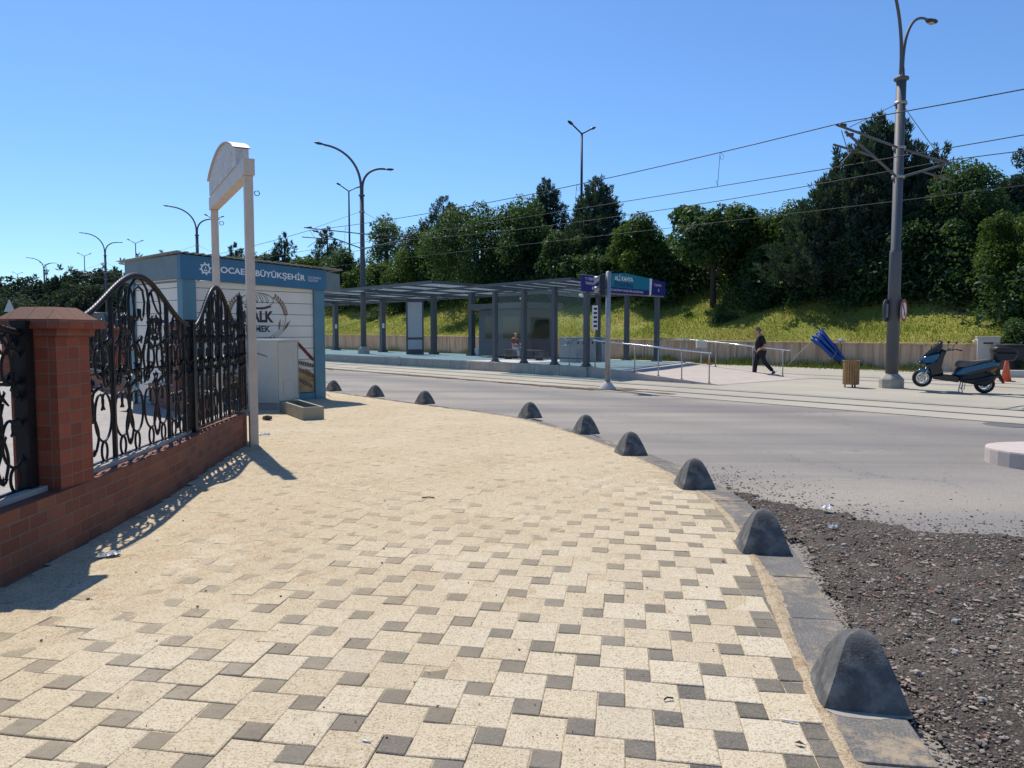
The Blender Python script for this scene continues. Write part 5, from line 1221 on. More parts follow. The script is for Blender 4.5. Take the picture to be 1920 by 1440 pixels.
# signs strapped to the near mast
ms = P(10.39, 23.23); 
def disc_sign(label, off, z, rot, front):
    o = thing('round_road_sign', label, 'road sign', (ms.x + off[0], ms.y + off[1], z), rot)
    m = MB(); m.lathe([(.335, -.012), (.335, .012)], 32, 0, Matrix.Rotation(R(90), 4, 'X')); m.build('disc', M['galv'] if front else M['pole_grey'], o)
    m = MB(); m.box(-.03, .03, .013, .06, -.2, .2); m.build('bracket', M['galv'], o)
    if front:
        m = MB(); k = 36
        for i in range(k):
            a0, a1 = 2 * math.pi * i / k, 2 * math.pi * (i + 1) / k; m.quad([(.24 * math.cos(a0), -.0135, .24 * math.sin(a0)), (.325 * math.cos(a0), -.0135, .325 * math.sin(a0)), (.325 * math.cos(a1), -.0135, .325 * math.sin(a1)), (.24 * math.cos(a1), -.0135, .24 * math.sin(a1))])
        m.build('red_ring', M['red'], o)
        m = MB(); m.quad([(.24 * math.cos(2 * math.pi * i / k), -.0134, .24 * math.sin(2 * math.pi * i / k)) for i in range(k)]); m.build('white_face', M['white'], o)
        m = MB(); m.quad([(-.03, -.015, -.16), (.03, -.015, -.16), (.03, -.015, .05), (-.03, -.015, .05)]); m.quad([(-.03, -.015, .05), (.03, -.015, .05), (-.06, -.015, .12), (-.1, -.015, .07)]); m.quad([(-.02, -.0152, .16), (-.17, -.0152, .12), (-.07, -.0152, -.0)]); m.build('arrow', M['black'], o)
        m = MB(); m.quad([(.14, -.0158, -.2), (.19, -.0158, -.15), (-.14, -.0158, .2), (-.19, -.0158, .15)]); m.build('red_bar', M['red'], o)
disc_sign('round red ringed no turning sign seen edge-on at the right of the near mast', (.235, -.12), 2.25, R(49), True)
disc_sign('dark back of a round road sign at the left of the near mast', (-.26, -.06), 2.25, R(-131), False)
# overhead wires
spans = [-22, 10.39, 42.3, 73.7, 112, 158, 205]
def wire(name, label, n, zm, sag, r, drop_to=None, drops=()):
    pts = []
    for a, b in zip(spans, spans[1:]):
        for i in range(12):
            f_ = i / 12; s = a + (b - a) * f_; pts.append(P(s, n + (0.18 * math.sin(s * .1)), zm + (0.012 * max(0, s - 10)) - sag * 4 * f_ * (1 - f_)))
    o0 = pts[12]; o = thing(name, label, 'overhead wire', o0, 0, 'overhead tram wires')
    m = MB(); m.tube([tuple(p - o0) for p in pts], r, 5); m.build('cable', M['wire'], o)
    for s in drops:
        i = next(k for k in range(len(spans) - 1) if spans[k] <= s < spans[k + 1]); f_ = (s - spans[i]) / (spans[i + 1] - spans[i]); zt = zm + .012 * max(0, s - 10) - sag * 4 * f_ * (1 - f_); zb_ = drop_to + .012 * max(0, s - 10)
        p = P(s, n + .18 * math.sin(s * .1)) - o0; m = MB(); m.tube([(p.x, p.y, zt - o0.z), (p.x - .03, p.y, (zt + zb_) / 2 - o0.z), (p.x - .06, p.y, zb_ - o0.z)], .007, 4)
        m.tube([(p.x + .02, p.y, zt - o0.z), (p.x + .11, p.y, zt - .1 - o0.z), (p.x + .09, p.y, zt - .22 - o0.z), (p.x + .02, p.y, zt - .2 - o0.z), (p.x, p.y, zt - .1 - o0.z)], .006, 4)
        m.tube([(p.x - .06, p.y, zb_ + .02 - o0.z), (p.x - .12, p.y, zb_ + .14 - o0.z), (p.x - .05, p.y, zb_ + .18 - o0.z)], .006, 4); m.build('dropper', M['wire'], o)
DR = (5.9, 14.3, 20.5, 27, 33, 38, 46, 53, 60, 67)
wire('carrier_wire', 'upper carrier wire over the near tram track, highest of the wires', 19.85, 7.16, .32, .015, 6.02, DR)
wire('contact_wire', 'contact wire of the near tram track below the upper carrier wire', 19.85, 6.02, .02, .012)
wire('carrier_wire', 'carrier wire over the far tram track passing behind the near mast', 26.6, 7.12, .32, .015, 6.02, DR)
wire('contact_wire', 'lowest contact wire over the far tram track in front of the trees', 26.6, 6.02, .02, .012)
# highway lamps beyond the trees
hl = None
for px_, yt, Y, lab in ((1091, 250, 73, 'double headed highway lamp rising behind the pointed conifers, tallest on the skyline'), (654, 358, 103, 'double headed highway lamp half hidden behind the left twin lamp mast'), (402, 412, 140, 'distant double headed highway lamp behind the cream entrance post'), (254, 456, 180, 'distant double headed highway lamp above the kiosk roof edge'), (158, 480, 215, 'small distant double headed highway lamp above the far left trees'), (86, 497, 250, 'tiny double headed highway lamp overlapping the far mast at left'), (33, 514, 290, 'tiniest double headed highway lamp at the far left skyline')):
    p = at(px_, yt, Y)
    if hl is None:
        hl = thing('highway_lamp', lab, 'street lamp', (p.x, p.y, 7), TA, 'highway lamps beyond the trees'); H_ = p.z - 7; H0 = H_
        m = MB(); m.tube([(0, 0, -3), (0, 0, H_)], [.17, .10], 8); m.build('pole', M['lamp_dark'], hl)
        for sgn in (-1, 1):
            m = MB(); m.tube([(0, 0, H_ - .05), (0, sgn * 1.15, H_ + .55)], .07, 6); a_ = m.build('arm', M['lamp_dark'], hl)
            m = MB(); m.lathe([(.05, -.3), (.16, -.1), (.17, .2), (.08, .42), (0, .45)], 8, 0, Matrix.Translation((0, sgn * 1.4, H_ + .68)) @ Matrix.Rotation(R(-68 * sgn), 4, 'X') @ Matrix.Diagonal((1, .7, 1, 1))); m.build('lamp_head', M['lamp_dark'], a_)
    else:
        k = 1.0; dup(hl, (p.x, p.y, p.z - H0), TA, lab)

# ------------------------------------------------------------------ traffic signal seen from behind
tl = G(1139, 731, RZ); ts = thing('traffic_signal', 'grey traffic signal post on the road edge with its black signal head turned away', 'traffic signal', (tl.x, tl.y, RZ), 0)
m = MB(); m.lathe([(.078, .2), (.072, 3.40), (.0, 3.42)], 12); m.build('post', M['galv'], ts)
m = MB(); m.lathe([(.26, 0), (.25, .05), (.11, .22), (.085, .24)], 12); m.build('foot', M['concrete_light'], ts)
m = MB(); m.box(-.245, -.10, -.10, .10, 2.73, 3.32); h_ = m.build('signal_head', M['black'], ts, 0.015)
for z in (3.19, 2.90):
    m = MB(); m.lathe([(.088, 0), (.088, .16), (.075, .16), (.07, .02)], 14, 0, Matrix.Translation((-.247, 0, z)) @ Matrix.Rotation(R(-97), 4, 'Y')); m.build('visor', M['galv'], h_)
for zz in (2.85, 3.15): m = MB(); m.box(-.10, -.06, -.02, .02, zz, zz + .04); m.build('bracket', M['galv'], ts)
m = MB(); blob = [(.75 * math.cos(a) * (1 + .2 * math.sin(3 * a)), .28 * math.sin(a) * (1 + .25 * math.cos(4 * a))) for a in [2 * math.pi * k / 30 for k in range(30)]]
m.prism(blob, -.03, .02); o = m.build('dirt_patch', M['dirt']); o.location = (tl.x + .35, tl.y - .1, RZ); kind(o, 'structure')
# ------------------------------------------------------------------ people
DG = bpy.context.evaluated_depsgraph_get
def skin(name, verts, edges, mat, parent, sub=2, root=0, name_out=None):
    me = bpy.data.meshes.new(name); me.from_pydata([v[0] for v in verts], edges, [])
    o = bpy.data.objects.new(name + '_source', me); C.objects.link(o)
    o.modifiers.new('skin', 'SKIN'); sb = o.modifiers.new('sub', 'SUBSURF'); sb.levels = sub; sb.render_levels = sub
    for i, v in enumerate(verts):
        r_ = v[1]; me.skin_vertices[0].data[i].radius = (r_, r_) if not isinstance(r_, tuple) else r_
        me.skin_vertices[0].data[i].use_root = (i == root)
    bpy.context.view_layer.update()
    out = bpy.data.meshes.new_from_object(o.evaluated_get(DG())); out.name = name
    bpy.data.objects.remove(o); out.materials.clear(); out.materials.append(mat)
    for p in out.polygons: p.use_smooth = True
    ob = bpy.data.objects.new(name, out); C.objects.link(ob); ob.parent = parent; return ob
def chain(vs, es, pts, start=None):
    prev = start; ids = []
    for p in pts:
        vs.append(p); i = len(vs) - 1
        if prev is not None: es.append((prev, i))
        prev = i; ids.append(i)
    return ids
def hand(vs, es, wrist, palm, tips_dir, spread, up):
    c_ = Vector(palm[0]); d_ = Vector(tips_dir).normalized(); s_ = Vector(spread).normalized(); u_ = Vector(up)
    ids = chain(vs, es, [palm], wrist)
    for k, ln in enumerate((.062, .072, .07, .055)):
        b = c_ + s_ * (.027 * (1.5 - k)) + d_ * .03
        chain(vs, es, [(tuple(b), .011), (tuple(b + d_ * ln * .5 + u_ * .006), .009), (tuple(b + d_ * ln * .85 + u_ * .024), .0075)], ids[0])
    b = c_ + s_ * .035; chain(vs, es, [(tuple(b + d_ * .0 + u_ * .01), .012), (tuple(b + s_ * .018 + d_ * .04 + u_ * .02), .009)], ids[0])
mp_ = G(1425, 706.5, RZ); man = thing('person', 'man in black short sleeved shirt and black trousers striding left past the ramp rails', 'person', (mp_.x, mp_.y, RZ + .012), R(172)); man.scale = (1.04, 1.04, 1.03)
vs, es = [], []
pel = chain(vs, es, [((0, 0, .95), .145)])[0]
sp_ = chain(vs, es, [((.03, 0, 1.10), .155), ((.03, 0, 1.26), .155), ((.0, 0, 1.40), .13), ((.03, 0, 1.50), .075), ((.075, 0, 1.56), .062), ((.115, 0, 1.64), .088), ((.115, 0, 1.72), .078)], pel)
chain(vs, es, [((.205, 0, 1.635), .022), ((.222, 0, 1.622), .014)], sp_[5])
for sg in (1, -1): chain(vs, es, [((.10, sg * .085, 1.64), .014), ((.09, sg * .10, 1.65), .012)], sp_[5])
nl = chain(vs, es, [((-.01, .10, .88), .10), ((-.13, .105, .52), .062), ((-.30, .105, .33), .055), ((-.44, .105, .19), .042)], pel)
fl = chain(vs, es, [((.05, -.10, .86), .10), ((.15, -.10, .50), .062), ((.165, -.10, .28), .055), ((.18, -.10, .12), .042)], pel)
a1 = chain(vs, es, [((-.02, .17, 1.42), .062), ((-.075, .225, 1.28), .05), ((-.11, .245, 1.14), .042), ((.0, .255, 1.05), .037), ((.085, .25, .985), .027)], sp_[2])
hand(vs, es, a1[-1], ((.125, .25, .955), .030), (.75, -.1, -.65), (0, 1, 0), (-.3, -.6, -.4))
a2 = chain(vs, es, [((.0, -.17, 1.42), .062), ((-.08, -.22, 1.28), .05), ((-.13, -.24, 1.14), .042), ((-.11, -.25, 1.0), .036), ((-.08, -.25, .90), .027)], sp_[2])
hand(vs, es, a2[-1], ((-.07, -.25, .855), .030), (.2, 0, -1), (0, 1, 0), (.5, 0, 0))
skin('body', vs, es, M['skin'], man)
vs, es = [], []
c_ = chain(vs, es, [((.0, 0, .92), .168)])[0]; s_ = chain(vs, es, [((.045, 0, 1.08), .178), ((.045, 0, 1.25), .174), ((.0, 0, 1.40), .15), ((.02, 0, 1.485), .085)], c_)
for sg, e_ in ((1, ((-.075, .23, 1.27), .072)), (-1, ((-.08, -.23, 1.27), .072))): chain(vs, es, [((-.015, sg * .18, 1.415), .083), e_, ((e_[0][0] - .03, e_[0][1] + sg * .015, 1.17), .066)], s_[2])
skin('shirt', vs, es, M['shirt_black'], man)
vs, es = [], []
c_ = chain(vs, es, [((.0, 0, .93), .16)])[0]
chain(vs, es, [((-.01, .095, .86), .122), ((-.125, .105, .52), .088), ((-.30, .105, .335), .076), ((-.425, .105, .205), .068)], c_); chain(vs, es, [((.05, -.095, .84), .122), ((.15, -.10, .50), .088), ((.165, -.10, .28), .078), ((.175, -.10, .10), .074)], c_)
skin('trousers', vs, es, M['trousers'], man)
def shoe(heel, toe, par):
    h_, t_ = Vector(heel), Vector(toe); d_ = (t_ - h_).normalized(); u_ = Vector((-d_.z, 0, d_.x)); vs, es = [], []
    chain(vs, es, [(tuple(h_), .045), (tuple(h_ + d_ * .09 + u_ * .012), .048), (tuple(h_ + (t_ - h_) * .75), .042), (tuple(t_), .03)]); s_ = skin('shoe', vs, es, M['shoe'], par, 1)
    m = MB(); q = Matrix((( d_.x, 0, u_.x, h_.x), (d_.y, 1, u_.y, h_.y), (d_.z, 0, u_.z, h_.z), (0, 0, 0, 1))); m.prism([(-.06, -.035), (.05, -.042), (.2, -.045), (.255, -.02), (.255, .02), (.2, .045), (.05, .042), (-.06, .035)], -.05, -.028, 0, q); m.build('sole', M['sole'], s_)
shoe((.17, -.10, .055), (.40, -.10, .045), man); shoe((-.475, .105, .15), (-.36, .105, .04), man) if False else shoe((-.50, .105, .215), (-.365, .105, .055), man)
vs, es = [], []; chain(vs, es, [((.085, 0, 1.70), .088), ((.05, 0, 1.65), .078), ((.055, 0, 1.60), .05)]); chain(vs, es, [((.13, 0, 1.745), .065)], 0); skin('hair', vs, es, M['hair'], man, 2)
# seated person on the bench
sp0 = thing('person', 'person with brown hair and brown top seated behind the shelter glass', 'person', P(27.6, 22.95, DZ), TA + math.pi)
vs, es = [], []; p_ = chain(vs, es, [((0, 0, .55), .13)])[0]; q = chain(vs, es, [((.01, 0, .72), .13), ((.03, 0, .90), .13), ((.04, 0, 1.02), .07), ((.06, 0, 1.08), .055), ((.08, 0, 1.17), .088), ((.08, 0, 1.24), .078)], p_)
chain(vs, es, [((.17, 0, 1.16), .018)], q[4])
for sg in (1, -1):
    chain(vs, es, [((.12, sg * .10, .53), .085), ((.42, sg * .11, .52), .062), ((.45, sg * .11, .28), .052), ((.44, sg * .11, .09), .04), ((.56, sg * .11, .05), .035)], p_)
    a = chain(vs, es, [((.03, sg * .17, .93), .05), ((.10, sg * .2, .72), .042), ((.32, sg * .13, .70), .034)], q[1]); hand(vs, es, a[-1], ((.36, sg * .11, .70), .028), (1, 0, -.3), (0, 1, 0), (0, 0, -.4))
skin('body', vs, es, M['skin'], sp0)
vs, es = [], []; c_ = chain(vs, es, [((0, 0, .54), .15), ((.02, 0, .72), .148), ((.03, 0, .91), .142), ((.04, 0, 1.0), .075)])
for sg in (1, -1): chain(vs, es, [((.03, sg * .17, .935), .065), ((.09, sg * .2, .74), .056)], c_[2])
skin('top', vs, es, M['cloth_brown'], sp0)
vs, es = [], []; c_ = chain(vs, es, [((0, 0, .54), .14)])[0]
for sg in (1, -1): chain(vs, es, [((.12, sg * .09, .53), .105), ((.42, sg * .11, .52), .08), ((.45, sg * .11, .28), .068), ((.44, sg * .11, .12), .06)], c_)
skin('trousers', vs, es, M['cloth_pale'], sp0)
vs, es = [], []; chain(vs, es, [((.06, 0, 1.22), .095), ((.02, 0, 1.14), .085), ((-.02, 0, 1.0), .06)]); skin('hair', vs, es, M['hair_dark'], sp0)

# ------------------------------------------------------------------ maxi scooter on its centre stand
g0 = G(1845, 738, RZ); bk = thing('motor_scooter', 'parked petrol blue motor scooter on its centre stand with a black top box', 'motor scooter', (g0.x, g0.y, RZ + .012), R(166))
K = lambda cx, cy: ((1430 - cx) * .00209, (1222 - cy) * .00206)
def side(mb, pts, hw, mi=0, **kw): mb.prof([K(*p) for p in pts], hw, mi, **kw)
def wheel(cx, cy, r, w):
    x, z = K(cx, cy); Mx = Matrix.Translation((x, 0, z)) @ Matrix.Rotation(R(90), 4, 'X')
    m = MB(); m.lathe([(r * .66, -w * .42), (r * .82, -w * .5), (r * .95, -w * .36), (r, -w * .12), (r, w * .12), (r * .95, w * .36), (r * .82, w * .5), (r * .66, w * .42), (r * .64, 0), (r * .66, -w * .42)], 30, 0, Mx, True, False); wh = m.build('tyre', M['tyre'], bk)
    m = MB(); m.lathe([(r * .67, -w * .36), (r * .60, -w * .4), (r * .57, -w * .3), (r * .57, w * .3), (r * .60, w * .4), (r * .67, w * .36)], 26, 0, Mx, True, False)
    for k in range(5):
        a = 2 * math.pi * k / 5 + .3
        for da in (-.13, .13): m.bar(Mx @ Vector((r * .16 * math.cos(a), r * .16 * math.sin(a), w * .12)), Mx @ Vector((r * .6 * math.cos(a + da), r * .6 * math.sin(a + da), w * .15)), .028, .022)
    m.lathe([(.045, -w * .5), (.045, w * .5)], 14, 0, Mx); m.build('rim', M['alloy'], wh)
    m = MB(); m.lathe([(r * .22, w * .40), (r * .44, w * .40), (r * .44, w * .44), (r * .22, w * .44)], 20, 0, Mx, True, False); m.build('brake_disc', M['alloy'], wh)
wheel(690, 1030, .252, .115); wheel(1430, 1100, .255, .135)
m = MB(); side(m, [(880, 690), (800, 715), (700, 745), (655, 795), (690, 832), (800, 842), (850, 790), (885, 730)], .17, 0, taper=lambda x, z: .45 + .55 * min(1, max(0, (K(655, 0)[0] - x) / .35))); m.build('front_fairing', M['bike_blue'], bk)
m = MB(); side(m, [(898, 528), (868, 560), (800, 630), (690, 745), (720, 742), (830, 700), (885, 680), (915, 610), (912, 555)], .13, 0, taper=lambda x, z: .5 + .5 * min(1, max(0, (K(655, 0)[0] - x) / .4))); m.build('windshield', M['bike_black'], bk)
m = MB(); side(m, [(645, 800), (640, 842), (700, 850), (720, 835), (690, 805)], .10, 0); m.build('headlight', M['dark_glass'], bk)
m = MB(); side(m, [(835, 800), (760, 835), (720, 850), (760, 900), (790, 1000), (850, 1005), (930, 970), (905, 880), (935, 730), (960, 660), (900, 640)], .19, 0); m.build('leg_shield', M['bike_black'], bk)
m = MB(); side(m, [(625, 935), (650, 910), (720, 900), (770, 925), (800, 985), (770, 965), (700, 945), (640, 955)], .075, 0); m.build('front_mudguard', M['bike_blue'], bk)
m = MB()
for y in (-.085, .085): m.tube([(*K(690, 1030)[:1], y, K(690, 1030)[1]), (K(760, 880)[0], y, K(760, 880)[1])], .025, 8)
m.tube([(K(760, 880)[0], 0, K(760, 880)[1]), (K(905, 640)[0], 0, K(905, 640)[1])], .035, 8); m.build('fork', M['alloy'], bk)
m = MB(); side(m, [(790, 990), (850, 1000), (930, 975), (1050, 985), (1130, 1010), (1110, 1085), (1050, 1075), (830, 1045)], .17, 0); m.build('floorboard', M['bike_black'], bk)
m = MB(); side(m, [(1080, 862), (1098, 810), (1130, 795), (1300, 795), (1400, 780), (1490, 768), (1505, 790), (1380, 815), (1290, 850), (1180, 885), (1100, 885)], .15, 0); m.build('seat', M['seat'], bk)
m = MB(); side(m, [(1045, 992), (1090, 930), (1130, 890), (1280, 852), (1400, 815), (1520, 790), (1590, 805), (1570, 850), (1420, 893), (1260, 940), (1130, 985)], .17, 0); m.build('rear_fairing', M['bike_blue'], bk)
m = MB(); side(m, [(1095, 895), (1140, 880), (1280, 870), (1500, 820), (1560, 850), (1540, 900), (1400, 950), (1200, 1000), (1060, 1005)], .14, 0); m.build('tail_body', M['bike_black'], bk)
m = MB(); side(m, [(1100, 1010), (1250, 960), (1400, 930), (1500, 950), (1560, 1010), (1530, 1070), (1440, 1130), (1300, 1110), (1150, 1080)], .12, 0); m.build('engine', M['black'], bk)
m = MB(); m.tube([(K(1130, 1050)[0], .15, K(0, 1050)[1]), (K(1300, 1055)[0], .17, K(0, 1055)[1]), (K(1500, 1000)[0], .18, K(0, 1000)[1]), (K(1560, 985)[0], .18, K(0, 985)[1])], [.02, .04, .055, .05], 10); m.build('exhaust', M['bike_black'], bk)
m = MB(); side(m, [(1545, 905), (1580, 900), (1660, 1085), (1640, 1092), (1560, 980)], .07, 0); m.build('rear_mudguard', M['black'], bk)
m = MB(); side(m, [(1450, 905), (1550, 880), (1560, 920), (1480, 940)], .12, 0); m.build('tail_light', paint('amber lamp plastic', (0.35, 0.09, 0.02), 0.3, 0.05), bk)
m = MB(); side(m, [(1505, 700), (1520, 780), (1590, 795), (1740, 785), (1780, 720), (1780, 690), (1500, 688)], .21, 0); tbx = m.build('top_box', M['black'], bk)
m = MB(); side(m, [(1500, 684), (1505, 625), (1540, 608), (1690, 612), (1780, 660), (1785, 684)], .205, 0); m.build('lid', M['black'], tbx)
m = MB(); side(m, [(1480, 790), (1620, 790), (1620, 812), (1500, 812)], .1, 0); m.build('carrier_rack', M['black'], bk)
m = MB(); hx, hz = K(985, 655); m.tube([(hx - .20, .33, hz + .0), (hx - .1, .22, hz + .03), (hx, .08, hz - .01), (hx, -.08, hz - .01), (hx - .1, -.22, hz + .03), (hx - .2, -.33, hz)], .016, 8); hb = m.build('handlebar', M['black'], bk)
for sg in (1, -1):
    m = MB(); m.tube([(hx - .2, sg * .33, hz), (hx - .245, sg * .37, hz - .004)], .021, 8); m.build('grip', M['tyre'], hb)
    m = MB(); m.tube([(hx - .06, sg * .2, hz + .03), (hx - .07, sg * .27, hz + .12), (hx - .10, sg * .33, hz + .19)], .008, 6); Mx = Matrix.Translation((hx - .11, sg * .35, hz + .21)) @ Matrix.Rotation(R(90), 4, 'Y') @ Matrix.Diagonal((.6, 1, 1, 1)); m.lathe([(.0, -.018), (.06, -.014), (.065, .0), (.06, .014), (0, .018)], 14, 0, Mx); m.build('mirror', M['black'], hb)
m = MB(); x0, z0 = K(1165, 1070)
for sg in (.1, -.1): m.tube([(x0, sg * .8, z0), (x0 + .03, sg * 1.3, .10), (x0 + .02, sg * 1.6, .012)], .013, 6); m.tube([(x0 - .06, sg * .8, z0 - .02), (x0 - .02, sg * 1.3, .09)], .010, 6)
m.tube([(x0 + .02, -.12, .13), (x0 + .02, .12, .13)], .011, 6); m.build('centre_stand', M['galv'], bk)

# ------------------------------------------------------------------ wooden bin
bp = G(1595, 727, RZ); bn_ = thing('litter_bin', 'round wooden slatted litter bin in front of the blue bundle', 'litter bin', (bp.x, bp.y, RZ + .012), R(10))
m = MB(); ns_ = 20
for k in range(ns_):
    a = 2 * math.pi * k / ns_; Mx = Matrix.Rotation(a, 4, 'Z'); m.box(.213, .232, -.028, .028, .09, .79, 0, Mx)
m.build('slats', M['wood'], bn_)
m = MB(); m.lathe([(.20, .1), (.205, .76), (.19, .76), (.185, .12)], 20); m.build('liner', M['black'], bn_)
m = MB(); m.lathe([(.20, .79), (.245, .79), (.245, .815), (.20, .815), (.2, .79)], 20, 0, None, False, False); m.build('rim', M['wood'], bn_)
for a in (40, 160, 280): m = MB(); m.box(.15, .18, -.02, .02, 0, .1, 0, Matrix.Rotation(R(a), 4, 'Z')); m.build('leg', M['black'], bn_)
# ------------------------------------------------------------------ blue bundle leaning on the wall
q0 = G(1590, 688, RZ); nb = thing('blue_bundle', 'bundle of long rolled blue plastic tubes leaning on the retaining wall behind the bin', 'bundle', (q0.x - .55, q0.y - 1.3, RZ), 0)
top = Vector((-1.25, .75, 1.45)); 
for k in range(12):
    a = k * .8; f_ = Vector((.10 * math.cos(a), .12 * math.sin(a) - .05, .05 * math.sin(a))); e_ = top + Vector((.22 * math.cos(a * 1.0) + .03, .12 * math.sin(a), .22 * math.sin(a * 1.3) + .02 * k - .05))
    e_ = e_ * (1 + .03 * math.sin(k * 2.1)); m = MB(); pts = [f_ + (e_ - f_) * (i / 8) + Vector((0, 0, -.03 * math.sin(math.pi * i / 8) + .012 * math.sin(i * 1.7 + k))) for i in range(9)]
    m.tube([(*p,) for p in [(p.x, p.y, p.z + .06) for p in pts]], [.066 + .016 * math.sin(i * 1.3 + k) for i in range(9)], 7); m.build('rolled_tube', M['tarp_blue'], nb)
m = MB(); m.tube([(-.62 + .24 * math.cos(a) * .5, .3 + .24 * math.sin(a), .62 + .2 * math.cos(a)) for a in [2 * math.pi * k / 14 for k in range(14)]], .012, 5, closed=True, cap=False); m.build('tie', M['rope'], nb)
m = MB(); m.tube([(-1.35, .72, 1.35), (-2.0, .75, .72), (-2.55, .8, .10)], .010, 5); m.build('rope', M['rope'], nb)
# ------------------------------------------------------------------ wall side clutter
cp_ = G(1852, 700, RZ); cb = thing('meter_cabinet', 'weathered light grey metal meter cabinet standing at the wall behind the scooter', 'cabinet', (cp_.x, cp_.y, RZ), R(-22))
m = MB(); m.box(-.40, .40, 0, .4, 0, 1.45); m.build('body', M['cabinet'], cb, .012); m = MB(); m.box(-.43, .43, -.03, .43, 1.452, 1.50); m.build('roof', M['cabinet'], cb, .01)
m = MB(); m.box(-.35, .35, -.016, -.002, .08, 1.38); d_ = m.build('door', M['cabinet'], cb, .004); m = MB(); m.box(-.2, .14, -.03, -.0165, 1.20, 1.26); m.build('vent', M['black'], d_); m = MB(); m.box(.02, .16, -.0185, -.0165, .85, 1.02); m.build('sticker', paint('faded sticker', (.4, .3, .2), .6, .2, 20), d_)
ck = G(1886, 716, RZ); cn = thing('traffic_cone', 'tall faded orange traffic cone behind the scooter rear wheel', 'traffic cone', (ck.x, ck.y, RZ + .012), R(10))
m = MB(); m.lathe([(.16, .03), (.045, .74), (.03, .76), (0, .76)], 20); m.build('cone', M['cone'], cn); m = MB(); m.box(-.2, .2, -.2, .2, 0, .03); m.build('foot', M['cone'], cn, .01)
r0 = G(1306, 686, 0); rc = thing('small_marker_cone', 'small red marker cone at the wall foot beyond the ramp', 'traffic cone', (r0.x, r0.y - 2.4, RZ + .012)); m = MB(); m.lathe([(.13, .03), (.03, .55), (0, .56)], 14); m.build('cone', M['red'], rc); m = MB(); m.box(-.16, .16, -.16, .16, 0, .03); m.build('foot', M['red'], rc)
mb_ = thing('meter_box', 'small grey meter box on a thin post before the wall beyond the ramp', 'meter box', (r0.x + .0, r0.y - .9, RZ)); m = MB(); m.box(-.03, .03, -.03, .03, 0, .95); m.build('post', M['galv'], mb_); m = MB(); m.box(-.24, .24, -.12, .12, .952, 1.32); m.build('box', M['cabinet'], mb_, .01)
b0 = G(1783, 697, RZ); m = MB(); m.box(-.32, .32, -.17, .17, 0, .16); m.box(-.32, .05, -.17, .17, .162, .26); o = m.build('concrete_block', M['concrete_light'], bevel=.02); o.location = (b0.x, b0.y, RZ + .012); o.rotation_euler = (0, 0, R(-15)); tag(o, 'pale stepped concrete block on the ground behind the scooter seat', 'block')
b0 = G(1906, 708, RZ); m = MB(); m.box(-.5, 2.2, -.15, .15, 0, .26); o = m.build('kerb_block', M['concrete_light'], bevel=.025); o.location = (b0.x, b0.y, RZ + .012); o.rotation_euler = (0, 0, R(-14)); tag(o, 'long pale kerb block lying at the right frame edge behind the orange cone', 'kerb block')
b0 = G(1893, 704, RZ); dk = thing('plastic_container', 'black plastic container standing behind the scooter top box near the wall', 'container', (b0.x, b0.y, RZ)); m = MB(); m.box(-.36, .36, -.3, .3, 0, 1.12); m.build('body', M['black'], dk, .04); m = MB(); m.box(-.39, .39, -.33, .33, 1.122, 1.2); m.build('lid', M['black'], dk, .02)
for (px_, yb, yt, dx, lab) in ((1910, 650, 612, 0.0, 'upright weathered wooden post on the slope at the right frame edge'), (1918, 652, 628, -.35, 'leaning weathered wooden stake beside the upright wooden post')):
    p = at(px_, yb, 31.5); q = at(px_, yt, 31.5); m = MB(); m.tube([(0, 0, -.6), (dx, 0, q.z - p.z)], .055, 8); o = m.build('wooden_post', M['old_wood']); o.location = p; tag(o, lab, 'post')
for px_, py_, s_, lab in ((1495, 640, .17, 'pale stone sitting on the retaining wall top left of the mast'), (1570, 639, .2, 'pale stone on the retaining wall top above the blue bundle'), (1822, 645, .26, 'white rubble lump on the wall top beside the meter cabinet')):
    q = at(px_, py_, 36 if px_ < 1700 else 31.2); m = MB(); lumpstone(m, s_, int(px_)); o = m.build('loose_stone', M['concrete_light']); sx_, nx_ = Vector((q.x, q.y, 0)).dot(TT), 35.05; o.location = P(sx_, nx_, wall_top(sx_) + s_ * .45); tag(o, lab, 'stone')

# ------------------------------------------------------------------ far side of the courtyard: low wall, pillars, panels
fa, fb = Vector((-5.45, 14.0, 0)), Vector((-12.45, 22.9, 0)); fd = (fb - fa).normalized(); fL = 26.0
fw = thing('low_wall', 'straight low brick wall on the far side of the courtyard behind the near fence', 'wall', fa, math.atan2(fd.y, fd.x))
m = MB(); m.box(0, fL, -.16, .16, -.05, .48, 0, None, True); m.build('brickwork', M['brick_wall'], fw); m = MB(); m.box(0, fL, -.07, .07, .482, .52); m.build('coping_strip', M['concrete'], fw)
fp_src = None; src = bpy.data.objects
for i in range(4):
    a = fa + fd * (1.9 + 5.8 * i); lab = ['far brick pillar nearest the kiosk seen through the fence', 'far courtyard brick pillar second from the kiosk', 'far courtyard brick pillar third from the kiosk', 'far courtyard brick pillar fourth from the kiosk', 'far courtyard brick pillar farthest left from the kiosk'][i]
    r_ = dup(pill, (a.x, a.y, .482), math.atan2(fd.y, fd.x) + math.pi / 2, lab); r_['group'] = 'far courtyard pillars'
fpan = None
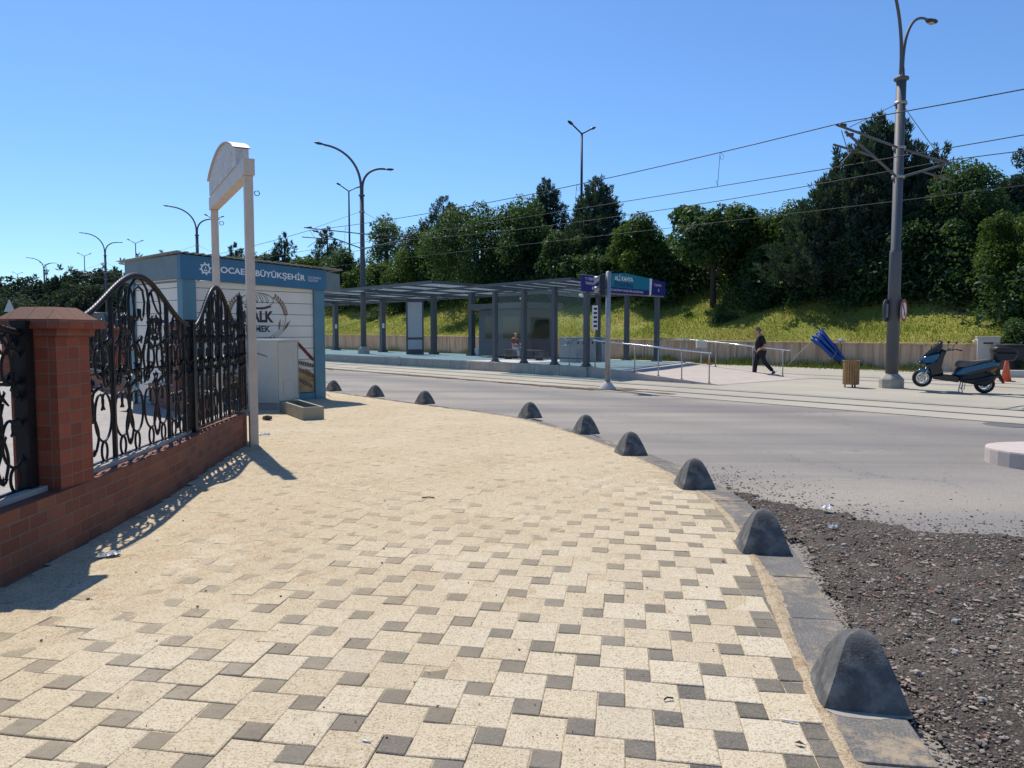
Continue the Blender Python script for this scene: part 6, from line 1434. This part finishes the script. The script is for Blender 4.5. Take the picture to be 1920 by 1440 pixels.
for i in range(7):
    a = fa + fd * (2.15 + 5.8 * (i // 2) + 2.72 * (i % 2)); b_ = a + fd * 2.68; labs = ['far fence panel right behind the near arch, next to the kiosk corner', 'far fence panel just before the second far brick pillar', 'far fence panel just after the second far brick pillar', 'far fence panel just before the third far brick pillar', 'far fence panel just after the third far brick pillar', 'far fence panel just before the fourth far brick pillar', 'last far fence panel beyond the fourth far brick pillar']
    if fpan is None: fpan = iron_panel(labs[i], (a.x, a.y), (b_.x, b_.y), .52, (1.5, 1.5), 1.85, [.67, 1.34, 2.01], [], 3, True, 'iron fence panels across the courtyard')
    else: dup(fpan, (a.x, a.y, .52), math.atan2(fd.y, fd.x), labs[i])
# left hand pillar of the courtyard and its wall at the frame edge
lw = thing('low_wall', 'distant brick wall stretch at the left frame edge across the courtyard', 'wall', (-14.6, 25.2, 0), R(172)); m = MB(); m.box(0, 9, -.16, .16, -.05, .48, 0, None, True); m.build('brickwork', M['brick_wall'], lw)
r_ = dup(pill, (-15.75, 24.2, .482), R(-8), 'brick pillar across the courtyard at the left frame edge'); r_['group'] = 'far courtyard pillars'
# a minibus and a pair of road signs far behind the pillar
v0 = at(175, 640, 34); vb = thing('minibus', 'dark minibus parked far behind the brick pillar, only its roof showing', 'minibus', (v0.x, v0.y, RZ), R(150))
m = MB(); m.prof([(-2.6, .35), (-2.6, 1.7), (-2.45, 2.5), (1.5, 2.55), (1.9, 2.35), (2.5, 1.45), (2.8, 1.2), (2.85, .4)], .95, 0, .97, .85); m.build('body', paint('dark green grey van paint', (.06, .085, .09), .3, .1), vb)
for x0, x1 in ((-2.3, -1.1), (-1.0, .2), (.3, 1.3)):
    for ya in (-.962, .951): m = MB(); m.box(x0, x1, ya, ya + .011, 1.5, 2.2); m.build('window', M['dark_glass'], vb)
for x in (-1.7, 1.8):
    for y in (-.88, .88): m = MB(); m.lathe([(.2, -.1), (.33, -.1), (.35, 0), (.33, .1), (.2, .1)], 20, 0, Matrix.Translation((x, y, .35)) @ Matrix.Rotation(R(90), 4, 'X')); m.build('wheel', M['tyre'], vb)
t0 = at(20, 640, 48); sgn_ = thing('warning_sign', 'triangular warning sign over a small round sign, seen far off at the left edge', 'road sign', (t0.x, t0.y, RZ), R(-20))
zt_ = at(20, 583, 48).z; m = MB(); m.tube([(0, .05, 0), (0, .05, zt_ + .4)], .04, 8); m.build('post', M['galv'], sgn_)
m = MB(); m.prism([(-.48, zt_), (.48, zt_), (0, zt_ + .78)], 0, .02, 0, Matrix(((1, 0, 0, 0), (0, 0, -1, .02), (0, 1, 0, 0), (0, 0, 0, 1)))); m.build('triangle', paint('pale sign back', (.42, .47, .5), .5, .05), sgn_)
m = MB(); m.lathe([(.36, -.01), (.36, .01)], 24, 0, Matrix.Translation((0, 0, zt_ - .42)) @ Matrix.Rotation(R(90), 4, 'X')); m.build('disc', M['white'], sgn_); m = MB(); m.lathe([(.26, -.013), (.36, -.013), (.36, -.011), (.26, -.011), (.26, -.013)], 24, 0, Matrix.Translation((0, -.0, zt_ - .42)) @ Matrix.Rotation(R(90), 4, 'X'), False, False); m.build('red_ring', M['red'], sgn_)
# ------------------------------------------------------------------ trees
TR = np.random.RandomState(5)
def unit(n):
    v = TR.normal(size=(n, 3)); return v / np.linalg.norm(v, axis=1, keepdims=True)
def leaves(cent, nrm, size, aspect=0.55):
    n = len(cent); a = unit(n); u = np.cross(nrm, a); u /= np.linalg.norm(u, axis=1, keepdims=True) + 1e-9; v = np.cross(nrm, u)
    L = (size * TR.uniform(.65, 1.35, n))[:, None]; w = L * aspect
    fold = nrm * L * .12
    return np.stack([cent - u * L * .5, cent + v * w * .5 + fold, cent + u * L * .5, cent - v * w * .5 + fold], 1)
def crown_round(lobes, nleaf, size, shell=0.45):
    L = np.array(lobes); wts = L[:, 3] ** 2; k = TR.choice(len(L), nleaf, p=wts / wts.sum())
    d = unit(nleaf); d[:, 2] = np.where(TR.uniform(size=nleaf) < .3, np.abs(d[:, 2]), d[:, 2]); rr = 1 - shell * TR.uniform(size=nleaf) ** 1.6 + TR.normal(0, .05, nleaf)
    c = L[k, :3] + d * (L[k, 3] * rr)[:, None]; nr = d * .6 + unit(nleaf) * .7 + np.array([0, 0, .25]); nr /= np.linalg.norm(nr, axis=1, keepdims=True)
    clump = TR.uniform(-.22, .22, len(L))[k]
    tone = np.clip(.40 + clump + TR.normal(0, .16, nleaf), 0, 1)
    return leaves(c, nr, size), tone
def trunk_mesh(h, r, limbs, mb=None):
    m = MB(); m.tube([(0, 0, -.6), (.05 * h * .1, 0, h * .3), (0, .04 * h * .1, h * .65), (0, 0, h)], [r * 1.25, r, r * .75, r * .45], 8)
    for (z, e) in limbs: m.tube([(0, 0, z), (e[0] * .45, e[1] * .45, z + (e[2] - z) * .55), e], [r * .5, r * .32, r * .1], 6)
    return m
def tree_round(name, label, loc, h, w, leaf, nleaf=15000, size=.17, seed=0, base=.28, group=None, lobes_n=34, shape=1.0):
    r_ = random.Random(seed); lob = []
    zc, rz, rx = h * (base + (1 - base) / 2), h * (1 - base) / 2, w / 2
    for k in range(lobes_n):
        a = r_.uniform(0, 6.28); u_ = r_.uniform(-.95, 1); q = math.sqrt(max(0, 1 - u_ * u_)); f_ = r_.uniform(.45, .82) ** .8; rad = r_.uniform(.22, .46) * min(rx, rz)
        lob.append((math.cos(a) * q * rx * f_, math.sin(a) * q * rx * f_, zc + u_ * rz * f_ * shape, rad))
    lob.append((0, 0, zc, min(rx, rz) * .6))
    o = thing(name, label, 'tree', loc, r_.uniform(0, 6.28), group); q, t_ = crown_round(lob, nleaf, size); np_mesh('crown', q, M[leaf], t_, o)
    trunk_mesh(h * .8, .02 * h + .04, [(h * r_.uniform(.22, .5), (l[0] * .9, l[1] * .9, l[2])) for l in lob[:9]]).build('trunk', M['bark'], o); return o
def tree_conifer(name, label, loc, h, w, leaf='leaf_c', sprays=620, per=34, seed=0, group=None, power=.85, base=.03, size=.20, ragged=.18, leaders=None):
    r_ = np.random.RandomState(seed); o = thing(name, label, 'tree', loc, 0 if leaders else r_.uniform(0, 6.28), group); qs, ts = [], []
    if leaders is None: leaders = [(0, 0, 1.0, 1.0), (w * .12, w * .06, .90, .7), (-w * .13, -w * .05, .85, .7), (w * .02, -w * .14, .80, .7)]
    wt = np.array([l[2] * l[3] for l in leaders]); wt = wt / wt.sum()
    for k in range(sprays):
        lx, ly, lh, lw = leaders[r_.choice(len(leaders), p=wt)]; H = h * lh
        f_ = 1 - (1 - r_.uniform()) ** .58; z = H * (base + (1 - base) * f_); a = r_.uniform(0, 6.28)
        env = (w / 2) * lw * (1 - f_ ** 1.25) ** (power + .12) * (1 + ragged * math.sin(a * 3 + f_ * 9 + seed) + ragged * r_.normal() * .6) + .04
        d = np.array([math.cos(a), math.sin(a), 0]); up = r_.uniform(.45, 1.0) + .9 * f_ ** 3; ax = d * max(.12, 1 - .45 * up) + np.array([0, 0, up]); ax /= np.linalg.norm(ax)
        L = (h * .07 * r_.uniform(.7, 1.4) + .30) * (1 - .45 * f_ ** 2); b = d * env * r_.uniform(.35, .95) + np.array([lx * (1 - .3 * f_), ly, z - L * .45]); n = int(per * r_.uniform(.6, 1.4)); tt = r_.uniform(0, 1, n)
        rad = L * .24 * np.sin(np.pi * np.clip(tt * .9 + .08, 0, 1)); off = unit(n) * (rad * r_.uniform(.3, 1, n))[:, None]; c = b + ax * (tt * L)[:, None] + off
        dirs = ax * .85 + off / (np.linalg.norm(off, axis=1, keepdims=True) + 1e-6) * .6 + unit(n) * .25; dirs /= np.linalg.norm(dirs, axis=1, keepdims=True)
        s_ = unit(n); sd_ = np.cross(dirs, s_); sd_ /= np.linalg.norm(sd_, axis=1, keepdims=True); ln = (size * r_.uniform(.6, 1.4, n))[:, None]; wd = ln * .26
        qs.append(np.stack([c, c + dirs * ln * .5 + sd_ * wd * .5, c + dirs * ln, c + dirs * ln * .5 - sd_ * wd * .5], 1)); ts.append(np.clip(r_.uniform(.15, .75) + r_.normal(0, .12, n), 0, 1))
    np_mesh('crown', np.concatenate(qs), M[leaf], np.concatenate(ts), o)
    trunk_mesh(h * .9, .014 * h + .05, []).build('trunk', M['bark'], o); return o
def spot(px_, n):           # ground point on the slope seen along photo column px_ at track offset n
    k = (px_ - 960) / FPX; s = (NN.x * n - k * NN.y * n) / (k * TT.y - TT.x); p = P(s, n); return Vector((p.x, p.y, terr(s, n)))
def fit(px_, n, ytop): p = spot(px_, n); return p, at(px_, ytop, p.y).z - p.z
def wid(p, pxw): return pxw * p.y / FPX
def R_(px_, n, ytop, pxw, name, label, leaf, **kw):
    p, h = fit(px_, n, ytop); return tree_round(name, label, p, h, wid(p, pxw), leaf, **kw)
def CF(px_, n, ytop, pxw, name, label, **kw):
    p, h = fit(px_, n, ytop); return tree_conifer(name, label, p, h, wid(p, pxw), **kw)
GT = 'trees on the slope above the wall'
CF(1635, 43.5, 222, 300, 'cypress_tree', 'largest dark conifer with ragged pointed tops right behind the near mast', sprays=3000, per=52, seed=3, group=GT, power=.62, size=.26, ragged=.16, leaders=[(0, 0, 1.0, .75), (-2.3, .3, .84, .62), (2.0, .2, .88, .58), (-1.2, -.8, .94, .55), (1.0, -.9, .95, .55), (-3.6, -.3, .66, .6), (3.2, -.4, .70, .6)])
CF(1114, 45.0, 328, 205, 'cypress_tree', 'broad dark pointed conifer in the middle behind the station sign', sprays=1500, per=46, seed=5, group=GT, power=.78, size=.27)
CF(1024, 46.5, 336, 140, 'cypress_tree', 'slim dark conifer with spire tip left of the broad middle conifer', sprays=1150, per=46, seed=8, group=GT, power=.78, size=.27)
CF(833, 46.5, 366, 200, 'cypress_tree', 'dark conifer at the left end of the dense tree group above the canopy', sprays=1150, per=46, seed=9, group=GT, power=.8, size=.27)
CF(1752, 45.5, 268, 95, 'cypress_tree', 'small dark conifer tip squeezed between the largest conifer and the round tree', sprays=360, seed=12, group=GT, power=.5, size=.24)
R_(905, 42.5, 378, 230, 'broadleaf_tree', 'wide dark green leafy tree filling the ridge above the canopy end', 'leaf_a', nleaf=21000, size=.26, seed=2, base=.05, group=GT)
R_(975, 43.0, 376, 150, 'broadleaf_tree', 'dark leafy tree just left of the slim conifer', 'leaf_a', nleaf=15000, size=.25, seed=4, base=.05, group=GT)
R_(800, 43.0, 425, 120, 'broadleaf_tree', 'fresh green leafy tree beneath the left dark conifer', 'leaf_b', nleaf=11000, size=.25, seed=6, base=.05, group=GT)
R_(1052, 41.8, 424, 90, 'broadleaf_tree', 'small grey green bushy tree in front of the broad middle conifer', 'leaf_a', nleaf=9000, size=.2, seed=10, base=.02, group=GT)
R_(1192, 41.8, 405, 122, 'broadleaf_tree', 'round topped green tree right behind the station sign', 'leaf_b', nleaf=14000, size=.19, seed=11, base=.03, group=GT)
R_(1335, 41.0, 374, 172, 'fig_tree', 'large leaved tree with visible slim trunks and a bare grass gap below', 'leaf_a', nleaf=11000, size=.30, seed=13, base=.33, group=GT, lobes_n=46)
R_(1482, 43.0, 366, 160, 'broadleaf_tree', 'round green tree at the left foot of the largest conifer', 'leaf_b', nleaf=16000, size=.19, seed=14, base=.04, group=GT)
R_(1800, 42.2, 296, 165, 'broadleaf_tree', 'tall round leafy tree immediately right of the near mast', 'leaf_a', nleaf=17000, size=.17, seed=15, base=.05, group=GT)
R_(1897, 39.6, 384, 150, 'broadleaf_tree', 'bright yellow green tree leaning in at the right frame edge', 'leaf_b', nleaf=16000, size=.14, seed=16, base=.10, group=GT)
R_(1700, 42.0, 400, 150, 'broadleaf_tree', 'dark bushy tree in the shade directly behind the near mast', 'leaf_a', nleaf=14000, size=.18, seed=17, base=.02, group=GT)
R_(1580, 41.6, 440, 170, 'broadleaf_tree', 'dark low tree in the shade left of the near mast', 'leaf_a', nleaf=14000, size=.18, seed=18, base=.02, group=GT)
R_(1265, 44.5, 470, 110, 'broadleaf_tree', 'low dark tree behind the gap between station sign and fig tree', 'leaf_a', nleaf=9000, size=.2, seed=19, base=.02, group=GT)
R_(1410, 44.0, 455, 120, 'broadleaf_tree', 'low shaded tree between fig tree and the round green tree', 'leaf_a', nleaf=10000, size=.2, seed=20, base=.02, group=GT)
R_(1110, 42.2, 470, 130, 'broadleaf_tree', 'low dark tree mass behind the shelter roof', 'leaf_a', nleaf=11000, size=.2, seed=21, base=.02, group=GT)
R_(1905, 47.5, 318, 110, 'pine_tree', 'loose blue green pine at the upper right frame edge', 'leaf_c', nleaf=14000, size=.16, seed=22, base=.15, group=GT)
R_(1935, 49.0, 262, 90, 'pine_tree', 'tall sparse pine branch tips poking in at the right frame edge', 'leaf_c', nleaf=8000, size=.15, seed=23, base=.4, group=GT)
R_(728, 48.5, 398, 78, 'poplar_tree', 'pale sparse poplar against the sky right of the left twin lamp mast', 'leaf_d', nleaf=3600, size=.36, seed=24, base=.12, group=GT, lobes_n=60)
R_(700, 44.0, 488, 120, 'broadleaf_tree', 'small bright green tree behind the canopy mast', 'leaf_b', nleaf=9000, size=.3, seed=25, base=.05, group=GT)
R_(762, 42.8, 470, 90, 'broadleaf_tree', 'light green bushy tree right of the pale poplar', 'leaf_b', nleaf=9000, size=.26, seed=26, base=.05, group=GT)
R_(650, 44.0, 470, 100, 'broadleaf_tree', 'green leafy tree just above the right end of the kiosk roof', 'leaf_a', nleaf=9000, size=.3, seed=27, base=.05, group=GT)
CF(617, 47.5, 430, 100, 'cypress_tree', 'dark twin tipped conifer above the right half of the kiosk roof', sprays=420, seed=28, group=GT, power=.55, size=.4)
CF(537, 48.0, 437, 90, 'cypress_tree', 'dark conifer above the middle of the kiosk roof', sprays=420, seed=29, group=GT, power=.6, size=.42)
CF(446, 48.5, 458, 76, 'cypress_tree', 'dark conifer between the two cream entrance posts', sprays=320, seed=30, group=GT, power=.6, size=.5)
CF(312, 49.0, 462, 60, 'cypress_tree', 'dark conifer tip poking over the left end of the kiosk roof', sprays=260, seed=31, group=GT, power=.6, size=.6)
R_(490, 45.0, 476, 110, 'broadleaf_tree', 'dull green tree between the two conifers above the kiosk roof', 'leaf_a', nleaf=7000, size=.4, seed=32, base=.05, group=GT)
R_(580, 45.0, 480, 90, 'broadleaf_tree', 'green tree crown low above the kiosk roof right part', 'leaf_b', nleaf=6000, size=.36, seed=33, base=.05, group=GT)
# shaded shrubs that fill the foot of the trees, and one shrub behind the canopy
def thicket(name, segs, nleaf, size, leaf):
    lob = []
    for (px0, px1, n0, n1, h0, h1, cnt) in segs:
        for k in range(cnt):
            p = spot(TR.uniform(px0, px1), TR.uniform(n0, n1)); r_ = TR.uniform(.7, 1.5) * (h0 + h1) / 5; z = p.z + TR.uniform(.0, 1) ** 1.2 * (h1 - r_ * .6); lob.append((p.x, p.y, z, r_))
    q, t_ = crown_round(lob, nleaf, size, .6); return kind(np_mesh(name, q, M[leaf], t_), 'stuff')
thicket('undergrowth', [(1130, 1270, 41, 44.5, 1.2, 3.2, 45), (1390, 1900, 39.9, 44.0, 1.0, 3.6, 190), (1225, 1400, 42.5, 45.5, 1.2, 3.6, 60), (1400, 1640, 38.9, 40.2, .5, 1.3, 26), (850, 1130, 40.5, 43.5, 1.2, 3.5, 85), (640, 850, 41, 44, 1.2, 4, 60), (400, 660, 42, 46, 1.5, 5, 70), (1840, 1990, 37.4, 40, .8, 2.5, 40)], 88000, .24, 'leaf_a')
thicket('slope_shrubs', [(1345, 1372, 37.6, 38.6, .6, 1.3, 6), (1280, 1300, 38.6, 39.2, .4, .8, 3), (1890, 1960, 34.2, 35.6, .5, 1.2, 14), (1860, 1930, 33.6, 34.4, .2, .6, 12), (690, 712, 39, 40, .6, 1.6, 6)], 8000, .13, 'leaf_a')
# far wood at the left, fading into the distance
pr = []
pc_ = tree_conifer('far_conifer', 'distant dark conifer, nearest of the far row behind the left kiosk corner', spot(250, 44), 11, 6, 'leaf_far', 420, 26, 41, 'far trees left of the kiosk', .7, .03, .6)
pd_ = tree_round('far_broadleaf', 'distant rounded tree in the far row just left of the kiosk', spot(205, 42), 9, 9, 'leaf_far', 5200, .55, 42, .05, 'far trees left of the kiosk')
fr_ = random.Random(9); rowlab = ['far conifer behind the fence arch near the kiosk', 'far conifer with twin tip above the fence arch', 'slim far conifer left of the fence arch', 'far conifer standing above the minibus', 'pale far tree above the pillar cap', 'far round tree left of the pillar cap', 'far conifer by the farther twin lamp mast', 'small far conifer near the warning sign', 'far tree behind the warning sign', 'farthest conifer at the left frame edge', 'far rounded tree beside the farthest conifer', 'low far tree left of the far twin lamp mast']
for i, (px_, Y, yt, kd) in enumerate(((232, 118, 492, 0), (197, 128, 500, 0), (172, 120, 508, 1), (140, 135, 506, 0), (118, 142, 503, 0), (150, 112, 532, 1), (95, 150, 512, 0), (70, 150, 520, 0), (40, 165, 520, 1), (10, 170, 524, 0), (-15, 170, 522, 1), (185, 105, 535, 1))):
    p = at(px_, 640, Y); zt2 = at(px_, yt, Y).z; g_ = 1.0; h = zt2 - g_; k = h / (11 if kd == 0 else 9); dup(pc_ if kd == 0 else pd_, (p.x, p.y, g_), fr_.uniform(0, 6), rowlab[i], (k * 1.1, k * 1.1, k))
for o_, px_, Y, yt, hh in ((pc_, 262, 100, 482, 11), (pd_, 215, 110, 505, 9)):
    p = at(px_, 640, Y); zt2 = at(px_, yt, Y).z; o_.location = (p.x, p.y, 1.0); k = (zt2 - 1.0) / hh; o_.scale = (k, k, k)
lob = []
for k in range(150):
    px_ = TR.uniform(-60, 400); Y = TR.uniform(120, 230); p = at(px_, 620, Y); top_ = at(px_, TR.uniform(540, 575), Y).z; lob.append((p.x, p.y, TR.uniform(0.2, .95) * top_, TR.uniform(2.2, 4.2)))
q, t_ = crown_round(lob, 60000, .5, .6); kind(np_mesh('far_wood', q, M['leaf_far'], t_), 'stuff')
lob = []
for k in range(160):
    px_ = TR.uniform(380, 2100); n = TR.uniform(47, 52); p = spot(px_, n); hh = TR.uniform(.1, .9) * (2.0 if px_ > 700 else 2.6); lob.append((p.x, p.y, p.z + hh, TR.uniform(1.1, 1.8)))
q, t_ = crown_round(lob, 24000, .5, .6); kind(np_mesh('back_wood', q, M['leaf_a'], t_), 'stuff')
